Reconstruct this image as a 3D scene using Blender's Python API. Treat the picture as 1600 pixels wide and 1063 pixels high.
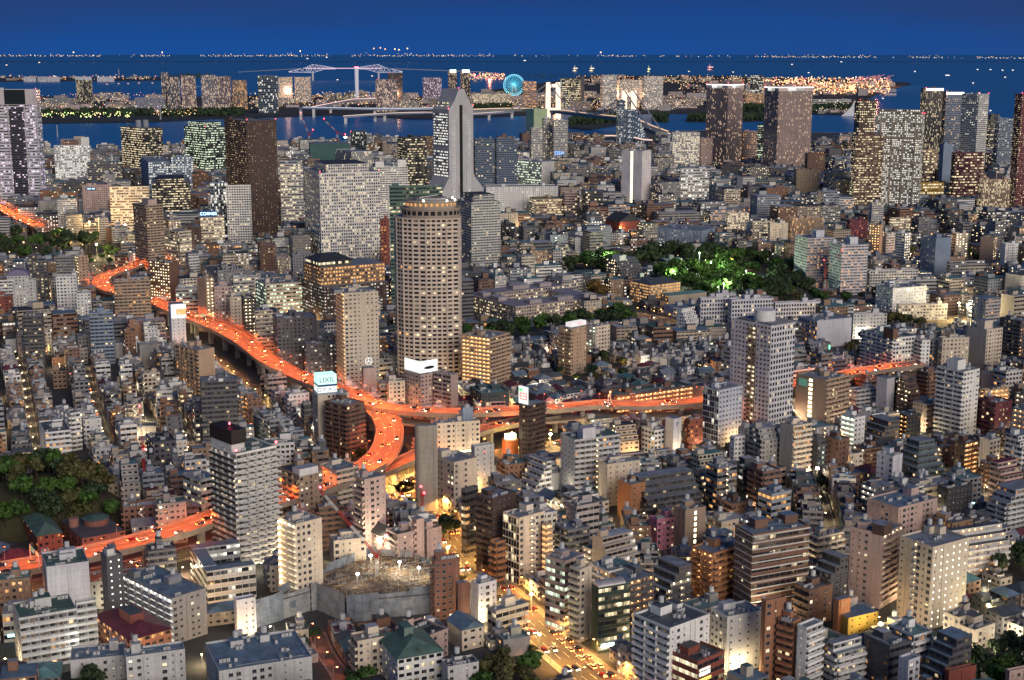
import bpy, math, random
import numpy as np
from mathutils import Vector, Matrix
R = random.Random(7)
for o in list(bpy.data.objects): bpy.data.objects.remove(o, do_unlink=True)
SC = bpy.context.scene
COL = SC.collection
rad = math.radians

# ------------------------------------------------------------------ camera, sky, sun, exposure
CAM_H = 250.0
F, CX, CY = 2222.0, 800.0, 531.5                 # focal length and centre in photograph pixels
PITCH = math.atan((CY - 84) / F)                  # horizon lies at y = 84
cam = bpy.data.cameras.new('camera'); camo = bpy.data.objects.new('camera', cam); COL.objects.link(camo)
cam.lens = 50.0; cam.sensor_width = 36.0; cam.clip_start = 1.0; cam.clip_end = 400000.0
camo.location = (0, 0, CAM_H); camo.rotation_euler = (math.pi / 2 - PITCH, 0, 0)
SC.camera = camo

SUN_EL, SUN_AZ = 5.0, 150.0                       # afterglow behind the viewer, a little to the right (azimuth from +Y clockwise)
W = bpy.data.worlds.new('World'); SC.world = W; W.use_nodes = True
nt = W.node_tree; nt.nodes.clear()
out = nt.nodes.new('ShaderNodeOutputWorld'); bg = nt.nodes.new('ShaderNodeBackground')
sky = nt.nodes.new('ShaderNodeTexSky'); sky.sky_type = 'NISHITA'; sky.sun_disc = False
sky.sun_elevation = rad(SUN_EL); sky.sun_rotation = rad(SUN_AZ); sky.altitude = 200; sky.ozone_density = 6.0; sky.dust_density = 0.6
tint = nt.nodes.new('ShaderNodeMix'); tint.data_type = 'RGBA'; tint.blend_type = 'MULTIPLY'; tint.inputs[0].default_value = 1.0
tint.inputs[7].default_value = (1.02, 1.16, 1.16, 1)
nt.links.new(sky.outputs[0], tint.inputs[6])
geo = nt.nodes.new('ShaderNodeTexCoord'); sep = nt.nodes.new('ShaderNodeSeparateXYZ'); nt.links.new(geo.outputs['Generated'], sep.inputs[0])
mr = nt.nodes.new('ShaderNodeMapRange'); mr.inputs[1].default_value = -0.3; mr.inputs[2].default_value = 0.75
nt.links.new(sep.outputs[1], mr.inputs[0])        # towards the far sea the night has already risen
hz_ = nt.nodes.new('ShaderNodeMapRange'); hz_.inputs[1].default_value = 0.0; hz_.inputs[2].default_value = 0.06
nt.links.new(sep.outputs[2], hz_.inputs[0])
ngt = nt.nodes.new('ShaderNodeMix'); ngt.data_type = 'RGBA'
ngt.inputs[6].default_value = (0.09, 0.68, 2.8, 1); ngt.inputs[7].default_value = (0.11, 0.40, 1.55, 1)
nt.links.new(hz_.outputs[0], ngt.inputs[0])
cl = nt.nodes.new('ShaderNodeTexNoise'); cl.inputs['Scale'].default_value = 2.2; cl.inputs['Detail'].default_value = 4.0    # thin veils of cloud
cm = nt.nodes.new('ShaderNodeMapping'); cm.inputs['Scale'].default_value = (1.0, 1.0, 9.0); nt.links.new(geo.outputs['Generated'], cm.inputs[0]); nt.links.new(cm.outputs[0], cl.inputs['Vector'])
cr = nt.nodes.new('ShaderNodeMapRange'); cr.inputs[1].default_value = .38; cr.inputs[2].default_value = .72; nt.links.new(cl.outputs[0], cr.inputs[0])
cmx = nt.nodes.new('ShaderNodeMix'); cmx.data_type = 'RGBA'; cmx.inputs[7].default_value = (0.22, 0.42, 1.25, 1)
cs_ = nt.nodes.new('ShaderNodeMath'); cs_.operation = 'MULTIPLY'; cs_.inputs[1].default_value = .8; nt.links.new(cr.outputs[0], cs_.inputs[0]); nt.links.new(cs_.outputs[0], cmx.inputs[0]); nt.links.new(ngt.outputs[2], cmx.inputs[6])
mx = nt.nodes.new('ShaderNodeMix'); mx.data_type = 'RGBA'
nt.links.new(mr.outputs[0], mx.inputs[0]); nt.links.new(tint.outputs[2], mx.inputs[6]); nt.links.new(cmx.outputs[2], mx.inputs[7])
bg.inputs[1].default_value = 0.10
nt.links.new(mx.outputs[2], bg.inputs[0]); nt.links.new(bg.outputs[0], out.inputs[0])

sun = bpy.data.lights.new('sun', 'SUN'); suno = bpy.data.objects.new('sun', sun); COL.objects.link(suno)
sun.energy = 2.0; sun.angle = rad(40); sun.color = (1.0, 0.84, 0.68)
sdir = Vector((math.sin(rad(SUN_AZ)) * math.cos(rad(24)), math.cos(rad(SUN_AZ)) * math.cos(rad(24)), math.sin(rad(24))))
suno.rotation_euler = sdir.to_track_quat('Z', 'Y').to_euler()

SC.view_settings.view_transform = 'Standard'; SC.view_settings.look = 'None'
SC.view_settings.exposure = 0.17; SC.view_settings.gamma = 1.0; SC.view_settings.use_curve_mapping = False
cy = SC.cycles
cy.max_bounces = 4; cy.diffuse_bounces = 2; cy.glossy_bounces = 2; cy.transmission_bounces = 2; cy.transparent_max_bounces = 4
cy.sample_clamp_indirect = 2.0; cy.sample_clamp_direct = 0.0; cy.use_denoising = True; cy.denoiser = 'OPENIMAGEDENOISE'; cy.denoising_input_passes = 'RGB_ALBEDO_NORMAL'; cy.denoising_prefilter = 'ACCURATE'; cy.use_light_tree = True
cy.caustics_reflective = False; cy.caustics_refractive = False

# ------------------------------------------------------------------ from a photograph pixel to a place on the ground
def ray(x, y):
    u = (x - CX) / F; v = (CY - y) / F
    return u, math.cos(PITCH) + v * math.sin(PITCH), -math.sin(PITCH) + v * math.cos(PITCH)
def gp(x, y, z=0.0):
    d = ray(x, y); t = (z - CAM_H) / d[2]
    return d[0] * t, d[1] * t
def zat(x, y, Y):
    d = ray(x, y); return CAM_H + d[2] * Y / d[1]
def px(X, Y, Z):
    dz = Z - CAM_H
    dep = Y * math.cos(PITCH) - dz * math.sin(PITCH); up = Y * math.sin(PITCH) + dz * math.cos(PITCH)
    return CX + F * X / dep, CY - F * up / dep

# ------------------------------------------------------------------ meshes
class MB:
    def __init__(s): s.v = []; s.f = []; s.m = []; s.uv = []; s.c = []; s.mats = []
    def mi(s, m):
        if m not in s.mats: s.mats.append(m)
        return s.mats.index(m)
    def face(s, pts, m, uv=None, col=(.5, .5, .5, 0)):
        b = len(s.v); s.v.extend(pts); s.f.append(tuple(range(b, b + len(pts)))); s.m.append(s.mi(m))
        s.uv.extend(uv if uv else [(0, 0)] * len(pts)); s.c.extend([col] * len(pts))
    def wall(s, a, b, z0, z1, m, nu=1, nv=1, col=(.5, .5, .5, 0), v0=0):
        s.face([(a[0], a[1], z0), (b[0], b[1], z0), (b[0], b[1], z1), (a[0], a[1], z1)], m, [(0, v0), (nu, v0), (nu, v0 + nv), (0, v0 + nv)], col)
    def box(s, x0, x1, y0, y1, z0, z1, m, col=(.5, .5, .5, 0), top=None, bottom=True, topcol=None):
        p = [(x0, y0), (x1, y0), (x1, y1), (x0, y1)]
        s.prism(p, z0, z1, m, col, top, bottom, topcol)
    def prism(s, p, z0, z1, m, col=(.5, .5, .5, 0), top=None, bottom=True, topcol=None, ms=None, uvs=None):
        n = len(p)
        for i in range(n):
            a, b = p[i], p[(i + 1) % n]
            nu, nv = uvs[i] if uvs else (1, 1)
            s.wall(a, b, z0, z1, ms[i] if ms else m, nu, nv, col)
        s.face([(q[0], q[1], z1) for q in p], top or m, None, topcol or col)
        if bottom: s.face([(q[0], q[1], z0) for q in reversed(p)], m, None, col)
    def tube(s, a, b, r, m, n=6, col=(.5, .5, .5, 0), r2=None, cap=True):
        a = Vector(a); b = Vector(b); d = (b - a)
        if d.length < 1e-6: return
        d.normalize(); u = d.orthogonal().normalized(); w = d.cross(u); r2 = r if r2 is None else r2
        A = [tuple(a + (u * math.cos(t) + w * math.sin(t)) * r) for t in [2 * math.pi * k / n for k in range(n)]]
        B = [tuple(b + (u * math.cos(t) + w * math.sin(t)) * r2) for t in [2 * math.pi * k / n for k in range(n)]]
        for k in range(n):
            s.face([A[k], A[(k + 1) % n], B[(k + 1) % n], B[k]], m, None, col)
        if cap: s.face(B, m, None, col); s.face(A[::-1], m, None, col)
    def bar(s, a, b, w, h, m, col=(.5, .5, .5, 0)):
        s.tube(a, b, max(w, h) * .6, m, 4, col)
    def dome(s, c, r, m, h=None, n=12, k=4, col=(.5, .5, .5, 0)):
        h = h or r
        P = lambda i, j: (c[0] + r * math.cos(i * math.pi / 2 / k) * math.cos(2 * math.pi * j / n), c[1] + r * math.cos(i * math.pi / 2 / k) * math.sin(2 * math.pi * j / n), c[2] + h * math.sin(i * math.pi / 2 / k))
        for i in range(k):
            for j in range(n): s.face([P(i, j), P(i, j + 1), P(i + 1, j + 1), P(i + 1, j)], m, None, col)
    def mesh(s, name):
        me = bpy.data.meshes.new(name)
        n = len(s.v); me.vertices.add(n); me.vertices.foreach_set('co', np.array(s.v, 'f').ravel())
        ln = np.array([len(f) for f in s.f], 'i'); st = np.concatenate([[0], np.cumsum(ln)[:-1]]).astype('i')
        me.loops.add(n); me.loops.foreach_set('vertex_index', np.arange(n, dtype='i'))
        me.polygons.add(len(s.f)); me.polygons.foreach_set('loop_start', st); me.polygons.foreach_set('loop_total', ln)
        me.polygons.foreach_set('material_index', np.array(s.m, 'i'))
        u = me.uv_layers.new(name='UVMap'); u.data.foreach_set('uv', np.array(s.uv, 'f').ravel())
        c = me.color_attributes.new('Col', 'FLOAT_COLOR', 'CORNER'); c.data.foreach_set('color', np.array(s.c, 'f').ravel())
        for m in s.mats: me.materials.append(m)
        me.update(calc_edges=True)
        return me
    def build(s, name, parent=None):
        return link(name, s.mesh(name), parent)
def link(name, data, parent=None, loc=None, rz=None):
    o = bpy.data.objects.new(name, data); COL.objects.link(o)
    if parent: o.parent = parent
    if loc is not None: o.location = loc
    if rz is not None: o.rotation_euler = (0, 0, rz)
    return o
def thing(name, label, cat, loc=(0, 0, 0), rz=0, group=None):
    o = bpy.data.objects.new(name, None); COL.objects.link(o); o.location = loc; o.rotation_euler = (0, 0, rz)
    return tag(o, label, cat, group)
def tag(o, label, cat, group=None):
    o['label'] = label; o['category'] = cat
    if group: o['group'] = group
    return o
def kind(o, k, label=None):
    o['kind'] = k
    if label: o['label'] = label
    return o
def copy_tree(o, parent=None):
    c = o.copy(); COL.objects.link(c)
    if parent: c.parent = parent
    for ch in list(o.children): copy_tree(ch, c)
    return c

# ------------------------------------------------------------------ materials
def newmat(name):
    m = bpy.data.materials.new(name); m.use_nodes = True; m.node_tree.nodes.clear(); return m
class NB:
    def __init__(s, nt): s.nt = nt
    def n(s, t, **k):
        q = s.nt.nodes.new(t)
        for a, b in k.items(): setattr(q, a, b)
        return q
    def set(s, sock, v):
        if hasattr(v, 'is_output'): s.nt.links.new(v, sock)
        else: sock.default_value = v
    def math(s, op, a, b=0.0, c=0.0):
        q = s.n('ShaderNodeMath', operation=op); s.set(q.inputs[0], a); s.set(q.inputs[1], b); s.set(q.inputs[2], c); return q.outputs[0]
    def mix(s, f, a, b, blend='MIX'):
        q = s.n('ShaderNodeMix', data_type='RGBA', blend_type=blend); s.set(q.inputs[0], f); s.set(q.inputs[6], a); s.set(q.inputs[7], b); return q.outputs[2]
    def mixf(s, f, a, b):
        q = s.n('ShaderNodeMix', data_type='FLOAT'); s.set(q.inputs[0], f); s.set(q.inputs[2], a); s.set(q.inputs[3], b); return q.outputs[0]
    def between(s, x, a, b):
        return s.math('MULTIPLY', s.math('GREATER_THAN', x, a), s.math('LESS_THAN', x, b))
    def bsdf(s, base, rough, em=None, es=0.0, metal=0.0, spec=0.5):
        q = s.n('ShaderNodeBsdfPrincipled'); s.set(q.inputs['Base Color'], base); s.set(q.inputs['Roughness'], rough); s.set(q.inputs['Metallic'], metal)
        s.set(q.inputs['Specular IOR Level'], spec)
        if em is not None: s.set(q.inputs['Emission Color'], em); s.set(q.inputs['Emission Strength'], es)
        o = s.n('ShaderNodeOutputMaterial'); s.nt.links.new(q.outputs[0], o.inputs[0]); return q
    def noise(s, scale, detail=3.0, vec=None):
        q = s.n('ShaderNodeTexNoise'); q.inputs['Scale'].default_value = scale; q.inputs['Detail'].default_value = detail
        if vec is None:
            t = s.n('ShaderNodeNewGeometry'); vec = t.outputs['Position']
        s.nt.links.new(vec, q.inputs['Vector']); return q.outputs[0]
def c4(c): return (c[0], c[1], c[2], 1)
MC = {}
def plain(name, c, rough=0.8, var=0.25, scale=0.25, metal=0.0, spec=0.4):
    """A surface of one colour with the uneven wear of weather."""
    if name in MC: return MC[name]
    m = newmat(name); b = NB(m.node_tree)
    f = b.noise(scale, 5.0); g = b.noise(scale * 7, 2.0)
    k = b.math('ADD', b.math('MULTIPLY', f, 1.3), b.math('MULTIPLY', g, 0.7))      # about 1
    k = b.math('ADD', b.math('MULTIPLY', b.math('SUBTRACT', k, 1.0), var * 3), 1.0)
    vec = b.n('ShaderNodeVectorMath', operation='SCALE'); vec.inputs[0].default_value = c[:3]; b.set(vec.inputs[3], k)
    b.bsdf(vec.outputs[0], rough, metal=metal, spec=spec); MC[name] = m; return m
def glow(name, c, s, sample=False):
    if name in MC: return MC[name]
    m = newmat(name); b = NB(m.node_tree)
    b.bsdf((0.3, 0.3, 0.3, 1), 0.5, c4(c), s)
    m.cycles.emission_sampling = 'AUTO' if sample else 'NONE'
    MC[name] = m; return m
HUE = {'o': ((1.0, .42, .12), (1.0, .62, .26)), 'y': ((1.0, .74, .38), (1.0, .92, .70)), 'w': ((1.0, .88, .66), (.86, .95, 1.0)), 'g': ((.75, 1.0, .72), (1.0, 1.0, .7)),
       'v': ((1.0, .72, .95), (.9, .85, 1.0)), 'c': ((1.0, .55, .22), (.95, .95, .9)), 'r': ((1.0, .25, .12), (1.0, .5, .3))}
# style: (u0,u1,v0,v1, bay metres, storey metres)
STY = {'p': (.27, .73, .36, .76, 3.1, 3.1), 'r': (.03, .97, .36, .80, 3.2, 3.7), 'g': (.05, .95, .10, .93, 2.0, 3.8), 'G': (.26, .90, .16, .74, 2.7, 3.7),
       'b': (.03, .97, .40, .93, 3.8, 3.05), 'c': (.02, .98, .42, .93, 3.8, 3.0), 's': (.40, .60, .40, .66, 4.2, 3.1), 't': (.44, .56, .2, .8, 0, 3.0), 'd': (.42, .58, .40, .62, 4.2, 3.1), 'w': (0, 0, 0, 0, 3, 3),
       'm': (.26, .74, .02, .98, 1.6, 3.3), 'q': (.16, .84, .32, .80, 3.0, 3.2)}
EMIT = 1.5
def facade(code):
    """Wall with windows; code = style letter, share of lit windows, colour letter, e.g. 'b.2o'. UV counts bays and storeys; Col carries the wall colour and a seed."""
    if code in MC: return MC[code]
    st = code[0]; far_p = .72 if st in 'rgGmq' else 1.0; hue = code[-1] if code[-1] in HUE and len(code) > 1 else 'y'
    num = ''.join(ch for ch in code[1:] if ch in '.0123456789'); p = (float(num) if num else 0.15) * far_p
    m = newmat('facade_' + code); b = NB(m.node_tree)
    at = b.n('ShaderNodeAttribute', attribute_name='Col'); wall = at.outputs['Color']; seed = at.outputs['Alpha']
    uvn = b.n('ShaderNodeUVMap'); sp = b.n('ShaderNodeSeparateXYZ'); b.nt.links.new(uvn.outputs[0], sp.inputs[0]); u, v = sp.outputs[0], sp.outputs[1]
    # weathering: broad blotches and vertical streaks
    f1 = b.noise(0.06, 4.0); f2 = b.noise(0.9, 3.0)
    k = b.math('ADD', b.math('MULTIPLY', f1, 0.55), b.math('ADD', b.math('MULTIPLY', f2, 0.35), 0.52))
    gp_ = b.n('ShaderNodeNewGeometry'); mp_ = b.n('ShaderNodeMapping'); mp_.inputs['Scale'].default_value = (1.1, 1.1, .07); b.nt.links.new(gp_.outputs['Position'], mp_.inputs[0])
    stk = b.noise(1.0, 3.0, mp_.outputs[0]); k = b.math('MULTIPLY', k, b.math('ADD', b.math('MULTIPLY', stk, .55), .72))
    wc = b.n('ShaderNodeVectorMath', operation='SCALE'); b.set(wc.inputs[0], wall); b.set(wc.inputs[3], k); wallc = wc.outputs[0]
    if st == 'w':
        fv = b.math('FRACT', v); ln = b.math('LESS_THAN', fv, 0.06)
        wallc = b.mix(b.math('MULTIPLY', ln, .22), wallc, (.05, .05, .05, 1))
        b.bsdf(wallc, 0.75); MC[code] = m; return m
    fu, fv, iu, iv = b.math('FRACT', u), b.math('FRACT', v), b.math('FLOOR', u), b.math('FLOOR', v)
    u0, u1, v0, v1 = STY[st][:4]
    if st == 'p':                                    # every column of windows has its own width; some columns stay blank
        cc = b.n('ShaderNodeCombineXYZ'); b.set(cc.inputs[0], b.math('ADD', iu, .5)); b.set(cc.inputs[1], b.math('MULTIPLY', seed, 313.0)); cn = b.n('ShaderNodeTexWhiteNoise', noise_dimensions='2D'); b.nt.links.new(cc.outputs[0], cn.inputs['Vector']); cs = b.n('ShaderNodeSeparateColor'); b.nt.links.new(cn.outputs['Color'], cs.inputs[0])
        hw = b.math('ADD', b.math('MULTIPLY', cs.outputs[0], .22), .11); low = b.math('ADD', .30, b.math('MULTIPLY', b.math('GREATER_THAN', cs.outputs[1], .55), .14))
        win = b.math('MULTIPLY', b.math('LESS_THAN', b.math('ABSOLUTE', b.math('SUBTRACT', fu, .5)), hw), b.math('MULTIPLY', b.math('GREATER_THAN', fv, low), b.math('LESS_THAN', fv, v1)))
        win = b.math('MULTIPLY', win, b.math('GREATER_THAN', cs.outputs[2], .10))
    else: win = b.math('MULTIPLY', b.between(fu, u0, u1), b.between(fv, v0, v1))
    cv = b.n('ShaderNodeCombineXYZ'); b.set(cv.inputs[0], b.math('ADD', iu, .5)); b.set(cv.inputs[1], b.math('ADD', iv, .5)); b.set(cv.inputs[2], b.math('MULTIPLY', seed, 971.0))
    wn = b.n('ShaderNodeTexWhiteNoise', noise_dimensions='3D'); b.nt.links.new(cv.outputs[0], wn.inputs['Vector'])
    r1 = wn.outputs['Value']; rc = b.n('ShaderNodeSeparateColor'); b.nt.links.new(wn.outputs['Color'], rc.inputs[0])
    cf = b.n('ShaderNodeCombineXYZ'); b.set(cf.inputs[0], b.math('FLOOR', b.math('MULTIPLY', u, .2))); b.set(cf.inputs[1], b.math('ADD', iv, .5)); b.set(cf.inputs[2], b.math('MULTIPLY', seed, 577.0))
    wf = b.n('ShaderNodeTexWhiteNoise', noise_dimensions='3D'); b.nt.links.new(cf.outputs[0], wf.inputs['Vector'])
    amp = .55 if st in 'rgmq' else .15
    thr = b.math('ADD', p, b.math('MULTIPLY', b.math('SUBTRACT', wf.outputs['Value'], .5), amp * min(1, 4 * p * (1 - p) + .1)))
    lit = b.math('LESS_THAN', r1, thr)
    A, B = HUE[hue]
    ecol = b.mix(rc.outputs[0], c4(A), c4(B))
    inn = b.n('ShaderNodeTexNoise'); inn.inputs['Scale'].default_value = 5.0; inn.inputs['Detail'].default_value = 2.0; b.nt.links.new(uvn.outputs[0], inn.inputs['Vector'])
    if st in 'rgGmq': bright = b.math('MULTIPLY', b.math('ADD', b.math('MULTIPLY', rc.outputs[1], .45), .50), b.math('ADD', inn.outputs[0], .45)); ecol = b.mix(.5, ecol, c4(tuple((x + y) / 2 for x, y in zip(A, B))))
    else: bright = b.math('MULTIPLY', b.math('ADD', b.math('POWER', rc.outputs[1], 2.0), .22), b.math('ADD', inn.outputs[0], .45))
    glass = (.016, .020, .030, 1)
    cur = b.math('GREATER_THAN', b.math('MULTIPLY', b.math('SUBTRACT', rc.outputs[2], .5), b.math('SUBTRACT', fu, .5)), .0); cur = b.math('ADD', .45, b.math('MULTIPLY', cur, .55))
    bright = b.math('MULTIPLY', bright, b.math('MULTIPLY', cur, b.math('ADD', .55, b.math('MULTIPLY', fv, .75))))
    es = b.math('MULTIPLY', b.math('MULTIPLY', lit, win), b.math('MULTIPLY', bright, EMIT * 1.25))
    base = wallc
    if st == 'b':                                    # open balcony: recess shade painted dark on the flat wall round the doors
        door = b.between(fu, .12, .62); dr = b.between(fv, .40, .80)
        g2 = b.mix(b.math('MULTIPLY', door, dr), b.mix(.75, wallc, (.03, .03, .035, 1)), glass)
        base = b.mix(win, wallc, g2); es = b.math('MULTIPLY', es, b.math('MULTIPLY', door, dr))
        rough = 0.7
    elif st == 'c':                                  # open access gallery, a lamp per bay; recess shade and lamplit glow painted in
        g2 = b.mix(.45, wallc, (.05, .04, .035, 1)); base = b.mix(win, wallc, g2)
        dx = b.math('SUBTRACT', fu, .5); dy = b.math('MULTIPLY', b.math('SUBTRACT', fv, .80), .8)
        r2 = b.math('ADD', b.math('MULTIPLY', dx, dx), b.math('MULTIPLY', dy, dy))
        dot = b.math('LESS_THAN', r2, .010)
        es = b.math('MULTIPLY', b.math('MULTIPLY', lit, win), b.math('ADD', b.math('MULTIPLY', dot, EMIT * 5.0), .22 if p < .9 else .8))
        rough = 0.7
    elif st in 'dt':
        es = b.math('MULTIPLY', b.math('MULTIPLY', lit, win), EMIT * 2.2); base = b.mix(win, wallc, glass); rough = 0.7
    else:
        base = b.mix(win, wallc, glass)
        if st == 'r': base = b.mix(b.math('MULTIPLY', b.math('LESS_THAN', fv, .05), .35), base, (.03, .03, .03, 1))
        rough = b.mixf(win, .72, .12)
    b.bsdf(base, rough, ecol, es)
    m.cycles.emission_sampling = 'NONE'; MC[code] = m; return m
def mul(c, k): return tuple(min(1, x * k) for x in c[:3])
CN = {'W': (.76, .76, .75), 'L': (.56, .56, .56), 'G': (.27, .27, .29), 'D': (.10, .10, .115), 'K': (.035, .036, .042), 'T': (.44, .32, .23), 'B': (.17, .095, .07), 'N': (.075, .045, .04),
      'C': (.66, .57, .46), 'P': (.50, .37, .34), 'R': (.26, .075, .055), 'U': (.22, .28, .38), 'E': (.14, .20, .30), 'Y': (.62, .40, .08), 'V': (.08, .16, .14), 'O': (.42, .20, .10), 'S': (.62, .62, .68), 'I': (.05, .075, .08), 'M': (.15, .035, .05), 'F': (.58, .22, .33)}
CNAME = {'W': 'white', 'L': 'pale grey', 'G': 'grey', 'D': 'dark grey', 'K': 'black', 'T': 'tan', 'B': 'brown', 'N': 'dark brown', 'C': 'cream', 'P': 'pinkish', 'R': 'red brick', 'U': 'blue grey', 'E': 'blue', 'S': 'silver grey', 'O': 'orange brown', 'V': 'green'}
ROOFS = {'grey': (.20, .23, .27), 'blue': (.13, .20, .27), 'green': (.075, .14, .115), 'dark': (.045, .048, .055), 'pale': (.36, .38, .42), 'teal': (.10, .22, .23), 'maroon': (.13, .03, .045), 'tan': (.25, .2, .16), 'slate': (.07, .085, .10), 'lilac': (.24, .235, .29)}
def roofmat(k):
    """Waterproofed deck: sheets of slightly different age, stains and puddle marks."""
    key = 'roof_' + k
    if key in MC: return MC[key]
    m = newmat(key); b = NB(m.node_tree); c = ROOFS[k]
    g = b.n('ShaderNodeNewGeometry'); v = b.n('ShaderNodeTexVoronoi', feature='F1', distance='CHEBYCHEV'); v.inputs['Scale'].default_value = .22; b.nt.links.new(g.outputs['Position'], v.inputs['Vector']); sc = b.n('ShaderNodeSeparateColor'); b.nt.links.new(v.outputs['Color'], sc.inputs[0])
    f = b.noise(.35, 5.0); h = b.noise(2.2, 3.0)
    kk = b.math('ADD', b.math('ADD', b.math('MULTIPLY', sc.outputs[0], .34), b.math('MULTIPLY', f, 1.1)), b.math('MULTIPLY', h, .45))
    kk = b.math('ADD', kk, .04); vec = b.n('ShaderNodeVectorMath', operation='SCALE'); vec.inputs[0].default_value = c[:3]; b.set(vec.inputs[3], kk)
    b.bsdf(vec.outputs[0], b.mixf(f, .35, .95)); MC[key] = m; return m
CONC = plain('concrete', (.34, .34, .35), .85, .25)
STEEL = plain('steel', (.30, .32, .34), .45, .2, metal=.3)
WHITE = plain('white_paint', (.68, .68, .68), .5, .12)
DARK = plain('dark_metal', (.03, .032, .036), .4, .2)
REDP = plain('red_paint', (.45, .03, .025), .5, .15)
ASPH = plain('asphalt', (.05, .05, .053), .85, .3, .15)
VCOL = None
# ------------------------------------------------------------------ buildings
HERO = []          # what stands where in the picture: (x0, x1, y_top, y_visible_bottom, distance, landmark phrase, base pixel)
FOOT = []          # footprints for the packing of the smaller houses
LM = []            # landmarks by which smaller things are described
UNIT = {}
def shared(key, fn):
    if key not in UNIT: UNIT[key] = fn()
    return UNIT[key]
def pane_mesh(w, h, lit):
    def f():
        m = MB(); m.face([(-w / 2, -.03, 0), (w / 2, -.03, 0), (w / 2, -.03, h), (-w / 2, -.03, h)], facade_pane(lit)); return m.mesh('pane')
    return shared(('pane', round(w, 1), round(h, 1), lit), f)
def window_mesh(w, h, lit):
    def f():
        m = MB(); d = .10; t = .09
        fr = plain('window_frame', (.24, .24, .25), .5, .1)
        for (a, b, c, e) in ((-w / 2, w / 2, 0, t), (-w / 2, w / 2, h - t, h), (-w / 2, -w / 2 + t, t, h - t), (w / 2 - t, w / 2, t, h - t), (-t / 2, t / 2, t, h - t)):
            m.box(a, b, -d, .0, c, e, fr, bottom=True)
        m.box(-w / 2 - .12, w / 2 + .12, -d - .16, 0, -.1, 0, fr)
        return m.mesh('window')
    return shared(('win', round(w, 1), round(h, 1)), f)
def facade_pane(lit):
    key = 'pane_%s' % lit
    if key in MC: return MC[key]
    if lit == '0':
        return plain(key, (.018, .022, .032), .1, .1)
    m = newmat(key); b = NB(m.node_tree); A, B = HUE[lit]
    oi = b.n('ShaderNodeObjectInfo'); t = b.n('ShaderNodeTexCoord'); ns = b.noise(1.6, 2.0, t.outputs['Object'])
    ec = b.mix(oi.outputs['Random'], c4(A), c4(B))
    b.bsdf((.05, .05, .05, 1), .3, ec, b.math('MULTIPLY', b.math('ADD', oi.outputs['Random'], .30), b.math('MULTIPLY', b.math('ADD', ns, .4), EMIT * .95)))
    m.cycles.emission_sampling = 'NONE'; MC[key] = m; return m
def balcony_mesh(L, dep, col, style):
    w = facade('w')
    m = MB(); c = tuple(col) + (R.random(),)
    m.box(0, L, -dep, 0, -.12, .05, w, c)
    m.box(0, L, -dep, -dep + .12, .05, 1.1, w, c); m.box(0, .12, -dep + .12, 0, .05, 1.1, w, c); m.box(L - .12, L, -dep + .12, 0, .05, 1.1, w, c)
    n = max(1, int(L / 5.5))
    for k in range(1, n): m.box(L * k / n - .06, L * k / n + .06, -dep + .12, 0, .05, 2.6, w, c)
    return m.mesh('balcony')
def tank_mesh():
    def f():
        m = MB(); p = plain('tank_paint', (.50, .52, .54), .5, .15)
        m.tube((0, 0, .8), (0, 0, 3.0), 1.1, p, 12); m.dome((0, 0, 3.0), 1.1, p, .35, 12, 2)
        for a in range(4):
            x, y = .75 * math.cos(a * 1.57 + .78), .75 * math.sin(a * 1.57 + .78); m.tube((x, y, 0), (x, y, .8), .08, STEEL, 4)
        return m.mesh('water_tank')
    return shared('tank', f)
def ac_mesh(k):
    def f():
        m = MB(); p = plain('unit_paint', (.46, .47, .48), .6, .15)
        for i in range(k + 1):
            m.box(i * 1.5, i * 1.5 + 1.2, 0, 1.0, .2, 1.5, p); m.tube((i * 1.5 + .6, .5, 1.5), (i * 1.5 + .6, .5, 1.62), .42, DARK, 8)
        m.box(-.1, k * 1.5 + 1.3, -.1, 1.1, 0, .2, CONC)
        return m.mesh('air_conditioner')
    return shared(('ac', k), f)
def antenna_mesh():
    def f():
        m = MB(); m.tube((0, 0, 0), (0, 0, 5), .07, STEEL, 5)
        for z in (3.4, 4.0, 4.6): m.tube((-.7, 0, z), (.7, 0, z), .04, STEEL, 4)
        return m.mesh('antenna')
    return shared('ant', f)
def beacon_mesh():
    def f():
        m = MB(); m.tube((0, 0, 0), (0, 0, 1.2), .12, STEEL, 5); m.tube((0, 0, 1.2), (0, 0, 2.0), .45, glow('beacon_red', (1, .05, .07), 14), 8)
        return m.mesh('warning_light')
    return shared('beacon', f)
def stair_mesh(nf, fh):
    def f():
        m = MB()
        for k in range(nf):
            z = k * fh
            m.box(0, 3.6, -1.5, 0, z - .1, z, CONC)
            a, b2 = ((.2, z), (3.4, z + fh)) if k % 2 else ((3.4, z), (.2, z + fh))
            m.face([(a[0], -1.4, a[1]), (b2[0], -1.4, b2[1]), (b2[0], -.5, b2[1]), (a[0], -.5, a[1])], CONC)
            m.face([(a[0], -1.45, a[1] + .3), (b2[0], -1.45, b2[1] + .3), (b2[0], -1.45, b2[1] + 1.1), (a[0], -1.45, a[1] + 1.1)], WHITE)
            m.box(1.5, 1.9, -.35, -.1, z + 2.1, z + 2.4, glow('stair_lamp', (1, .66, .30), 14))
        return m.mesh('fire_stair')
    return shared(('stair', nf, round(fh, 2)), f)
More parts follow.
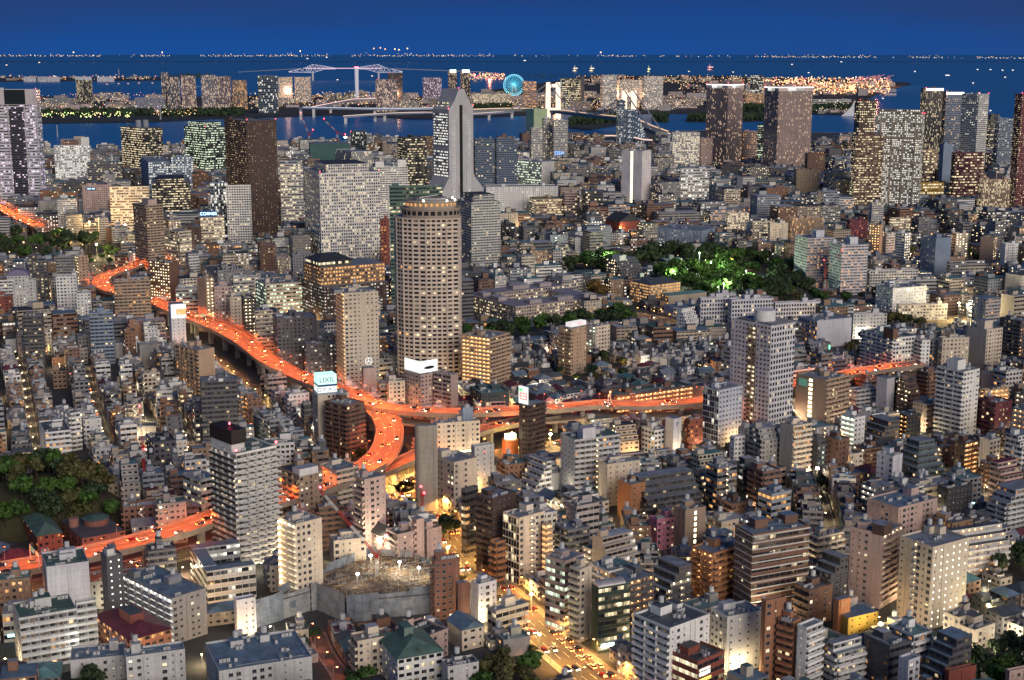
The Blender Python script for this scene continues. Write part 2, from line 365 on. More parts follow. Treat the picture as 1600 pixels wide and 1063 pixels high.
def roof_kit(root, wr, wl, h, col, roof, seed, far, par=.9):
    """Deck with parapet, machine room, tanks and units, each a part of the building."""
    r = random.Random(seed); m = MB(); w = facade('w'); c = tuple(col) + (.3,); t = .25
    m.face([(t, t, h + .06), (wr - t, t, h + .06), (wr - t, wl - t, h + .06), (t, wl - t, h + .06)], roofmat(roof))
    for (a, b, cc, d) in ((-.06, wr + .06, -.06, t), (-.06, wr + .06, wl - t, wl + .06), (-.06, t, t, wl - t), (wr - t, wr + .06, t, wl - t)): m.box(a, b, cc, d, h, h + par, w, c)
    m.build('roof', root)
    if min(wr, wl) < 5: return
    n = 1 + (wr * wl > 350)
    for k in range(n):
        pw, pl, ph = r.uniform(3, min(7, wr * .45)), r.uniform(3, min(6, wl * .5)), r.uniform(2.4, 4.2)
        x, y = r.uniform(.6, wr - pw - .6), r.uniform(wl * .35, max(wl * .36, wl - pl - .5)); y = min(y, wl - pl - .4)
        q = MB(); q.box(0, pw, 0, pl, 0, ph, w, tuple(mul(col, r.uniform(.85, 1.15))) + (.1,), roofmat(roof)); q.box(-.1, pw + .1, -.1, pl + .1, ph, ph + .18, w, c, roofmat('pale' if r.random() < .4 else roof))
        mr_ = link('machine_room', q.mesh('machine_room'), root, (x, y, h + .07))
        if far: continue
        if r.random() < .55: link('water_tank', tank_mesh(), mr_, (pw / 2, pl / 2, ph + .19))
        if r.random() < .35: link('antenna', antenna_mesh(), mr_, (.5, .5, ph + .19))
    if far: return
    area = wr * wl
    for k in range(r.randint(2, 4) + int(area / 120)):
        x, y = r.uniform(.8, max(.9, wr - 5)), r.uniform(.8, max(.9, wl - 2.2)); link('air_conditioner', ac_mesh(r.randint(0, 2)), root, (x, y, h + .07), 0 if r.random() < .7 else 1.57)
    for k in range(r.randint(2, 4)):
        m = MB(); y = r.uniform(.8, wl - .8); z = h + .35; a, b = sorted((r.uniform(.6, wr - .6), r.uniform(.6, wr - .6))); m.tube((a, y, z), (b, y, z), .09, STEEL, 5)
        if r.random() < .6: m.tube((b, y, z), (b, r.uniform(.8, wl - .8), z), .09, STEEL, 5)
        m.build('roof_pipe', root)
    m = MB(); n = max(2, int(wr / 2.2))
    for k in range(n + 1): m.tube((.12 + (wr - .24) * k / n, .1, h + par), (.12 + (wr - .24) * k / n, .1, h + par + .6), .035, STEEL, 4)
    m.tube((.12, .1, h + par + .6), (wr - .12, .1, h + par + .6), .04, STEEL, 4); m.tube((.1, .12, h + par + .6), (.1, wl - .12, h + par + .6), .04, STEEL, 4); m.build('railing', root)
def mass(m, wr, wl, z0, z1, codes, col, ox=0, oy=0, top=None, fl=None, cell=1.0):
    """One block of a building: its right face looks along -y, its left face along -x."""
    P = [(ox, oy), (ox + wr, oy), (ox + wr, oy + wl), (ox, oy + wl)]; ms = []; uvs = []
    L = [wr, wl, wr, wl]; cc = [codes[1], codes[2], codes[2], codes[0]]
    for i in range(4):
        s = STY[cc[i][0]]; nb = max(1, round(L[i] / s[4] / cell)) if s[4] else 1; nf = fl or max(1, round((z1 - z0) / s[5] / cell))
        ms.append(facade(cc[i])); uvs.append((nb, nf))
    m.prism(P, z0, z1, facade('w'), tuple(col), top or roofmat('grey'), False, None, ms, uvs)
def split_faces(xc, yb, x0, x1, th, zm):
    X, Y = gp(xc, yb); t = rad(th); out = []
    for (dx, dy), xx in (((-math.sin(t), math.cos(t)), x0), ((math.cos(t), math.sin(t)), x1)):
        dz = zm - CAM_H; k = (xx - CX) / F
        # X + s dx = k ((Y + s dy) cosP - dz sinP)
        A = k * (Y * math.cos(PITCH) - dz * math.sin(PITCH)) - X; Bq = dx - k * dy * math.cos(PITCH)
        out.append(A / Bq if abs(Bq) > 1e-6 else -1)
    return X, Y, out[0], out[1]
def protect(x0, x1, yt, vb, d): HERO.append((x0, x1, yt, vb, d))
def foot(X, Y, th, wr, wl, pad=1.5): FOOT.append((X, Y, rad(th), wr, wl, pad))
NAMES = {'tower': 'office_tower', 'flats': 'apartment_building', 'office': 'office_building', 'shop': 'shop_building', 'hall': 'hall_building', 'condo': 'residential_tower'}
CATS = {'tower': 'office tower', 'flats': 'apartment building', 'office': 'office building', 'shop': 'shop building', 'hall': 'hall', 'condo': 'residential tower'}
def hero(label, cat, x0, xc, x1, yt, yb, th, L, Rr, col, roof='grey', vb=None, lm=None, dl=None, dr=None, ter=None, crown=0, beacon=0, stair=None, ph=None, plainroof=False, geo=None, bands=None, ribs=None):
    X, Y = gp(xc, yb); h = zat(xc, yt, Y)
    _, _, wl, wr = split_faces(xc, yb, x0, x1, th, h * .6)
    if dl or wl <= 1: wl = dl or 14
    if dr or wr <= 1: wr = dr or 14
    wl = min(wl, 90 if Y < 2500 else 140); wr = min(wr, 120 if Y < 2500 else 200)
    root = thing(NAMES[cat], label, CATS[cat], (X, Y, 0), rad(th)); r = random.Random(label); seed = r.random()
    c = CN[col] if isinstance(col, str) else col; c = mul(c, r.uniform(.93, 1.05)); back = 'p.1' if Rr[0] in 'wbcpsd' else Rr
    near = Y < 1150; geo = near if geo is None else geo
    z1 = h; blocks = []
    if ter:                                           # the top storeys step back
        side, n, st = ter; fh = 3.1; z1 = max(3, h - n * fh)
        for k in range(n):
            s = st * (k + 1); a = s if 'R' in side else 0; b2 = s if 'L' in side else 0; e = s if 'B' in side else 0
            if wl - a - e < 3 or wr - b2 < 3: break
            blocks.append((b2, a, wr - b2, wl - a - e, z1 + k * fh, z1 + (k + 1) * fh))
    m = MB()
    fcode = [L, Rr]
    for i in (0, 1):                                   # windows of the near blocks are modelled one by one
        if geo and fcode[i][0] in 'pq' and Y < 800: fcode[i] = 'w'
    codes = (fcode[0], fcode[1], back)
    mass(m, wr, wl, 0, z1, codes, tuple(c) + (seed,), top=roofmat(roof), cell=2.2 if Y > 4300 else 1.25 if Y > 2300 else 1.0)
    tx, ty, tw, tl, tz = 0, 0, wr, wl, z1
    for k, (ox, oy, bw, bl, za, zb) in enumerate(blocks):
        mass(m, bw, bl, za + .02, zb, (L, Rr, back), tuple(c) + (seed + .01 * k,), ox, oy, top=roofmat(roof), fl=1); tx, ty, tw, tl, tz = ox, oy, bw, bl, zb
    m.build('wall', root)
    if not plainroof:
        rr = root
        if blocks:
            mm = MB(); mm.box(tx, tx + tw, ty, ty + tl, tz + .01, tz + .5, facade('w'), tuple(c) + (.2,), roofmat(roof)); mm.build('roof', root)
        else: roof_kit(root, wr, wl, h, c, roof, label, Y > 1500)
    # modelled windows, balconies and galleries
    for i, (code, ln) in enumerate(((L, wl), (Rr, wr))):
        s = STY[code[0]]; rz = -math.pi / 2 if i == 0 else 0
        org = (lambda q: (0, ln - q)) if i == 0 else (lambda q: (q, 0))
        nf = max(1, round(z1 / s[5])); fh = z1 / nf
        if geo and code[0] in 'bc' and ln > 3 and fh > 2:
            me = balcony_mesh(ln - .1, 1.25, mul(c, 1.08), code)
            for k in range(1, nf):
                link('balcony', me, root, (-.003, ln - .05, k * fh) if i == 0 else (.05, -.003, k * fh), rz)
        elif geo and code[0] in 'pq' and Y < 800 and ln > 3:
            nb = max(1, round(ln / s[4])); bw = ln / nb; ww, wh = (s[1] - s[0]) * bw, (s[3] - s[2]) * fh; cnt = 0
            num = ''.join(ch for ch in code[1:] if ch in '.0123456789'); p = float(num) if num else .15; hue = code[-1] if code[-1] in HUE and len(code) > 1 else 'y'
            kinds = [r.choice(((1, 1, 0), (1, 1, 0), (1.25, 1.25, -.4), (.55, .7, .35), (.4, .55, .5), None)) for _ in range(nb)]
            for k in range(nf):
                for j in range(nb):
                    if cnt >= 100 or kinds[j] is None or r.random() < .04: continue
                    cnt += 1; q = (j + .5) * bw; lit = hue if r.random() < p else '0'
                    x, y = (0, ln - q) if i == 0 else (q, 0); zz = (k + s[2]) * fh + kinds[j][2]
                    wa, ha = round(min(ww * kinds[j][0], bw * .9), 1), round(wh * kinds[j][1], 1); wo = link('window', window_mesh(wa, ha, lit), root, (x - .004, y, zz) if i == 0 else (x, y - .004, zz), rz); link('pane', pane_mesh(wa, ha, lit), wo)
        elif geo and code[0] in 'rgGqm' and Y < 1150 and ln > 4:
            mm = MB(); mm.box(0, ln, -.35, -.004, -.18, .18, facade('w'), tuple(mul(c, 1.05)) + (.4,)); me = mm.mesh('floor_ledge')
            for k in range(1, nf + 1):
                if k * fh < z1 - .3: link('floor_ledge', me, root, (0, ln, k * fh) if i == 0 else (0, 0, k * fh), rz)
    if near and Y < 900:
        pc = tuple(mul(c, .7)) + (.2,)
        for a, ln in ((0, wr), (1, wl)):
            for q in range(max(1, int(ln / 9))): x = r.uniform(.4, ln - .4); P0 = (x, -.12) if a == 0 else (-.12, x); mm = MB(); mm.tube((*P0, .3), (*P0, z1), .09, facade('w'), 5, pc); mm.build('rain_pipe', root)
    if ribs:                                           # upright fins on the right and left faces
        mm = MB(); n = int(wr / ribs)
        for k in range(n + 1): mm.box(wr * k / n - .3, wr * k / n + .3, -.9, -.003, 0, h, facade('w'), tuple(mul(c, 1.1)) + (.2,))
        n = max(1, int(wl / ribs))
        for k in range(1, n + 1): mm.box(-.9, -.003, wl * k / n - .3, wl * k / n + .3, 0, h, facade('w'), tuple(mul(c, 1.1)) + (.2,))
        mm.build('facade_fins', root)
    if bands:
        mm = MB(); n = int(h / 3.1); bc = tuple(CN[bands]) + (.2,)
        for k in range(1, n + 1):
            z = h * k / n - .5; mm.box(-.25, wr + .25, -.25, -.003, z, z + .55, facade('w'), bc); mm.box(-.25, -.003, 0, wl, z, z + .55, facade('w'), bc)
        mm.build('floor_bands', root)
    if crown:                                          # set back top storey
        mm = MB(); q = min(wr, wl) * .14; mass(mm, wr - 2 * q, wl - 2 * q, h + .07, h + crown, (L, Rr, back), tuple(mul(c, .8)) + (seed,), q, q, top=roofmat('dark')); mm.build('penthouse', root)
    if ph:                                             # lift shaft: fractions of the plan, height, colour
        for (fx, fy, fw, fd, hh, pc) in ph:
            mm = MB(); mm.box(fx * wr, (fx + fw) * wr, fy * wl, (fy + fd) * wl, h + .05, h + hh, facade('w'), tuple(CN[pc]) + (.3,), roofmat('pale' if pc in 'WS' else roof)); mm.build('lift_tower', root)
    if stair:
        nf = max(2, round(h / 3)); link('fire_stair', stair_mesh(nf, h / nf), root, (-.01, wl * .5 + 1.8, 0) if stair == 'L' else (wr * .5 - 1.8, -.01, 0), -math.pi / 2 if stair == 'L' else 0)
    for k in range(beacon):
        x, y = ((.6, .6), (wr - .6, .6), (.6, wl - .6), (wr - .6, wl - .6))[k]; link('warning_light', beacon_mesh(), root, (x, y, h + .9))
    foot(X, Y, th, wr, wl)
    protect(min(x0, xc), max(x1, xc), yt, vb if vb else yb - 5, Y)
    if lm: LM.append((lm, (x0 + x1) / 2, (yt + yb) / 2))
    root['_d'] = 0; del root['_d']
    return root, wr, wl, h
def text_on(parent, txt, x, y, z, size, mat, rz=0, name='lettering', ext=.03):
    cu = bpy.data.curves.new(name, 'FONT'); cu.body = txt; cu.size = size; cu.align_x = 'CENTER'; cu.align_y = 'CENTER'; cu.extrude = ext
    cu.materials.append(mat); tmp = bpy.data.objects.new(name, cu); COL.objects.link(tmp); bpy.context.view_layer.update()
    me = bpy.data.meshes.new_from_object(tmp.evaluated_get(bpy.context.evaluated_depsgraph_get())); bpy.data.objects.remove(tmp); bpy.data.curves.remove(cu)
    if not me.materials: me.materials.append(mat)
    o = link(name, me, parent, (x, y, z)); o.rotation_euler = (math.pi / 2, 0, rz); return o
# ------------------------------------------------------------------ buildings read off the photograph, far ones first
H = hero
# the far waterfront and the islands
H('small black tower block alone on the far reclaimed island', 'condo', 118, 121, 144, 126, 167, 8, 'm.3y', 'm.35y', (0.05, 0.05, 0.06), vb=162)
H('pale slim pair-end tower at left of the far condominium row', 'condo', 253, 254, 263, 114, 170, 8, 'm.3c', 'm.35c', (0.24, 0.24, 0.31), vb=166)
H('grey condominium block with sparse lights, second in the far waterfront row', 'condo', 261, 263, 281, 121, 171, 8, 'm.35c', 'm.35c', (0.13, 0.14, 0.19), vb=168)
H('grey condominium block with a pink beacon in the middle of the far row', 'condo', 283, 285, 306, 119, 171, 8, 'm.35c', 'm.45c', (0.25, 0.2, 0.24), vb=168, beacon=1)
H('pale condominium block right of the gap in the far waterfront row', 'condo', 314, 316, 338, 118, 171, 8, 'm.4c', 'm.45c', (0.24, 0.24, 0.31), vb=168)
H('pinkish condominium block next to last in the far waterfront row', 'condo', 338, 340, 361, 120, 171, 8, 'm.4c', 'm.45c', (0.25, 0.2, 0.24), vb=168)
H('lower pale condominium with warm roofline at right end of the far row', 'condo', 362, 364, 386, 126, 171, 8, 'm.4o', 'm.45o', (0.26, 0.22, 0.2), vb=168)
H('blue glass slab tower with white frame on the island', 'tower', 401, 404, 434, 119, 177, 6, 'g.1w', 'g.15w', 'U', vb=170)
H('wide pale office with giant lit square openings, left half', 'office', 434, 436, 457, 121, 160, 6, 'G.5o', 'G.6o', 'L', vb=153)
H('wide pale office with giant lit square openings and red roof lights, right half', 'office', 459, 461, 486, 121, 160, 6, 'G.5o', 'G.6o', 'L', vb=153, beacon=2)
H('pinkish lit residential block beside the slim white pier tower', 'condo', 587, 590, 621, 125, 175, 10, 'm.4c', 'm.45c', (0.25, 0.2, 0.24), vb=170, beacon=2)
H('dark narrow tower behind the pinkish lit residential block', 'condo', 606, 608, 629, 115, 166, 10, 'p.2o', 'p.2o', (0.05, 0.05, 0.06), vb=124, beacon=1)
H('white residential cluster left of the twin capped towers', 'condo', 660, 663, 690, 122, 160, 10, 'm.4v', 'm.45v', (0.25, 0.2, 0.24), vb=152)
H('left one of two dark towers with glowing caps by the bay', 'condo', 700, 702, 714, 112, 158, 10, 'm.3c', 'm.35c', (0.05, 0.05, 0.06), vb=140, crown=9)
H('right one of two dark towers with glowing caps by the bay', 'condo', 719, 721, 735, 112, 158, 10, 'm.3c', 'm.35c', (0.05, 0.05, 0.06), vb=140, crown=9)
H('long pale lit terminal building behind the bay bridge approach', 'office', 735, 738, 798, 147, 168, 4, 'q.5y', 'q.6y', 'C', vb=160)
H('brown office slab right of the blue observation wheel', 'office', 816, 818, 838, 128, 168, 6, 'r.4o', 'r.4o', 'P', vb=160)
H('dark glass office with bright yellow floors between the bridge towers', 'office', 875, 878, 907, 123, 172, 6, 'r.8y', 'r.85y', 'K', vb=163)
H('dark slim fin attached right of the yellow lit island office', 'office', 907, 908, 913, 121, 170, 6, 'w', 'w', 'D', vb=160)
H('left pale cube hotel with square lattice on the island', 'office', 938, 941, 964, 118, 170, 6, 'q.5c', 'q.5c', 'L', vb=160, beacon=1)
H('low link wing with lit lattice between two cube hotels', 'office', 964, 966, 1003, 126, 168, 6, 'q.4c', 'q.4c', 'L', vb=152)
H('right pale cube hotel with square lattice and red beacon', 'office', 1003, 1006, 1036, 120, 172, 6, 'q.5c', 'q.6c', 'L', vb=164, beacon=1)
H('dark tower with green white floors behind the lit port', 'tower', 1172, 1174, 1192, 118, 152, 6, 'r.5w', 'r.5w', 'K', vb=145)
H('low tan lit warehouse right of the pair of mullioned towers', 'office', 1163, 1165, 1196, 146, 166, 6, 'q.5o', 'q.5o', 'T', vb=160)
H('long white ferry terminal shed under the dark island trees', 'hall', 1268, 1270, 1330, 156, 168, 2, 'r.2w', 'r.3w', 'L', vb=163)
H('white sawtooth warehouse on the island left of the condominium row', 'hall', 208, 211, 258, 153, 171, 4, 'p.2w', 'p.2w', (0.24, 0.24, 0.31), vb=166)
H('pale warehouse by the lit container park', 'hall', 75, 78, 114, 154, 168, 2, 'p.2w', 'p.2w', 'G', vb=163)
for a, b, nm in ((36, 56, 'white far warehouse at the left of the shore strip'), (58, 112, 'long pink lit far warehouse on the shore strip'), (117, 143, 'pale far warehouse in the middle of the shore strip'), (151, 178, 'white far warehouse at the right of the shore strip')):
    H(nm, 'hall', a, a + 1, b, 120, 128, 0, 'p.3w', 'p.3v', 'L', vb=127, plainroof=True)
# city on the near side of the channel
H('tall grey tower with purple white lit floors at the left edge', 'tower', 1, 2, 61, 141, 328, 3, 'r.3v', 'r.42v', 'S', vb=305, lm='tall purple lit tower', beacon=2)
H('lower grey annex slab left of the purple lit tower', 'tower', -16, -15, 12, 185, 322, 3, 'r.3w', 'r.35w', 'L', vb=310)
H('wide white block with rows of lit windows and end shaft', 'office', 86, 88, 141, 228, 292, 4, 'q.7y', 'q.9w', 'W', vb=281, ph=[(.78, 0, .22, 1, 16, 'W')], lm='wide white lit block')
H('dark glass office with yellow floors and two roof tanks', 'office', 190, 227, 255, 201, 280, 40, 'r.8y', 'r.55y', 'K', vb=262, lm='roof tanked glass office')
H('dark glass office with green white floors and red beacons', 'office', 289, 324, 353, 200, 280, 40, 'r.7g', 'r.7g', 'K', vb=268, beacon=2, crown=10)
H('tall dark brown tower with slits and yellow lit side windows', 'tower', 353, 392, 434, 190, 374, 35, 'p.3y', 's.3y', 'N', vb=368, lm='tall dark brown tower', beacon=2)
H('blue grey office with dotted lit windows, lower left wing', 'office', 202, 234, 270, 254, 305, 20, 'w', 'q.75w', 'U', vb=298)
H('taller right wing of the blue grey dotted office', 'office', 268, 270, 302, 246, 305, 10, 'q.6w', 'q.8w', 'U', vb=298)
H('pinkish office with square windows and an oval blue sign', 'office', 127, 131, 175, 291, 338, 10, 'p.1w', 'p.12w', 'P', vb=330, lm='oval sign office')
H('beige banded office standing right of the oval blue sign', 'office', 173, 175, 234, 293, 368, 8, 'r.4y', 'r.5y', 'C', vb=352)
H('low black glass office with banded yellow floors', 'office', 236, 240, 298, 287, 348, 14, 'r.7y', 'r.75y', 'K', vb=330, crown=6)
H('blue glass flank tower left of the white gridded slim tower', 'tower', 330, 332, 357, 287, 385, 10, 'g.3w', 'g.35w', 'U', vb=375)
H('white gridded slim tower with a central strip of lit stair windows', 'condo', 355, 357, 393, 291, 388, 8, 'q.1y', 'q.12y', 'W', vb=380, lm='white gridded slim tower')
H('beige ribbon windowed slab right of the dark brown tower', 'office', 438, 441, 474, 257, 365, 10, 'r.5y', 'r.55y', 'L', vb=345)
H('dark grey block with white top beside the red cranes', 'tower', 547, 549, 573, 207, 262, 10, 'g.2w', 'g.2w', 'I', vb=236, beacon=1)
H('grey office with upright white columns below the cranes', 'office', 524, 551, 582, 238, 300, 30, 'm.1y', 'm.3y', 'L', vb=257)
H('green netted building under construction carrying the two cranes', 'office', 483, 486, 546, 226, 280, 10, 'w', 'w', (.05, .13, .12), vb=250)
H('large white gridded office block with hundreds of lit windows', 'tower', 470, 503, 594, 272, 418, 20, 'G.15y', 'G.34y', (.74, .73, .72), vb=408, lm='large white gridded office', crown=10, beacon=2)
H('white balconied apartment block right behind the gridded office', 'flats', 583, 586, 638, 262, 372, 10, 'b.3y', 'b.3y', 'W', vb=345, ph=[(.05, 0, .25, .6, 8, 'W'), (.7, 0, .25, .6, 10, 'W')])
H('slim red brick tower squeezed beside the gridded office', 'flats', 594, 596, 609, 345, 430, 8, 'p.2o', 'p.3o', 'R', vb=415)
H('dark glass office with yellow floors left of the stepped lavender tower', 'tower', 621, 635, 667, 217, 335, 20, 'r.3y', 'r.5y', 'K', vb=292)
H('dark teal glass tower behind the round topped tower', 'tower', 609, 612, 692, 293, 492, 10, 'g.2g', 'r.14y', 'V', vb=480)
H('dark blue apartment slab with two lit stair strips, left part', 'condo', 740, 743, 774, 218, 312, 8, 'b.15y', 'b.15y', 'E', vb=295)
H('dark blue apartment slab with two lit stair strips, right part', 'condo', 774, 776, 808, 217, 312, 8, 'b.15y', 'b.15y', 'E', vb=295)
H('brown grey residential tower with blue glass corner behind the round topped tower', 'condo', 712, 737, 782, 318, 428, 25, 'b.1y', 'b.15y', 'L', vb=416, crown=9, lm='blue cornered tower')
H('grey residential trio, lower left volume', 'condo', 828, 830, 848, 201, 268, 8, 'b.3y', 'b.35y', 'L', vb=250)
H('grey residential trio, tallest middle volume with lit edge', 'condo', 847, 849, 863, 186, 266, 8, 'b.4y', 'b.4y', 'L', vb=245)
H('grey residential trio, right volume with blue sign at its foot', 'condo', 862, 865, 887, 189, 268, 8, 'b.3y', 'b.35y', 'L', vb=245)
H('green lit box building with slanted blue glass front by the channel', 'office', 822, 834, 855, 171, 222, 30, 'w', 'w', (.40, .50, .32), vb=198)
H('blue slender upright slab beside the blue stepped glass building', 'tower', 963, 965, 977, 158, 240, 8, 'r.2w', 'r.25w', 'E', vb=222)
H('tall white windowless slab tower with one line of lit stair windows', 'tower', 971, 1002, 1017, 237, 322, 52, 't1y', 's0', (.74, .69, .70), vb=316, lm='tall white slab tower')
H('office with bright glass left face and white right fin', 'office', 807, 846, 866, 254, 300, 45, 'r.8g', 'w', 'L', vb=290)
H('long low white block with small dark windows', 'office', 757, 760, 872, 293, 345, 6, 'p.1w', 'p.15w', 'W', vb=330, lm='long low white block')
H('low beige office with green octagonal roof', 'office', 827, 835, 881, 312, 350, 12, 'r.5y', 'r.55y', 'T', roof='green', vb=336)
H('brown brick office right of the green octagonal roof', 'office', 879, 882, 905, 302, 350, 10, 'r.15y', 'r.2y', 'P', vb=336)
H('grey office with a bright lit window grid and dark side columns', 'office', 1047, 1050, 1093, 208, 272, 6, 'q.5w', 'q.8y', 'L', vb=260)
H('lower pinkish annex right of the bright gridded office', 'office', 1092, 1094, 1113, 217, 270, 6, 'p.1y', 'p.12y', 'P', vb=255)
H('pale office with white ribbon windows on a stepped site', 'office', 1060, 1063, 1108, 265, 322, 8, 'r.4w', 'r.5w', 'L', vb=312)
H('left of the two brown mullioned residential towers with glowing crown', 'condo', 1103, 1134, 1160, 132, 268, 40, 'm.1c', 'm.12c', 'P', vb=253, lm='left mullioned tower', beacon=3)
H('pinkish balcony slab between the two mullioned towers', 'condo', 1157, 1159, 1184, 206, 265, 8, 'b.2o', 'b.25o', 'P', vb=245)
H('narrow dark office with green lit floors between mullioned towers', 'office', 1183, 1184, 1195, 196, 268, 8, 'r.4g', 'r.5g', 'K', vb=245)
H('right broad brown mullioned residential tower with glowing white crown', 'condo', 1193, 1212, 1268, 136, 280, 22, 'm.1c', 'm.14c', 'P', vb=260, lm='right mullioned tower', beacon=3)
H('dark gold lit slender tower behind the bright office pair', 'tower', 1333, 1336, 1366, 158, 320, 8, 'q.4y', 'q.7y', 'N', vb=212, beacon=2)
H('bright gold office with dark frames, front left of the office pair', 'office', 1329, 1332, 1378, 213, 335, 8, 'q.5y', 'r.5y', 'B', vb=322)
H('tall beige office covered in hundreds of bright windows', 'tower', 1366, 1433, 1438, 180, 336, 60, 'q.8w', 'q.5w', (.46, .42, .37), vb=322, lm='tall bright windowed office', beacon=4, crown=8)
H('dark tower with lit upright edge lines, left of the waterfront trio', 'condo', 1436, 1439, 1471, 139, 275, 8, 'm.3y', 'm.25y', 'D', vb=238, beacon=1)
H('grey tower with lit balconies in the middle of the waterfront trio', 'condo', 1468, 1471, 1503, 145, 275, 8, 'b.25c', 'b.25c', 'U', vb=238, beacon=1)
H('white tower with fine balconies, right of the waterfront trio', 'condo', 1500, 1521, 1542, 148, 285, 30, 'b.2w', 'b.2w', 'W', vb=262, beacon=2, lm='white waterfront tower')
H('plain blue grey slab below the waterfront trio', 'office', 1467, 1470, 1487, 226, 305, 8, 'w', 'w', 'U', vb=285)
H('plum brown office with bright yellow lower floors', 'office', 1485, 1488, 1536, 240, 318, 10, 'r.3y', 'r.5y', 'M', vb=308)
H('beige office with upright dark window strips near the right edge', 'office', 1527, 1530, 1578, 282, 338, 8, 'm.4y', 'm.45y', 'T', vb=328)
H('dark red tower with scattered lit windows cut by the right edge', 'tower', 1581, 1584, 1625, 148, 335, 8, 'p.4y', 'p.45y', 'M', vb=325, beacon=2, lm='dark red tower')
H('blue grey balcony slab left of the dark red tower', 'condo', 1552, 1555, 1581, 186, 285, 8, 'b.25w', 'b.3w', 'U', vb=260)
H('dark small tower with lit floors behind the blue grey balcony slab', 'tower', 1541, 1543, 1560, 180, 262, 8, 'r.4y', 'r.4y', 'D', vb=200)
H('yellow lit low shopping block under the waterfront towers', 'shop', 1434, 1437, 1474, 287, 318, 10, 'r.8y', 'r.85y', 'Y', vb=308)
H('banded beige block behind the bright windowed office', 'office', 1437, 1440, 1464, 235, 300, 8, 'r.5y', 'r.5y', 'T', vb=285)
H('plain tan warehouse with blank front below the broad mullioned tower', 'hall', 1240, 1243, 1281, 266, 312, 8, 'w', 's.1y', 'T', vb=302)
H('brown block with few lights right of the broad mullioned tower', 'flats', 1257, 1260, 1289, 241, 295, 8, 'p.1y', 'p.15y', 'B', vb=268)
# middle distance, left
H('tall grey tan apartment tower with a dark vertical slot', 'condo', 210, 234, 257, 322, 440, 40, 'b.12y', 'b.12y', 'T', vb=428, lm='slotted apartment tower', ph=[(.3, .2, .5, .5, 6, 'P')])
H('beige ribbon office right of the slotted apartment tower', 'office', 256, 283, 300, 363, 430, 45, 'r.45y', 'r.5y', 'C', vb=418)
H('small dark brown cube block with few lit windows', 'office', 291, 294, 315, 356, 402, 15, 'p.15w', 'p.15w', 'N', vb=385)
H('yellow lit office under a dark blue sign', 'office', 311, 315, 351, 341, 395, 12, 'r.6y', 'r.8y', 'C', vb=378, lm='dark blue sign')
H('white stepped apartment block right of the beige ribbon office', 'flats', 290, 298, 313, 399, 440, 25, 'b.2y', 'b.2y', 'W', vb=428, ter=('R', 4, 1.5))
H('long grey office with dark roof in front of the white gridded tower', 'office', 320, 342, 384, 424, 470, 32, 'p.2w', 'p.3w', 'G', roof='dark', vb=448)
H('slim dark striped apartment with glowing stair edge, taller half', 'flats', 47, 49, 59, 400, 478, 10, 'b.3y', 'b.35y', 'D', vb=464)
H('slim dark striped apartment with glowing stair edge, lower half', 'flats', 58, 60, 76, 411, 478, 10, 'b.3y', 'b.35y', 'D', vb=464)
H('pale office with purple vaulted roof at the park edge', 'office', 11, 15, 46, 432, 490, 12, 'p.3w', 'p.35w', 'L', vb=478, lm='purple vaulted roof')
H('white annex slab right of the purple vaulted roof', 'office', 42, 44, 57, 440, 488, 12, 'w', 'p.1w', 'L', vb=474)
H('grey apartment slab with open corridors at the park corner', 'flats', 88, 91, 117, 403, 470, 12, 'b.1y', 'b.12y', 'G', vb=430)
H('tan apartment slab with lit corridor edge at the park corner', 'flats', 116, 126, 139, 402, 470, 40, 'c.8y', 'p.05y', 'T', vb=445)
H('white block with a tall dark slot in its front', 'flats', 88, 91, 121, 434, 495, 12, 'w', 'p.1y', 'W', vb=484, lm='dark slotted white block')
H('white apartment block with small windows right of the dark slotted one', 'flats', 118, 122, 143, 460, 505, 15, 'p.1w', 'p.2w', 'W', vb=492)
H('big tan brown apartment with central balconies by the expressway', 'flats', 176, 182, 236, 441, 522, 14, 'b.1y', 'b.15o', 'T', vb=495, lm='tan brown apartment')
H('brown roofed block with lit gallery left face', 'flats', 235, 268, 281, 412, 482, 55, 'c.7y', 'w', 'B', vb=466, roof='dark')
H('white slender sign tower with a large gold and white billboard', 'office', 264, 270, 290, 476, 548, 25, 'w', 's.1y', 'W', vb=540, lm='white slender billboard tower', plainroof=True)
H('pale blue grey apartment with wide balconies, lower left', 'flats', 139, 144, 178, 491, 570, 14, 'p.2y', 'b.12y', 'U', vb=555, roof='blue', lm='pale blue apartment')
H('dark tower with thin pale balconies in the left streets', 'flats', 38, 41, 68, 496, 572, 14, 'b.1y', 'b.15y', 'D', vb=556, lm='thin balconied tower')
H('white terraced block above the red brick house at left edge', 'flats', -6, -4, 21, 440, 495, 14, 'p.1y', 'b.15y', 'W', vb=462)
H('red brick block at the left edge', 'flats', -8, -6, 19, 465, 505, 14, 'p.1y', 'p.12y', 'R', vb=488)
H('tan slab with open lit gallery right of the billboard tower', 'flats', 309, 325, 335, 437, 520, 50, 'w', 'c.8y', 'T', vb=492)
H('pale pink block with small windows above the expressway', 'flats', 334, 338, 362, 450, 520, 15, 'p.1w', 'p.15w', 'P', vb=506)
H('greenish lit office left of the tan gallery slab', 'office', 272, 277, 311, 453, 505, 12, 'r.5g', 'r.45g', 'L', vb=485)
H('black slim apartment with stacked balconies beside the expressway', 'flats', 378, 384, 400, 468, 548, 20, 'b.2y', 'c.6y', 'K', vb=528)
H('tan block with balconies on the slope above the expressway', 'flats', 356, 362, 382, 466, 530, 20, 'b.2y', 'p.1y', 'C', vb=505)
H('long pale hall with lit ribbon behind the black slim apartment', 'hall', 361, 366, 408, 436, 480, 25, 'r.3y', 'r.5y', 'L', roof='blue', vb=470)
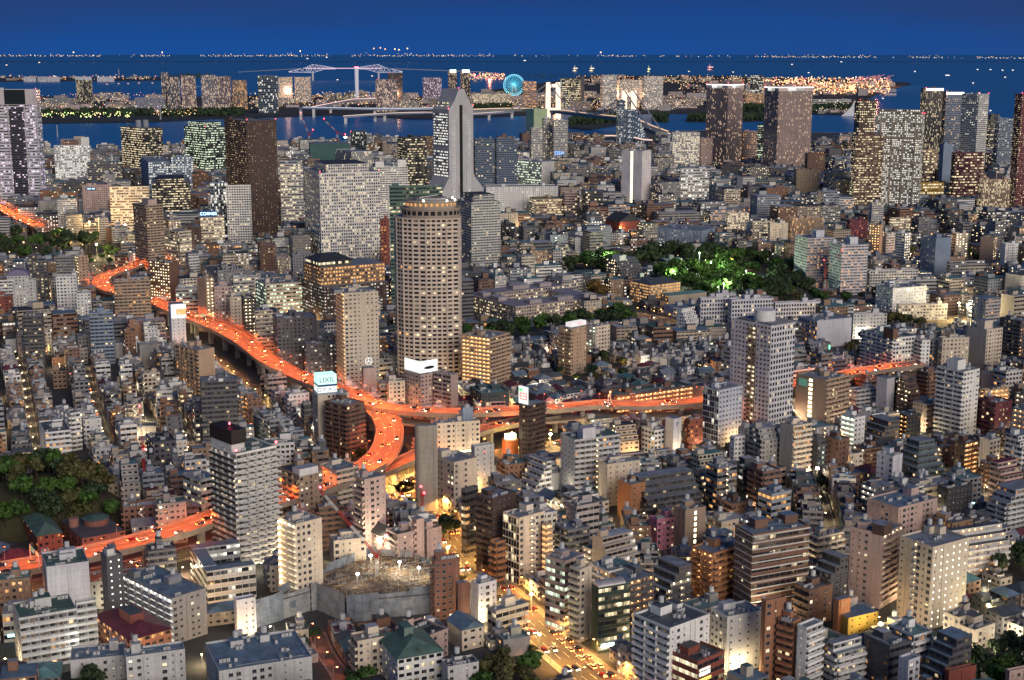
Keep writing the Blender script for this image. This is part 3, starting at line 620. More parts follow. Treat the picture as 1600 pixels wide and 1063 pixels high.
H('brown office with small lit windows left of the parking decks', 'office', 403, 408, 431, 384, 440, 20, 'p.1y', 'p.15y', 'B', vb=425)
H('small blue roofed office with lit upper windows', 'office', 434, 455, 456, 404, 440, 60, 'p.6y', 'w', 'C', roof='blue', vb=428)
H('plain grey office slab behind the brown hip roofed office', 'office', 455, 459, 491, 399, 455, 20, 's.1y', 'p.1y', 'G', vb=425)
H('open parking decks with greenish lights', 'office', 400, 418, 473, 446, 505, 25, 'r.6g', 'r.65g', 'C', vb=480)
H('stepped balcony apartment curving down to the expressway', 'flats', 398, 404, 430, 478, 568, 20, 'b.4y', 'b.35y', 'C', vb=545, ter=('R', 8, 1.4))
H('dark brown office base with white dotted windows and orange lit upper floors', 'office', 470, 507, 608, 449, 515, 30, 'p.5w', 'p.55w', 'N', vb=498, plainroof=True)
H('cream tower with warm lit galleries and chamfered top', 'condo', 526, 541, 592, 460, 614, 20, 'c.95o', 'p.1y', 'C', vb=600, lm='chamfered cream tower', ph=[(-.25, .1, .25, .5, 3, 'G')])
H('charcoal office with white dotted windows below the brown office', 'office', 427, 436, 496, 500, 590, 18, 'p.1w', 'p.12w', 'D', vb=560, lm='charcoal office')
H('darker charcoal wing with a few lit rooms', 'office', 475, 480, 527, 540, 598, 18, 'p.4w', 'p.35w', 'D', vb=580)
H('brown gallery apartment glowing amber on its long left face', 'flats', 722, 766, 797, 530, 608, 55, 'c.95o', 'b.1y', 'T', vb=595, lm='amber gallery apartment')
H('tall brown tower block with a small red lettered white sign on top', 'flats', 873, 892, 916, 516, 588, 45, 'c.2y', 'p.2y', 'T', vb=575, lm='white roof sign')
H('pale block with green lit front behind the brown sign tower', 'flats', 905, 930, 953, 512, 560, 40, 'c.4g', 'p.1y', 'C', vb=540)
H('twin pale residential towers, left one with orange lit balconies', 'condo', 1241, 1259, 1303, 374, 452, 14, 'b.3g', 'b.45o', 'S', vb=440, lm='left twin residential tower', ph=[(.45, .3, .3, .4, 8, 'S')])
H('twin pale residential towers, right one nearer the red crane', 'condo', 1295, 1312, 1355, 385, 462, 14, 'b.3g', 'b.4o', 'S', vb=448, lm='right twin residential tower', ph=[(.45, .3, .3, .4, 8, 'S')])
# middle distance, right
H('slim tan apartment with orange lit foot', 'flats', 1357, 1372, 1379, 353, 412, 55, 'c.8o', 'w', 'T', vb=398)
H('slim white apartment with lit zigzag galleries', 'flats', 1398, 1411, 1422, 366, 422, 40, 'b.1y', 'c.7y', 'W', vb=410, lm='slim white zigzag apartment')
H('wide plain grey apartment with one lit stair strip', 'flats', 1438, 1459, 1485, 374, 432, 30, 's.2y', 'w', 'U', vb=422)
H('tan apartment with lit balconies near the playing field trees', 'flats', 1486, 1491, 1512, 366, 415, 15, 'b.2y', 'c.6y', 'C', vb=398)
H('tan slab with lit galleries right of the dark trees', 'flats', 1531, 1550, 1557, 373, 420, 55, 'w', 'c.5y', 'T', vb=408)
H('white stepped block with small windows near the right edge', 'flats', 1563, 1568, 1590, 382, 428, 20, 'w', 'p.2w', 'W', vb=414)
H('maroon block with red lights among the mid distance roofs', 'flats', 1322, 1326, 1356, 345, 388, 12, 'p.2r', 'p.2r', 'M', vb=376)
H('tan tower with amber lit galleries right of the maroon block', 'flats', 1357, 1360, 1380, 318, 372, 12, 'p.1y', 'b.2y', 'L', vb=350)
H('bright yellow office behind the right twin tower', 'office', 1389, 1391, 1422, 342, 375, 8, 'r.7y', 'r.8y', 'C', vb=360)
H('brown fin fronted hall left of the twin towers', 'hall', 1230, 1234, 1286, 342, 388, 10, 'm.2o', 'm.25o', 'T', vb=374)
H('tan block with lit upright windows left of the fin fronted hall', 'office', 1199, 1202, 1231, 350, 392, 10, 'p.3y', 'p.4y', 'C', vb=372)
H('yellow lit long school block above the park', 'office', 1133, 1136, 1170, 334, 372, 10, 'q.6y', 'q.7y', 'C', vb=362)
H('cream wide school block at the right of the park', 'office', 1172, 1175, 1210, 348, 388, 10, 'q.4y', 'q.5y', 'C', vb=376)
H('white apartment with rows of lit windows beside the playing field', 'flats', 1368, 1393, 1447, 452, 495, 22, 'p.4y', 'p.8y', 'W', vb=485, lm='playing field apartment')
H('stepped grey college building with dark ribbon windows', 'office', 1479, 1483, 1541, 406, 440, 12, 'r.1w', 'r.15w', 'G', vb=430, ter=('R', 2, 4))
H('low white school wing with arcade right of the twin towers', 'hall', 1354, 1358, 1434, 424, 455, 8, 'q.1y', 'q.1y', 'L', vb=446)
H('long low slate roofed hall below the white school wing', 'hall', 1376, 1380, 1470, 440, 468, 8, 'w', 'r.1y', 'L', vb=455)
H('low yellow lit gymnasium beside the playing field', 'hall', 1400, 1403, 1480, 478, 502, 8, 'q.5y', 'q.6y', 'C', vb=495)
H('plain grey stone museum with a row of lit pillars', 'hall', 1246, 1275, 1330, 503, 545, 25, 'G.2o', 'w', 'S', vb=532, lm='stone museum')
H('low flat annex right of the stone museum', 'hall', 1328, 1332, 1379, 492, 530, 12, 'w', 'p.1y', 'L', vb=512)
H('white apartment with green roof above the expressway at right', 'flats', 1345, 1392, 1432, 530, 600, 25, 'b.15y', 'q.35y', 'W', roof='green', vb=562, lm='white green roofed apartment', ph=[(-.05, -.02, .2, .3, 8, 'B')])
H('white slim slab with dark slot right of the green roofed apartment', 'flats', 1428, 1437, 1452, 534, 600, 20, 'b.2r', 'p.05y', 'W', vb=580)
H('beige apartment with rounded corner and small windows', 'flats', 1465, 1469, 1513, 530, 592, 10, 'p.2y', 'p.2y', 'C', vb=572, lm='beige round cornered apartment')
H('large plain beige block with roof shafts at right', 'office', 1509, 1537, 1565, 517, 590, 30, 'w', 'p.02y', 'C', vb=575, ph=[(.1, .2, .5, .4, 7, 'C')])
H('dark slatted apartment right of the plain beige block', 'flats', 1560, 1590, 1612, 503, 575, 40, 'b.1y', 'c.4o', 'D', vb=560)
# modern white complex by the park and neighbours
H('white framed villa blocks, rear left cube of the modern complex', 'flats', 1107, 1110, 1150, 462, 495, 14, 'G.2w', 'G.2w', 'S', vb=480)
H('white framed villa blocks, front left cube of the modern complex', 'flats', 1090, 1094, 1137, 468, 512, 14, 'G.15y', 'G.2y', 'S', vb=505, lm='modern white framed complex')
H('white framed villa blocks, right long wing of the modern complex', 'flats', 1137, 1142, 1208, 470, 515, 14, 'G.15y', 'G.2y', 'S', vb=500)
H('white framed villa blocks, far right wing with four bays', 'flats', 1206, 1210, 1281, 475, 512, 12, 'G.1y', 'G.15y', 'S', vb=500)
H('white small apartment cluster left of the modern complex', 'flats', 1057, 1072, 1092, 485, 522, 40, 'p.1y', 'p.2y', 'W', vb=510, ter=('R', 3, 2))
H('tall pale tower with a white roof drum and white gridded right face', 'condo', 1141, 1199, 1240, 511, 682, 38, 'p.08y', 'G.14y', 'S', vb=660, lm='white roof drum')
H('long blue white school with red panelled end by the park', 'office', 1022, 1096, 1121, 362, 392, 60, 'p.4w', 'w', 'U', vb=378)
H('stepped dark residence with tower and lit stair in the trees', 'flats', 947, 969, 1003, 408, 442, 40, 'c.5y', 'p.25w', 'D', vb=432, ph=[(-.05, .0, .3, .5, 6, 'L')], ter=('R', 3, 2.5))
# centre
H('grey tower with a white stair shaft left of the centre', 'condo', 314, 318, 372, 598, 702, 14, 'p.1y', 'b.12y', 'D', vb=690, lm='white stair shaft', ph=[(.5, -.02, .12, .1, 2, 'W')])
H('tan apartment with lit gallery stair and amber blank side', 'flats', 276, 313, 336, 549, 622, 45, 'b.3o', 'w', 'T', vb=608, lm='amber sided apartment')
H('white round ended apartment with black balcony bands', 'flats', 88, 114, 127, 648, 705, 40, 'b.1y', 'b.1y', 'W', vb=692, lm='white round ended apartment', roof='slate')
H('white apartment with lit rooms in front of the round ended one', 'flats', 62, 74, 112, 678, 732, 25, 'w', 'b.45o', 'W', vb=716, roof='slate')
H('cream apartment under a lit rooftop sign cube', 'flats', 489, 499, 546, 618, 708, 22, 'p.1y', 'p.1y', 'C', vb=696, lm='lit sign cube', plainroof=True)
H('dark brown apartment with white ribbed balconies', 'flats', 509, 544, 570, 636, 722, 50, 'b.05y', 'b.1y', 'B', vb=706, lm='dark brown ribbed apartment')
H('pinkish slab with a round star emblem turning on its roof', 'office', 565, 569, 586, 576, 628, 18, 'w', 'w', 'P', vb=612, plainroof=True, lm='star emblem')
H('cream lit small block between the star emblem and the billboard', 'flats', 604, 608, 633, 598, 642, 16, 'p.2y', 'p.15y', 'C', vb=628)
H('salmon office under a glowing white billboard', 'office', 632, 658, 686, 588, 645, 40, 'p.2o', 'p.1y', 'P', vb=632, lm='glowing white billboard')
H('apartment with slanting dark windows right of the salmon office', 'flats', 679, 705, 716, 588, 648, 50, 'b.15y', 'w', 'P', vb=636, roof='blue')
H('green grey office hall with lettered roofline', 'hall', 735, 752, 795, 617, 655, 20, 'p.2y', 's.2y', 'I', roof='teal', vb=632)
H('low hall with bright blue roof beside the expressway', 'hall', 742, 745, 790, 629, 655, 10, 'r.2y', 'r.2y', 'P', roof='blue', vb=640, plainroof=True)
H('dark red brown tower with a tilted white lettered sign', 'office', 811, 825, 852, 634, 722, 45, 'p.05y', 'b.06y', 'N', vb=708, lm='tilted white sign', plainroof=True)
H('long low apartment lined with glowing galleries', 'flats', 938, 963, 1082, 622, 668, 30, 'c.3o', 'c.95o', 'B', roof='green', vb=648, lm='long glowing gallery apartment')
H('shorter gallery wing continuing behind the drum tower', 'flats', 1080, 1096, 1143, 606, 650, 30, 'w', 'c.7o', 'C', roof='green', vb=612)
H('white blue tall block with blank right wall and glass left edge', 'office', 1098, 1121, 1159, 612, 700, 38, 'g.15w', 'p.06y', (.55, .58, .68), vb=688, lm='white blue tall block')
H('brick red small apartment beside the parking slab', 'flats', 1070, 1077, 1098, 658, 706, 25, 'b.15o', 'p.3o', 'R', vb=692)
H('white blank parking slab marked with a letter', 'office', 1039, 1051, 1064, 655, 714, 35, 'w', 'w', 'S', vb=704, lm='white parking slab', plainroof=True)
H('beige office with lit ribbon, long block behind the cladding shaft', 'office', 678, 683, 750, 664, 735, 16, 'w', 'p.12o', 'C', vb=700, lm='lit ribbon office')
H('tall clad shaft with a rounded end facing the crossing', 'office', 654, 657, 684, 666, 800, 12, 'w', 'w', (.38, .35, .30), vb=785, lm='tall clad shaft', plainroof=True)
H('beige apartment block stepping down beside the clad shaft', 'flats', 677, 710, 746, 725, 805, 40, 'p.15y', 'p.1y', 'C', vb=792, lm='stepping beige apartment')
H('white block with a small red emblem on its wall', 'flats', 736, 742, 772, 700, 772, 30, 'w', 's.1y', 'L', vb=735)
H('white apartment with one sloping terraced front, dark glazed', 'flats', 812, 838, 862, 718, 785, 35, 'b.05y', 'b.1y', 'W', vb=768, lm='white sloping apartment', ter=('L', 5, 1.8))
H('grey beige tower with lit stair bay and green roof', 'flats', 876, 897, 968, 690, 780, 25, 's.1y', 'b.12o', 'L', roof='green', vb=765, lm='grey beige stair tower', ph=[(.18, .0, .28, .4, 7, 'S')], stair='R')
H('pale block with drawn joints right of the grey beige tower', 'flats', 935, 948, 1000, 728, 792, 25, 'w', 's.1y', 'C', vb=775)
H('orange brown slab in front of the dark terraced apartment', 'flats', 965, 985, 1008, 760, 815, 35, 'w', 's.1y', 'O', vb=800)
H('wide dark terraced apartment with lit penthouse windows', 'flats', 985, 1010, 1096, 755, 815, 25, 'b.1y', 'b.2y', 'D', vb=800, lm='wide dark terraced apartment', ter=('R', 3, 3))
H('white stepped pyramid apartment with slanted ribbon windows', 'flats', 1022, 1030, 1052, 690, 730, 25, 'b.1y', 'b.12y', 'S', vb=716, ter=('R', 5, 1.6))
H('pink terraced apartment behind the grey beige tower', 'flats', 966, 972, 1010, 690, 735, 22, 'b.1y', 'b.15o', 'P', vb=716, ter=('R', 4, 2.0))
H('white small block with one arched window bay', 'flats', 1140, 1146, 1164, 685, 735, 30, 'p.1y', 'p.12y', 'W', vb=720)
# centre right and right
H('tan hotel with blank brown end and green corner sign', 'office', 1243, 1287, 1326, 596, 672, 40, 't1y', 'b.15y', 'T', vb=658, lm='green signed hotel')
H('pale balcony block with blue roof right of the tan hotel', 'flats', 1325, 1337, 1372, 612, 650, 30, 'c.4y', 'b.1y', 'L', roof='blue', vb=638)
H('white lift slab beside a black sign wall', 'office', 1369, 1383, 1397, 592, 655, 35, 'w', 'w', 'S', vb=640, plainroof=True)
H('tall white apartment tower with dark balcony bands on its left', 'condo', 1462, 1499, 1528, 583, 690, 36, 'b.06y', 'p.12y', 'W', vb=682, lm='tall white apartment tower', ph=[(.1, .3, .5, .4, 7, 'W')])
H('brown apartment block left of the tall white apartment tower', 'flats', 1431, 1447, 1468, 584, 640, 35, 'b.08y', 'b.1y', 'B', vb=625)
H('white framed tower with lit golden rooms', 'flats', 1218, 1236, 1267, 668, 748, 30, 'w', 'b.4o', 'C', vb=738, lm='golden roomed tower')
H('slim dark apartment with green lit bands', 'flats', 1265, 1276, 1290, 690, 745, 30, 'p.1y', 'b.4g', 'D', vb=732)
H('brown grey plain block beside the slim dark apartment', 'flats', 1288, 1308, 1326, 690, 748, 35, 'p.08y', 'p.1y', 'B', vb=730)
H('white block with a curling lit stair', 'flats', 1314, 1333, 1351, 655, 700, 35, 'c.9g', 'p.05y', 'W', vb=692, lm='curling stair block')
H('dark terraced apartment with four lit rooms', 'flats', 1345, 1372, 1405, 662, 700, 28, 'b.15o', 'b.25o', 'D', vb=690, ter=('L', 3, 2.5))
H('dark block with orange lit stair bay', 'flats', 1405, 1416, 1438, 652, 692, 30, 'c.8o', 'p.1o', 'K', vb=684)
H('teal grey stepped pyramid apartment with an orange roof box', 'flats', 1398, 1432, 1476, 700, 758, 28, 'b.15y', 'b.25y', (.12, .17, .19), vb=745, lm='teal stepped pyramid apartment', ter=('LR', 4, 2.2), ph=None)
H('white panelled block in front of the teal stepped apartment', 'flats', 1369, 1392, 1409, 715, 775, 40, 'p.1y', 'w', 'S', vb=750, roof='teal')
H('wide grey office with blue flat roof at right', 'office', 1354, 1400, 1463, 796, 868, 34, 'p.1o', 'q.08y', 'P', vb=850, lm='wide blue roofed office', roof='blue')
H('black small office with blue roof right of the wide grey one', 'office', 1464, 1478, 1518, 766, 820, 30, 'p.1y', 'p.05y', 'K', roof='blue', vb=800)
H('brown apartment with a column of orange lamps', 'flats', 1491, 1505, 1527, 695, 745, 35, 'p.15y', 'c.95o', 'B', vb=735)
H('dark purple block with small lit windows right of the white tower', 'flats', 1526, 1552, 1580, 632, 690, 30, 'b.2y', 'p.35y', 'M', vb=670)
H('orange lit curved block behind the dark purple one', 'flats', 1530, 1536, 1575, 612, 650, 20, 'c.9o', 'c.9o', 'T', vb=632)
H('terraced maroon roofed apartment at the right edge', 'flats', 1546, 1572, 1604, 730, 790, 30, 'b.12y', 'b.1y', 'P', vb=770, ter=('R', 3, 2.5), roof='maroon')
H('grey terraced apartment with white bands at the right edge', 'flats', 1544, 1570, 1622, 770, 835, 30, 'b.1o', 'b.1o', 'L', vb=815, ter=('L', 2, 3))
H('bright white lit block right of the lamp column', 'flats', 1530, 1544, 1562, 690, 735, 35, 'w', 'p.2w', 'W', vb=720)
# foreground, left
H('white tower with black zigzag balconies and a black roof box', 'condo', 332, 376, 434, 712, 888, 42, 'b.35y', 'b.12y', 'W', vb=868, lm='zigzag balcony tower', roof='green')
H('glazed office with ribbon windows behind the zigzag tower', 'office', 287, 316, 341, 752, 812, 45, 'r.4y', 'r.3y', 'L', roof='blue', vb=785)
H('low black roofed office at the foot of the street', 'office', 229, 242, 276, 694, 735, 25, 'p.1y', 'p.1y', 'D', roof='dark', vb=715)
H('white panel clad office with green roof in front of the expressway', 'office', 67, 79, 141, 889, 985, 24, 'p.1y', 'w', 'S', roof='green', vb=940, lm='white panel clad office', plainroof=False)
H('dark slim sign tower left of the lit gallery office', 'office', 160, 173, 194, 874, 985, 35, 's.1y', 'd.5w', 'D', vb=960, lm='dark slim sign tower', ph=[(.1, .1, .45, .5, 4, 'L')])
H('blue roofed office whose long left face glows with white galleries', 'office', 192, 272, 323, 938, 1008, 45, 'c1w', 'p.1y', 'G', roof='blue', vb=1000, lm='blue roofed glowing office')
H('green roofed apartment with six white balcony rows at lower left', 'flats', 22, 36, 122, 969, 1050, 27, 'p.05y', 'b.2c', 'L', roof='green', vb=1035, lm='green roofed apartment')
H('pale column and balcony wing right of the green roofed apartment', 'flats', 119, 124, 152, 945, 1020, 27, 's.05y', 'b.1y', 'L', roof='green', vb=1000)
H('white apartment with round portholes near the courtyard building', 'flats', 366, 372, 400, 941, 1000, 28, 'w', 'p.05y', 'S', vb=985)
H('white rooftop block with two lines of dark lettering', 'flats', 396, 399, 419, 1000, 1060, 16, 'w', 'w', 'L', vb=1040, plainroof=True, lm='dark lettered block')
H('white apartment at the bottom edge with four dark windows', 'flats', 322, 345, 488, 1052, 1118, 22, 'p.05y', 'p.1g', 'L', roof='blue', vb=1063)
H('pale low roof building with dark skylight strips at the bottom edge', 'hall', 195, 200, 290, 1030, 1085, 20, 'w', 'p.1y', 'L', roof='blue', vb=1063)
H('low long grey hall left of the pale low roof', 'hall', 108, 112, 195, 1035, 1070, 14, 'p.1y', 'p.2y', 'L', roof='blue', vb=1050)
# foreground, centre
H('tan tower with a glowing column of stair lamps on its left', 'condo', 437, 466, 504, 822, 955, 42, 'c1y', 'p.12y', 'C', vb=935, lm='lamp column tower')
H('grey brown block with white glazed rooftop box', 'flats', 433, 470, 505, 745, 830, 40, 'b.2y', 'p.1y', 'T', vb=800, roof='dark', ph=[(.0, -.02, .8, .3, 4, 'W')])
H('blue roofed apartment with balconies beside the curving expressway', 'flats', 500, 527, 562, 738, 805, 40, 'p.1y', 'b.15y', 'C', roof='blue', vb=785)
H('pinkish tower with lit rounded balconies on its left edge', 'flats', 554, 572, 603, 752, 880, 38, 'b.5y', 'p.1y', 'P', roof='blue', vb=850, lm='rounded balcony tower')
H('white small windowed block behind the building site', 'flats', 515, 523, 572, 848, 910, 20, 'w', 'p.08y', 'C', vb=890)
H('dark brown flats left of the white small windowed block', 'flats', 494, 500, 534, 795, 862, 20, 'b.1y', 'b.1y', 'B', vb=845)
H('grey flats with terrace between the gabled house and the shaft', 'flats', 604, 622, 652, 838, 900, 35, 'b.1y', 'p.2y', 'P', roof='slate', vb=882)
H('plain pinkish shaft block beside the avenue corner', 'flats', 644, 652, 663, 812, 895, 35, 'c.3y', 'w', 'P', vb=870, plainroof=True)
H('pinkish corner block with dark roof beside the avenue', 'flats', 659, 668, 690, 830, 890, 35, 'p.2y', 'p.15y', 'P', roof='dark', vb=872)
H('dark glazed block with a red wall sign on the avenue', 'shop', 721, 728, 747, 768, 870, 45, 'r.1y', 'r.1o', 'D', vb=850)
H('tall dark brown tower with pale ladder balconies facing the avenue', 'flats', 744, 770, 806, 782, 898, 45, 'b.08y', 'p.05y', 'N', vb=880, lm='tall dark brown ladder tower')
H('low brown flats left of the cream stair tower', 'flats', 766, 776, 790, 850, 910, 40, 'b.1o', 'b.1y', 'O', vb=895)
H('cream tower with dark glass strip and lamp lit outside stair', 'flats', 786, 811, 851, 812, 915, 40, 'g.2y', 'p.05y', 'C', vb=898, lm='lamp lit stair tower', stair='R')
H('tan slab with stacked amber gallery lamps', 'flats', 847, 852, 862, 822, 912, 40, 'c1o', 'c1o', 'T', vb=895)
H('pale pink office with bands of greenish lit floors', 'office', 852, 882, 912, 880, 990, 48, 'r.75g', 'r.3g', 'P', vb=965, lm='pale pink banded office', roof='blue')
H('cream narrow apartment right of the pale pink banded office', 'flats', 890, 905, 924, 893, 1005, 45, 'b.1y', 'p.2y', 'C', vb=985, lm='cream narrow apartment')
H('dark green office with silver barrel vault roof', 'office', 924, 934, 984, 919, 1022, 24, 'p.2y', 'r.25y', (.035, .06, .05), vb=1005, lm='barrel vault office', plainroof=True)
H('red brick house beside the building site', 'flats', 672, 680, 718, 880, 970, 22, 'p.05y', 'p.04y', (.20, .09, .07), vb=955)
H('brick chimney like shaft in front of the red brick house', 'flats', 712, 716, 734, 912, 985, 22, 'w', 'w', (.22, .10, .07), vb=968, plainroof=True)
H('white blank block with blue roof at the avenue', 'flats', 735, 748, 776, 916, 975, 35, 'w', 'p.1y', 'S', roof='blue', vb=965)
H('cream low shop with blue roof at the avenue', 'shop', 762, 775, 826, 958, 998, 35, 'r.6y', 'r.4o', 'C', roof='blue', vb=985)
H('flat brown grey hall in front of the building site', 'hall', 548, 560, 612, 1005, 1060, 25, 'b.1y', 'p.1y', 'C', roof='tan', vb=1030)
H('wide dark roofed hall behind the green hip roof', 'hall', 618, 660, 700, 1000, 1040, 45, 'w', 'p.2o', 'P', roof='dark', vb=1020)
H('flat roof block carrying silver ducts at the bottom edge', 'hall', 690, 700, 748, 1045, 1090, 22, 'w', 'p.1y', 'L', roof='dark', vb=1063)
# foreground, right
H('shocking pink small block with a few windows', 'flats', 1014, 1026, 1054, 815, 862, 30, 'p.2y', 'p.1y', 'F', vb=850, lm='pink block')
H('tan plain slab with one lit stair strip', 'flats', 1053, 1069, 1102, 800, 872, 30, 'p.1y', 't.8y', 'T', vb=855)
H('large brown tower block with thin white bands', 'condo', 1147, 1172, 1263, 838, 962, 24, 'p.1y', 'r.12y', 'B', vb=945, lm='large brown banded tower', bands='L', roof='blue')
H('dark terraced block with bright yellow lamps', 'flats', 1008, 1040, 1080, 893, 962, 35, 'b.1y', 'c.5y', 'D', vb=948, ter=('L', 3, 2.5))
H('brown corner apartment with lit left face', 'flats', 1080, 1112, 1148, 868, 945, 40, 'c.4o', 'b.15o', 'O', vb=930, lm='brown corner apartment')
H('white jagged apartment with chequered balconies on its left', 'flats', 990, 1044, 1108, 985, 1095, 40, 'b.1y', 'p.1y', 'W', vb=1063, lm='chequered balcony apartment', roof='slate')
H('pale grey panel block with sunken roof deck', 'office', 1110, 1134, 1189, 967, 1055, 26, 'p.2y', 's.15y', 'L', vb=1035, lm='pale grey panel block')
H('red framed shop block with dark glass front and white sign', 'shop', 1042, 1088, 1131, 1037, 1110, 42, 'r.95y', 'r.2y', 'R', vb=1063, roof='dark')
H('small cream house with yellow lit windows near the red framed shops', 'flats', 964, 978, 1002, 1024, 1062, 30, 'p.6y', 'p.3y', 'C', vb=1050)
H('tall brown block with a column of lit stair windows', 'condo', 1327, 1374, 1408, 838, 952, 48, 'p.08y', 'c.4y', 'P', vb=935, lm='lit stair block', ph=[(-.02, -.02, .4, .35, 5, 'N')])
H('cream tower dotted with tiny lights and zigzag stair', 'condo', 1404, 1450, 1511, 858, 985, 33, 'p.03y', 'd.75w', 'C', vb=970, lm='cream dotted tower', stair='L')
H('long terraced apartment with amber arcades at the right', 'flats', 1472, 1490, 1577, 838, 905, 22, 'b.1o', 'c.5o', 'L', vb=890, ter=('R', 2, 3), roof='slate')
H('dark stepped block left of the tall brown one', 'flats', 1270, 1296, 1325, 868, 948, 35, 'b.1y', 'p.1y', 'D', vb=932, ter=('L', 3, 3))
H('white cream block above the dark stepped one', 'flats', 1262, 1276, 1318, 842, 900, 30, 'b.1y', 'b.1y', 'C', roof='blue', vb=868)
H('yellow lit wall building with dark blue roof', 'hall', 1302, 1324, 1372, 966, 1005, 28, 'w', 's.05y', 'Y', roof='blue', vb=985, plainroof=True, lm='yellow walled building')
H('orange sign tower beside the yellow walled building', 'office', 1302, 1308, 1328, 938, 1000, 30, 'w', 'w', (.42, .17, .08), vb=985, plainroof=True)
H('brown brick apartment with square lit windows at the bottom', 'flats', 1188, 1192, 1226, 942, 1070, 28, 'p.2y', 'p.25y', (.32, .15, .085), vb=1015)
H('orange brick apartment with dark balconies below the brick one', 'flats', 1214, 1236, 1250, 975, 1075, 50, 'b.1y', 'w', (.36, .16, .09), vb=1063)
H('white slender block lit from below by its entrance', 'flats', 1244, 1256, 1284, 984, 1085, 40, 'd.5w', 'b.2c', 'W', vb=1063, lm='bottom lit block')
H('white terraced flats with lit shop at its corner', 'flats', 1292, 1306, 1352, 1000, 1075, 30, 'b.4y', 'b.3y', 'W', vb=1055, ter=('R', 2, 2.5))
H('dark ribbed terraced apartment at the bottom right', 'flats', 1440, 1468, 1517, 1008, 1090, 32, 'b.08y', 'b.1y', 'D', vb=1063, ter=('L', 4, 2), roof='blue', lm='dark ribbed terraced apartment')
H('low cream office with flat roofs right of the cream dotted tower', 'office', 1474, 1496, 1528, 968, 1010, 35, 'p.3w', 'p.1y', 'C', roof='slate', vb=995)
H('lower wing with sunken terrace beside the low cream office', 'office', 1496, 1520, 1554, 988, 1020, 35, 'p.1w', 'p.1y', 'C', roof='slate', vb=1005)
H('salmon block cut by the bottom right corner', 'flats', 1570, 1574, 1625, 1052, 1100, 22, 'p.1y', 'p.1y', 'P', vb=1063, roof='tan')
H('green grey small block cut by the bottom edge', 'flats', 1475, 1480, 1524, 1052, 1095, 25, 'w', 'w', 'R', vb=1063, roof='teal')
H('white bright block with narrow terrace left of the dark ribbed apartment', 'flats', 1403, 1416, 1436, 1035, 1100, 35, 'p.3w', 'p.1w', 'S', vb=1063)
H('grey brown flats behind the orange sign tower', 'flats', 1240, 1262, 1300, 925, 980, 32, 'b.2o', 'p.2y', 'B', vb=960, roof='slate')
# ------------------------------------------------------------------ ground, water, islands
def sheet(name, poly, z, m, k='structure'):
    b = MB(); b.face([(x, y, z) for x, y in poly], m); o = b.build(name); return kind(o, k)
def land_poly(pts, z=0): return [gp(x, y, z) for x, y in pts]
GROUNDM = plain('ground_soil', (.055, .058, .062), .9, .35, .05)
wm = newmat('sea_water'); b = NB(wm.node_tree)
geo_ = b.n('ShaderNodeNewGeometry'); mp = b.n('ShaderNodeMapping'); mp.inputs['Scale'].default_value = (.02, .06, 1); b.nt.links.new(geo_.outputs['Position'], mp.inputs[0])
ns = b.noise(1.0, 4.0, mp.outputs[0]); q = b.bsdf(b.mix(ns, (.008, .12, .31, 1), (.026, .24, .55, 1)), .28, spec=.3)
bp = b.n('ShaderNodeBump'); bp.inputs['Strength'].default_value = .12; bp.inputs['Distance'].default_value = 2.0; b.nt.links.new(ns, bp.inputs['Height']); b.nt.links.new(bp.outputs[0], q.inputs['Normal'])
sheet('sea', [(-200000, 1500), (200000, 1500), (200000, 320000), (-200000, 320000)], -2.0, wm)
NEAR = [(-700, 246), (0, 246), (70, 248), (150, 252), (250, 250), (430, 244), (470, 236), (600, 238), (700, 232), (810, 226), (900, 214), (1000, 206), (1100, 204), (1190, 206), (1330, 208), (1460, 214), (1545, 205), (1600, 200), (2300, 196)]
np_ = land_poly(NEAR)
sheet('city_ground', [(-3000, 300), (3000, 300)] + np_[::-1], 0.0, GROUNDM)
q = MB()
for i in range(len(np_) - 1): q.wall(np_[i + 1], np_[i], -2.1, .4, CONC)
kind(q.build('quay_wall'), 'structure')
isl = plain('island_ground', (.030, .036, .040), .9, .3, .02)
LANDS = [('island_ground', [(-500, 195), (60, 193), (240, 191), (330, 186), (440, 183), (520, 180), (640, 186), (700, 186), (900, 177), (1000, 178), (1200, 178), (1330, 180), (1345, 160), (1388, 140), (1425, 132), (1420, 129), (1300, 124), (1130, 119), (930, 118), (700, 150), (540, 152), (430, 148), (270, 152), (262, 158), (60, 150), (-100, 150)]),
         ('airport_ground', [(-500, 129), (0, 128), (250, 126), (255, 121), (-500, 119)]), ('fort_island', [(888, 200), (920, 203), (965, 196), (960, 186), (925, 184), (895, 190)]),
         ('park_island', [(1020, 190), (1045, 191), (1043, 186), (1018, 185)]), ('battery_island', [(1070, 190), (1130, 191), (1200, 189), (1195, 183), (1075, 184)])]
for nm, pts in LANDS: sheet(nm, land_poly(pts), -1.0, isl)
sheet('distant_shore', [(-60000, 44000), (60000, 44000), (60000, 46500), (-60000, 46500)], -1.0, plain('far_shore', (.006, .03, .085), .9, .2, .001))
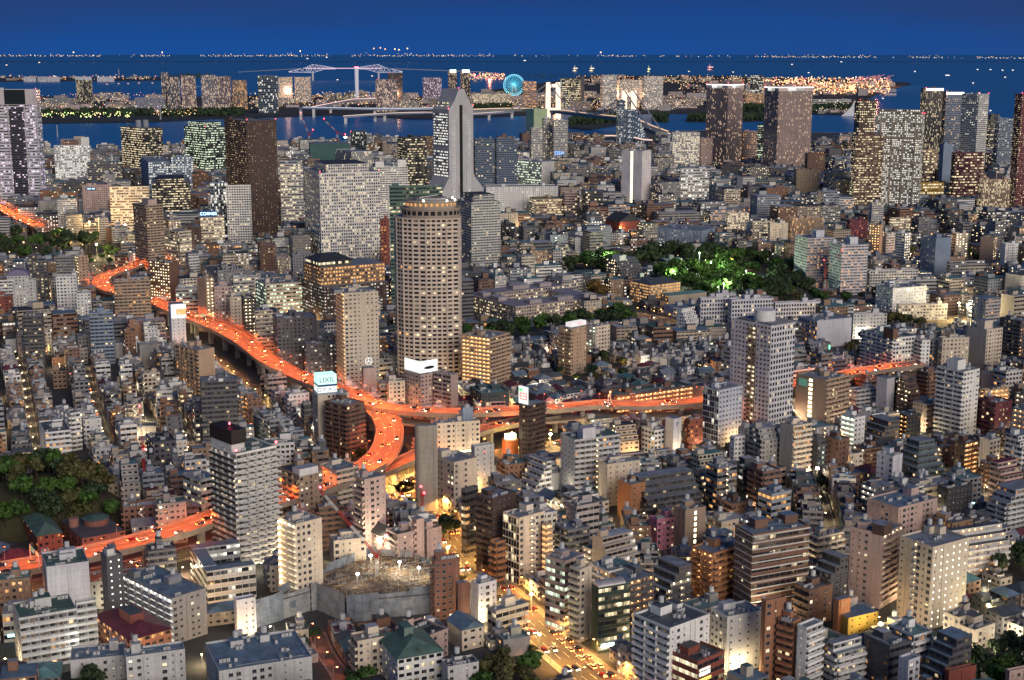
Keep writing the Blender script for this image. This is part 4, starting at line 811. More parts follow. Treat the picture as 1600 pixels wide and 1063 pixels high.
# ------------------------------------------------------------------ roads
ROADM = plain('road_asphalt', (.075, .072, .070), .75, .3, .2)
PAVE = plain('pavement_slabs', (.20, .195, .19), .85, .25, .4)
LINE = plain('road_paint', (.70, .70, .68), .6, .1)
DECK = plain('deck_concrete', (.20, .16, .135), .75, .15, .3)
def catmull(P, n=8):
    out = []
    Q = [P[0]] + list(P) + [P[-1]]
    for i in range(1, len(Q) - 2):
        for k in range(n):
            t = k / n; a, b, c, d = Q[i - 1], Q[i], Q[i + 1], Q[i + 2]
            out.append(tuple(.5 * (2 * b[j] + (c[j] - a[j]) * t + (2 * a[j] - 5 * b[j] + 4 * c[j] - d[j]) * t * t + (3 * b[j] - a[j] - 3 * c[j] + d[j]) * t ** 3) for j in range(len(b))))
    out.append(tuple(P[-1])); return out
def resample(P, step):
    out = [P[0]]; acc = 0
    for a, b in zip(P, P[1:]):
        d = math.dist(a[:2], b[:2])
        while acc + d >= step:
            t = (step - acc) / d; a = tuple(a[j] + (b[j] - a[j]) * t for j in range(len(a))); out.append(a); d = math.dist(a[:2], b[:2]); acc = 0
        acc += d
    if math.dist(out[-1][:2], P[-1][:2]) > step * .4: out.append(P[-1])
    return out
def offs(P, w):
    out = []
    for i, p in enumerate(P):
        a, b = P[max(0, i - 1)], P[min(len(P) - 1, i + 1)]; dx, dy = b[0] - a[0], b[1] - a[1]; l = math.hypot(dx, dy) or 1
        out.append((p[0] + dy / l * w, p[1] - dx / l * w) + tuple(p[2:]))
    return out
def ribbon(m, P, w0, w1, z, mat):
    A, B = offs(P, w0), offs(P, w1)
    for i in range(len(P) - 1):
        m.face([(A[i][0], A[i][1], A[i][2] + z), (B[i][0], B[i][1], B[i][2] + z), (B[i + 1][0], B[i + 1][1], B[i + 1][2] + z), (A[i + 1][0], A[i + 1][1], A[i + 1][2] + z)][::-1], mat)
def strip(m, P, w0, w1, z0, z1, mat):
    """A kerb, wall or slab that follows a line."""
    A, B = offs(P, w0), offs(P, w1)
    for i in range(len(P) - 1):
        a, b, c, d = A[i], B[i], B[i + 1], A[i + 1]; k = lambda p, z: (p[0], p[1], p[2] + z)
        m.face([k(a, z1), k(d, z1), k(c, z1), k(b, z1)][::-1] if w1 > w0 else [k(a, z1), k(b, z1), k(c, z1), k(d, z1)][::-1], mat)
        m.face([k(a, z0), k(d, z0), k(d, z1), k(a, z1)], mat); m.face([k(b, z0), k(b, z1), k(c, z1), k(c, z0)], mat); m.face([k(a, z0), k(b, z0), k(c, z0), k(d, z0)], mat)
    for i in (0, len(P) - 1):
        a, b = A[i], B[i]; m.face([(a[0], a[1], a[2] + z0), (b[0], b[1], b[2] + z0), (b[0], b[1], b[2] + z1), (a[0], a[1], a[2] + z1)], mat)
ROADS = []        # (line, half width) kept free of houses
DECKS = []
LAMPS = []
def road(name, pts, w, pave=2.2, lines=True, z=0.0):
    P = resample(catmull([gp(x, y) + (0.0,) for x, y in pts]), 6.0)
    m = MB(); ribbon(m, P, -w / 2, w / 2, .06 + z, ROADM)
    if lines:
        for k in range(len(P) - 1):
            if k % 2 == 0:
                for o in ([0] if w < 12 else [-w / 4, 0, w / 4]): ribbon(m, P[k:k + 2], o - .1, o + .1, .066 + z, LINE)
        for o in (-w / 2 + .4, w / 2 - .4): ribbon(m, P, o - .08, o + .08, .066 + z, LINE)
    kind(m.build(name), 'structure')
    if pave:
        m = MB(); strip(m, P, w / 2, w / 2 + pave, .02, .18, PAVE); strip(m, P, -w / 2 - pave, -w / 2, .02, .18, PAVE); kind(m.build('pavement'), 'structure')
    ROADS.append((P, w / 2 + pave)); return P
AVE = road('avenue', [(622, 742), (640, 765), (672, 805), (700, 842), (740, 888), (790, 935), (850, 992), (905, 1040), (985, 1100)], 16.5, 2.6)
JUN = road('crossing_road', [(560, 800), (600, 775), (650, 752), (700, 728), (760, 712), (830, 705), (900, 690)], 17, 2.5)
ST1 = road('street', [(28, 560), (40, 600), (46, 640), (55, 690), (64, 730)], 4, .8, False)
ST2 = road('street', [(134, 575), (146, 620), (158, 660), (172, 700), (196, 735), (225, 770)], 4.5, .9, False)
ST3 = road('street', [(228, 580), (252, 615), (276, 650), (295, 690), (312, 730)], 4.5, .9, False)
ST4 = road('street', [(980, 745), (1000, 790), (1015, 830), (1035, 880), (1050, 930)], 6, 1.0, False)
ST5 = road('street', [(338, 575), (372, 605), (400, 632), (440, 668), (480, 700), (520, 735)], 12, 2.0)
ST6 = road('street', [(1268, 745), (1285, 790), (1300, 850), (1290, 920), (1280, 960)], 6, 1.0, False)
ST7 = road('street', [(495, 990), (508, 1020), (528, 1050), (545, 1080)], 6, 1.0, False)
ST8 = road('street', [(975, 488), (1010, 494), (1040, 500), (1065, 506)], 14, 2.0)
ST9 = road('street', [(60, 395), (95, 402), (130, 412), (160, 432), (190, 470)], 8, 1.5, False)
UND = road('street_below_expressway', [(-40, 938), (60, 915), (180, 890), (300, 862), (360, 846), (470, 815), (560, 790)], 15, 2.0)
UND2 = road('street_below_expressway', [(300, 545), (345, 580), (380, 612), (420, 640)], 9, 1.5)
def keep_open(P, y0, y1, half):
    for p in resample(P, 12):
        a = px(p[0], p[1], 0)
        if y0 < a[1] < y1: protect(a[0] - half, a[0] + half, a[1] - 1, a[1] + 4, p[1])
keep_open(AVE, 832, 905, 14); keep_open(AVE, 940, 1075, 15); keep_open(JUN, 745, 800, 16); keep_open(AVE, 745, 800, 14); keep_open(ST7, 1000, 1070, 8); keep_open(ST8, 480, 510, 10); protect(1450, 1520, 492, 512, gp(1485, 515)[1])
COURT = sheet('sports_ground', land_poly([(1445, 498), (1470, 492), (1505, 492), (1530, 500), (1520, 512), (1480, 514), (1450, 507)]), .05, plain('sand', (.30, .22, .12), .95, .2))
ROADS.append(([gp(1450, 503) + (0,), gp(1522, 503) + (0,)], 22))
POOLY = sheet('playing_field', land_poly([(1510, 432), (1600, 428), (1620, 440), (1560, 448)]), .05, plain('turf', (.03, .05, .03), .95, .3))

def expressway(label, pts, w, z, pier_step=34, lower=None, rail=1.15):
    P = [gp(x, y, z) + (z,) for x, y in pts]; P = resample(catmull(P), 7.0)
    root = thing('elevated_expressway', label, 'expressway', (0, 0, 0))
    side = plain('deck_side', (.30, .24, .19), .8, .2)
    m = MB(); strip(m, P, -w / 2, w / 2, -1.9, 0, side); m.build('deck', root)
    m = MB(); ribbon(m, P, -w / 2 + .3, w / 2 - .3, .006, DECK)
    for k in range(0, len(P) - 1, 2):
        for o in (-w / 6, w / 6) if w > 13 else (0,): ribbon(m, P[k:k + 2], o - .12, o + .12, .012, LINE)
    J = resample(P, 24); wt = plain('deck_worn', (.14, .115, .10), .7, .2, .3)
    for k in range(len(J) - 1):
        if math.dist(J[k][:2], J[k + 1][:2]) < 1: continue
        e = [J[k][j] + (J[k + 1][j] - J[k][j]) * .025 for j in range(3)]; ribbon(m, [J[k], tuple(e)], -w / 2 + .3, w / 2 - .3, .010, DARK)
    for o in ([-w * .33, 0, w * .33] if w > 13 else [-w * .22, w * .22]):
        for q in (-.9, .9): ribbon(m, P, o + q - .28, o + q + .28, .008, wt)
    m.build('carriageway', root)
    for s in (-1, 1):
        m = MB(); a, b = sorted((s * (w / 2 - .3), s * w / 2)); strip(m, P, a, b, .006, rail, side)
        for i in range(0, len(P), 1): pass
        m.build('parapet', root)
    if lower:
        Pl = [(p[0], p[1], p[2] - lower) for p in P]; m = MB(); strip(m, Pl, -w / 2 + .6, w / 2 - .6, -1.6, 0, side); m.build('lower_deck', root)
    pp = resample(P, pier_step); pm = plain('pier_concrete', (.36, .33, .29), .85, .25)
    for i in range(len(pp)):
        a, b = pp[max(0, i - 1)], pp[min(len(pp) - 1, i + 1)]; ang = math.atan2(b[1] - a[1], b[0] - a[0])
        x, y = px(pp[i][0], pp[i][1], 0)
        me = shared(('pier', round(z), w), lambda: pier_mesh(z, w, pm)); link('pier', me, root, (pp[i][0], pp[i][1], 0), ang)
    for p in resample(P, 14):
        a = px(p[0], p[1], z + 2); protect(a[0] - 8, a[0] + 8, a[1], px(p[0], p[1], z - 2)[1] + 1, p[1] + 6)
    ROADS.append((P, w / 2 + 1)); DECKS.append((P, w, z, root)); return P
def pier_mesh(z, w, pm):
    m = MB(); h = z - 1.9
    m.box(-1.3, 1.3, -1.6, 1.6, 0, h - 2.2, pm); A = [(-1.3, h - 2.2), (1.3, h - 2.2)]
    for s in (-1.1, 1.1): m.face([(s, -1.6, h - 2.2), (s, 1.6, h - 2.2), (s, w * .45, h), (s, -w * .45, h)][::(1 if s > 0 else -1)], pm)
    m.face([(-1.1, 1.6, h - 2.2), (1.1, 1.6, h - 2.2), (1.1, w * .45, h), (-1.1, w * .45, h)][::-1], pm); m.face([(-1.1, -1.6, h - 2.2), (1.1, -1.6, h - 2.2), (1.1, -w * .45, h), (-1.1, -w * .45, h)], pm)
    return m.mesh('pier')
EX = [expressway('orange lit expressway winding from the left park down to the curved junction', [(262, 396), (228, 408), (196, 421), (168, 430), (157, 441), (168, 452), (200, 460), (237, 470), (270, 484), (310, 500), (350, 517), (385, 537), (420, 563), (455, 582), (495, 599), (545, 616), (576, 632), (598, 650), (609, 674), (603, 700), (584, 722), (550, 742), (510, 758), (470, 770), (420, 785), (380, 797), (335, 808), (290, 824), (240, 839), (180, 855), (110, 870), (40, 884), (-60, 900)], 17.5, 17),
      expressway('orange lit expressway branch running right behind the sign tower', [(560, 622), (590, 634), (640, 641), (700, 644), (760, 643), (815, 640), (870, 637), (940, 631), (1010, 633), (1100, 626), (1200, 610), (1300, 589), (1380, 575), (1440, 567)], 15, 19, lower=7.5),
      expressway('lower orange lit ramp rising to the right from the curved junction', [(500, 772), (545, 757), (590, 738), (640, 716), (700, 690), (750, 672), (812, 658), (870, 648)], 13, 12),
      expressway('bright expressway stretch descending at the upper left edge', [(-70, 298), (-10, 320), (25, 338), (56, 352), (66, 355)], 20, 15)]
wide = expressway('merging lane widening the expressway beside the charcoal office', [(300, 492), (340, 503), (372, 516), (392, 532), (410, 552)], 10, 17.02)

# ------------------------------------------------------------------ signs, landmarks with a shape of their own
def glowmix(name, c, s): return glow(name, c, s)
SIGNW = glow('sign_white', (.95, 1.0, .95), .85, True); SIGNT = glow('sign_teal', (.55, 1.0, .85), 1.0, True); INK = plain('ink', (.01, .012, .02), .5, 0); INKR = glow('ink_red', (.9, .04, .06), .9); INKG = glow('ink_green', (.15, .8, .3), .9); INKB = plain('ink_blue', (.012, .08, .25), .5, 0); GLB = glow('sign_blue', (.10, .35, 1.0), 2.0); GLC = glow('letters_pale_blue', (.45, .75, 1.0), 4)
def find(lbl):
    for o in bpy.data.objects:
        if o.parent is None and o.get('label') == lbl: return o
def hdims(o):
    w = [c for c in o.children if c.name.startswith('wall')][0]; v = [x.co for x in w.data.vertices]; return max(a.x for a in v), max(a.y for a in v), max(a.z for a in v)
def signbox(o, label, x0, x1, y0, y1, z0, z1, mat, cat='sign'):
    """A sign standing on a roof: its own thing, in the frame of the building below."""
    t = thing('rooftop_sign', label, cat, o.location, o.rotation_euler[2]); m = MB(); m.box(x0, x1, y0, y1, z0, z1, mat)
    m.build('panel', t); f = MB()
    for a in (x0 + .3, x1 - .3):
        for c in (y0 + .3, y1 - .3): f.tube((a, c, z0 - 1.2), (a, c, z0), .12, STEEL, 5)
    f.build('frame', t); return t
def setup_signs():
    o = find('cream apartment under a lit rooftop sign cube'); w, l, h = hdims(o); s = min(w * .62, 15); d = min(l * .9, 11)
    t = signbox(o, 'glowing two part sign cube, pale green above and blue below', .6, s, .4, d, h + 6.5, h + 12.5, SIGNT)
    m = MB(); m.box(.6, s, .4, d, h + 5.2, h + 6.5, INKB); m.build('band', t); m = MB(); m.box(.5, s + .1, .3, d + .1, h + 1.2, h + 5.2, SIGNW); m.build('lower_panel', t)
    text_on(t, 'LIXIL', s / 2, .36, h + 9.4, 4.6, plain('ink_teal', (.02, .12, .12), .5, 0)); text_on(t, 'ロイメン', s / 2, .22, h + 3.2, 3.4, INKB)
    o = find('dark red brown tower with a tilted white lettered sign'); w, l, h = hdims(o)
    t = thing('rooftop_sign', 'bright white roof sign with green mark and red lettering', 'sign', o.location, o.rotation_euler[2])
    m = MB(); m.box(-.35, .35, .2, max(8, l * .95), h + .6, h + 11.5, SIGNW); m.build('panel', t); L2 = max(8, l * .95) / 2
    m = MB(); m.box(-.5, -.36, L2 + .5, L2 + 3.4, h + 8.2, h + 10.2, INKG); m.build('mark', t)
    for (a, b2, c, d) in ((L2 - 3.4, L2 + 2.8, h + 3.2, h + 3.7), (L2 - 3.4, L2 + 2.8, h + 7.0, h + 7.5), (L2 - 3.4, L2 - 2.9, h + 3.7, h + 7), (L2 + 2.3, L2 + 2.8, h + 3.7, h + 7)):
        m = MB(); m.box(-.5, -.36, a, b2, c, d, INKR); m.build('border', t)
    text_on(t, 'NORD', -.45, L2 - .3, h + 5.4, 1.9, INKR, -math.pi / 2)
    o = find('salmon office under a glowing white billboard'); w, l, h = hdims(o)
    t = signbox(o, 'wide glowing white billboard with a dark lens shaped emblem', -.4, w * .92, -.2, .6, h + 2.0, h + 10.5, SIGNW); m = MB(); n = 14; pts = [(w * .46 + 4.6 * math.cos(k * 2 * math.pi / n), -.35, h + 5.4 + 1.1 * math.sin(k * 2 * math.pi / n)) for k in range(n)]
    m.face(pts, INK); m.build('emblem', t)
    m = MB(); m.box(-.45, -.0, .7, l * .95, h + 2.0, h + 10.5, SIGNW); m.build('side_panel', t)
    o = find('white slender sign tower with a large gold and white billboard'); w, l, h = hdims(o)
    t = signbox(o, 'gold and white picture billboard high on the slender tower', .2, w + .6, -.7, -.1, h - 12, h - .5, glow('billboard_white', (1, .95, .9), 1.1)); m = MB(); m.box(w * .35, w + .5, -.8, -.71, h - 9.5, h - 4.2, glow('billboard_gold', (.85, .42, .06), .9)); m.build('picture', t)
    m = MB(); m.face([(w * .5, -.83, h - 8.8), (w * .62, -.83, h - 8.8), (w * .56, -.83, h - 6.8)], SIGNW); m.build('triangle', t)
    o = find('yellow lit office under a dark blue sign'); w, l, h = hdims(o)
    t = signbox(o, 'dark blue roof sign with pale blue glowing capital letters', 0, w * .7, -.1, 1.0, h + 1.2, h + 9.5, INKB); text_on(t, 'CORNES', w * .35, -.2, h + 5.2, 5.4, GLC)
    o = find('pinkish office with square windows and an oval blue sign'); w, l, h = hdims(o)
    m = MB(); pts = [(w * .3 + (8 if abs(k - 0) else 8) * math.cos(k * math.pi / 8), -.3, h - 4.5 + 2.4 * math.sin(k * math.pi / 8)) for k in range(16)]; m.face(pts, INKB); m.build('sign_plate', o); text_on(o, 'NEW PIER', w * .3, -.42, h - 4.5, 2.6, GLC)
    o = find('white rooftop block with two lines of dark lettering'); w, l, h = hdims(o)
    text_on(o, 'KOSAAT', w / 2, -.06, h - 1.6, 1.15, INK); text_on(o, 'コーポ', w / 2, -.06, h - 2.9, .95, INK)
    o = find('tall brown tower block with a small red lettered white sign on top'); w, l, h = hdims(o)
    t = signbox(o, 'small white box sign with red characters on the brown tower', 0, w * .98, 0, l * .45, h + 2.2, h + 5.6, glow('sign_soft', (1, .92, .92), .7)); text_on(t, '三田ハ', w * .55, -.08, h + 3.9, 2.3, INKR)
    o = find('white blank parking slab marked with a letter'); w, l, h = hdims(o); text_on(o, 'P', w * .5, -.06, h - 4.0, 4.4, INK)
    o = find('tan hotel with blank brown end and green corner sign'); w, l, h = hdims(o); m = MB(); m.box(-.2, -.01, l * .62, l * .9, h - 6.5, h - 1.5, glow('sign_green', (.02, .25, .16), .5)); m.build('sign_plate', o)
    o = find('red framed shop block with dark glass front and white sign'); w, l, h = hdims(o)
    m = MB(); m.box(w * .08, w * .92 * .5, -.25, -.02, h - 5.8, h - 3.0, glow('sign_pale', (.9, 1, .85), 1.6)); m.build('sign_plate', o); text_on(o, 'KING', w * .27, -.3, h - 4.4, 1.5, INK)
    m = MB(); m.box(w * .06, w * .5, -.3, -.02, h - 8.2, h - 7.2, glow('sign_yellow', (1, .8, .1), 2.2)); m.build('awning', o)
    o = find('white block with a small red emblem on its wall'); w, l, h = hdims(o); m = MB(); m.face([(w * .4, -.05, h - 4), (w * .62, -.05, h - 4), (w * .51, -.05, h - 2.6)], INKR); m.build('emblem', o)
    o = find('white lift slab beside a black sign wall'); w, l, h = hdims(o); m = MB(); m.box(w, w + 5, .5, 1.2, 0, h - 1, DARK); m.build('sign_wall', o); text_on(o, 'e', w + 2.5, .45, h - 3.2, 2.4, SIGNW)
    o = find('grey residential trio, right volume with blue sign at its foot'); w, l, h = hdims(o); text_on(o, 'DSA', w * .4, -.6, h * .36, 11, GLB)
    o = find('orange sign tower beside the yellow walled building'); w, l, h = hdims(o); text_on(o, 'パシオン', w * .5, -.06, h - 1.6, 1.0, plain('sign_cream', (.7, .6, .45), .5, 0)); text_on(o, 'のむら', w * .5, -.06, h - 3.0, .9, plain('sign_cream', (.7, .6, .45), .5, 0))
    # the star emblem
    o = find('pinkish slab with a round star emblem turning on its roof'); w, l, h = hdims(o)
    t = thing('star_emblem', 'white ring with a three armed star standing on the pinkish slab', 'sign', (o.location.x, o.location.y, 0), o.rotation_euler[2]); m = MB(); n = 20; c = (w * .55, l * .4, h + 4.6); P = [(c[0] + 2.5 * math.cos(2 * math.pi * k / n), c[1], c[2] + 2.5 * math.sin(2 * math.pi * k / n)) for k in range(n)]
    for k in range(n): m.tube(P[k], P[(k + 1) % n], .28, SIGNW, 6)
    m.build('ring', t); m = MB()
    for a in (90, 210, 330): m.tube(c, (c[0] + 2.4 * math.cos(rad(a)), c[1], c[2] + 2.4 * math.sin(rad(a))), .5, SIGNW, 5, r2=.1)
    m.build('star', t); m = MB(); m.tube((c[0], c[1], h), (c[0], c[1], h + 2.2), .25, STEEL, 6); m.build('post', t)
    # barrel vault
    o = find('dark green office with silver barrel vault roof'); w, l, h = hdims(o); m = MB(); v = plain('vault_metal', (.50, .48, .48), .35, .2, metal=.4); n = 9; rr = l * .46; vw = w * .86
    for k in range(n):
        a, b2 = math.pi * k / n, math.pi * (k + 1) / n; y0, z0_, y1, z1_ = l * .5 - rr * math.cos(a), h + .06 + rr * .62 * math.sin(a), l * .5 - rr * math.cos(b2), h + .06 + rr * .62 * math.sin(b2)
        m.face([(0, y0, z0_), (vw, y0, z0_), (vw, y1, z1_), (0, y1, z1_)], v)
    for x in (0, vw): m.face([(x, l * .5 - rr * math.cos(math.pi * k / n), h + .06 + rr * .62 * math.sin(math.pi * k / n)) for k in range(n + 1)][::(1 if x else -1)], v)
    for k in range(1, 9): m.tube((vw * k / 9, l * .5 - rr, h + .1), (vw * k / 9, l * .5 - rr + .01, h + .12), .1, v, 4)
    m.build('vault_roof', o)
    m = MB(); m.box(w * .1, w * .8, -.8, -.02, 2.6, 4.0, glow('shop_sign', (.75, 1.0, .9), 6, True)); m.build('shop_sign', o)
    # drum on the pale tower
    o = find('tall pale tower with a white roof drum and white gridded right face'); w, l, h = hdims(o); m = MB(); m.tube((w * .42, l * .42, h + .1), (w * .42, l * .42, h + 8.5), 7.2, WHITE, 24); m.build('roof_drum', o)
    m = MB(); m.box(w * .1, w * 1.02, -1.2, l * .9, h + .95, h + 1.4, plain('roof_slab', (.25, .25, .27), .8)); m.build('roof_slab', o)
    m = MB(); m.box(-.5, -.01, l * .38, l * .54, 2, h - 1, facade('q.7y'), (.2, .18, .15, .3)); 
    m = MB(); P = [(-.35, l * .36), (-.35, l * .56)]; m.wall((-.35, l * .56), (-.35, l * .36), 2, h - 2, facade('q.75y'), 2, round(h / 3.1), (.25, .2, .15, .3)); m.wall((0, l * .56), (-.35, l * .56), 2, h - 2, DARK); m.wall((-.35, l * .36), (0, l * .36), 2, h - 2, DARK); m.build('lit_stairwell', o)
    # helipad
    o = find('white tower with black zigzag balconies and a black roof box'); w, l, h = hdims(o)
    m = MB(); m.box(w * .02, w * .34, l * .2, l * .98, h + .1, h + 4.6, WHITE); m.build('lift_tower', o); m = MB(); m.box(-.1, w * .36, l * .15, l * 1.0, h + 4.6, h + 11.5, plain('roof_box', (.022, .017, .017), .6, .2)); m.build('roof_box', o)
    m = MB(); n = 20; cx, cy2, rr = w * .68, l * .5, min(w * .26, l * .4)
    for k in range(n):
        a, b2 = 2 * math.pi * k / n, 2 * math.pi * (k + 1) / n; m.face([(cx + rr * math.cos(a), cy2 + rr * math.sin(a), h + .1), (cx + rr * math.cos(b2), cy2 + rr * math.sin(b2), h + .1), (cx + (rr - .4) * math.cos(b2), cy2 + (rr - .4) * math.sin(b2), h + .1), (cx + (rr - .4) * math.cos(a), cy2 + (rr - .4) * math.sin(a), h + .1)], WHITE)
    m.build('helipad_ring', o)
    nf = round(h / 3.05); dk = plain('balcony_black', (.03, .026, .026), .6, .2); wh = facade('w')
    m = MB(); n = 5
    for k in range(n):                                # zigzag balcony fronts, one mesh used on every storey
        x0, x1 = w * k / n, w * (k + 1) / n; m.face([(x0, -.05, 0), (x1, -2.6, 0), (x1, -2.6, 1.15), (x0, -.05, 1.15)], wh, None, (.6, .6, .6, .2)); m.face([(x1, -2.6, 0), (x1, -.05, 0), (x1, -.05, 1.15), (x1, -2.6, 1.15)], dk); m.face([(x0, -.05, 0), (x1, -2.6, 0), (x1, -.05, 0)][::-1], wh, None, (.5, .5, .5, .2)); m.face([(x0, -.05, .1), (x1, -2.6, .1), (x1, -.05, .1)], dk)
    zz = m.mesh('zigzag_balcony')
    for k in range(1, nf): link('zigzag_balcony', zz, o, (0, -1.3, h * k / nf))
    m = MB(); m.box(-1.7, -1.32, .1, l * .95, -.1, 1.0, dk); m.box(-1.32, -.01, .1, l * .95, -.1, .05, dk); bm_ = m.mesh('black_balcony')
    for k in range(1, nf): link('black_balcony', bm_, o, (0, 0, h * k / nf))
    for i in (0, 1, 2): link('warning_light', beacon_mesh(), o, ((0, 0), (w, 0), (w * .18, l * .5))[i] + (h + (11.5 if i == 2 else 1),))
    # lit entrance lamp column of the white rounded tower etc.
    o = find('tan tower with a glowing column of stair lamps on its left'); w, l, h = hdims(o); nf = round(h / 3); me = MB(); me.box(-.4, .4, -.4, .4, 0, .8, glow('gallery_lamp', (1, .72, .38), 22)); me = me.mesh('gallery_lamp')
    for k in range(nf): link('gallery_lamp', me, o, (-1.5, l * .82, (k + .7) * h / nf))
    o = find('green grey office hall with lettered roofline'); w, l, h = hdims(o); text_on(o, 'AOIKE', w * .5, -.06, h - 2.0, 2.2, INK)
    for lb, a in (('left of the two brown mullioned residential towers with glowing crown', 0), ('right broad brown mullioned residential tower with glowing white crown', 0)):
        o = find(lb); w, l, h = hdims(o); m = MB(); g_ = glow('crown_light', (1, .93, .9), 2.2)
        m.box(-1, w + 1, -1, -.05, h - 9, h - 1, facade('m.98w'), (.6, .5, .48, .2)); m.box(-1, -.05, -.05, l, h - 9, h - 1, facade('m.98w'), (.6, .5, .48, .2)); m.build('crown_screen', o)
        m = MB(); m.box(-1.2, w + 1.2, -1.4, -1.05, h - 2, h - .6, g_); m.box(-1.4, -1.05, -1.05, l, h - 2, h - .6, g_); m.build('crown_light', o)
    for lb in ('dark tower with lit upright edge lines, left of the waterfront trio', 'grey tower with lit balconies in the middle of the waterfront trio'):
        o = find(lb); w, l, h = hdims(o); m = MB(); m.box(0, w, -1.2, -.05, h - 4, h + 1, glow('crown_warm', (1, .85, .75), 1.6)); m.build('crown_light', o)
    for lb in ('left one of two dark towers with glowing caps by the bay', 'right one of two dark towers with glowing caps by the bay'):
        o = find(lb); w, l, h = hdims(o); m = MB(); m.box(w * .1, w * .9, -.8, -.05, h - 6, h + 10, glow('cap_light', (.85, 1, .85), 1.8)); m.build('cap_light', o)
    o = find('dark glass office with yellow floors and two roof tanks'); w, l, h = hdims(o)
    for fx in (.3, .68):
        m = MB(); m.tube((w * fx, l * .45, h + .1), (w * fx, l * .45, h + 15), w * .14, plain('tank_grey', (.25, .27, .3), .6), 16); m.build('roof_tank', o)
    o = find('pale office with purple vaulted roof at the park edge'); w, l, h = hdims(o); m = MB(); v = plain('vault_violet', (.19, .17, .27), .6, .2); n = 8
    for k in range(n):
        a, b2 = math.pi * k / n, math.pi * (k + 1) / n; f = lambda t: (w * .5 - w * .52 * math.cos(t), h + .06 + 6 * math.sin(t)); p, q2 = f(a), f(b2); m.face([(p[0], -.1, p[1]), (p[0], l, p[1]), (q2[0], l, q2[1]), (q2[0], -.1, q2[1])][::-1], v)
    m.face([(w * .5 - w * .52 * math.cos(math.pi * k / n), -.1, h + .06 + 6 * math.sin(math.pi * k / n)) for k in range(n + 1)], v); m.build('vault_roof', o)
    o = find('flat roof block carrying silver ducts at the bottom edge'); w, l, h = hdims(o); m = MB(); v = plain('duct_metal', (.45, .46, .48), .4, .2, metal=.4)
    for k in range(4): m.tube((w * (.25 + .16 * k), l * .25, h + 1), (w * (.25 + .16 * k), l * .8, h + 1), .55, v, 10); m.tube((w * (.25 + .16 * k), l * .25, h + 1), (w * (.25 + .16 * k), l * .12, h + .1), .55, v, 10)
    m.build('duct', o)
    # tank and machinery on the long beige office
    o = find('beige office with lit ribbon, long block behind the cladding shaft'); w, l, h = hdims(o); m = MB(); m.box(.5, w - .5, -.5, -.02, h * .28, h * .40, glow('ribbon_glow', (1, .86, .42), 2.0)); m.build('lit_ribbon', o)
    m = MB(); m.box(w * .62, w * .86, l * .3, l * .8, h, h + 9, facade('w'), tuple(CN['U']) + (.1,)); m.build('machine_room', o); m = MB(); m.dome((w * .74, l * .55, h + 9), min(w * .12, l * .25), plain('dome_grey', (.4, .4, .42), .5), None, 14, 4); m.build('dome', o)
    m = MB()
    for k in range(5): m.tube((w * (.1 + .1 * k), l * .3, h + .5), (w * (.12 + .1 * k), l * .75, h + 1.8), .5, plain('pipe_blue', (.12, .22, .40), .5), 6)
    m.build('pipe', o)
    o = find('tall clad shaft with a rounded end facing the crossing'); w, l, h = hdims(o); m = MB(); m.tube((0, l * .5, 0), (0, l * .5, h + .05), l * .5, facade('w'), 20, (.36, .33, .28, .2)); m.build('rounded_end', o)
    return
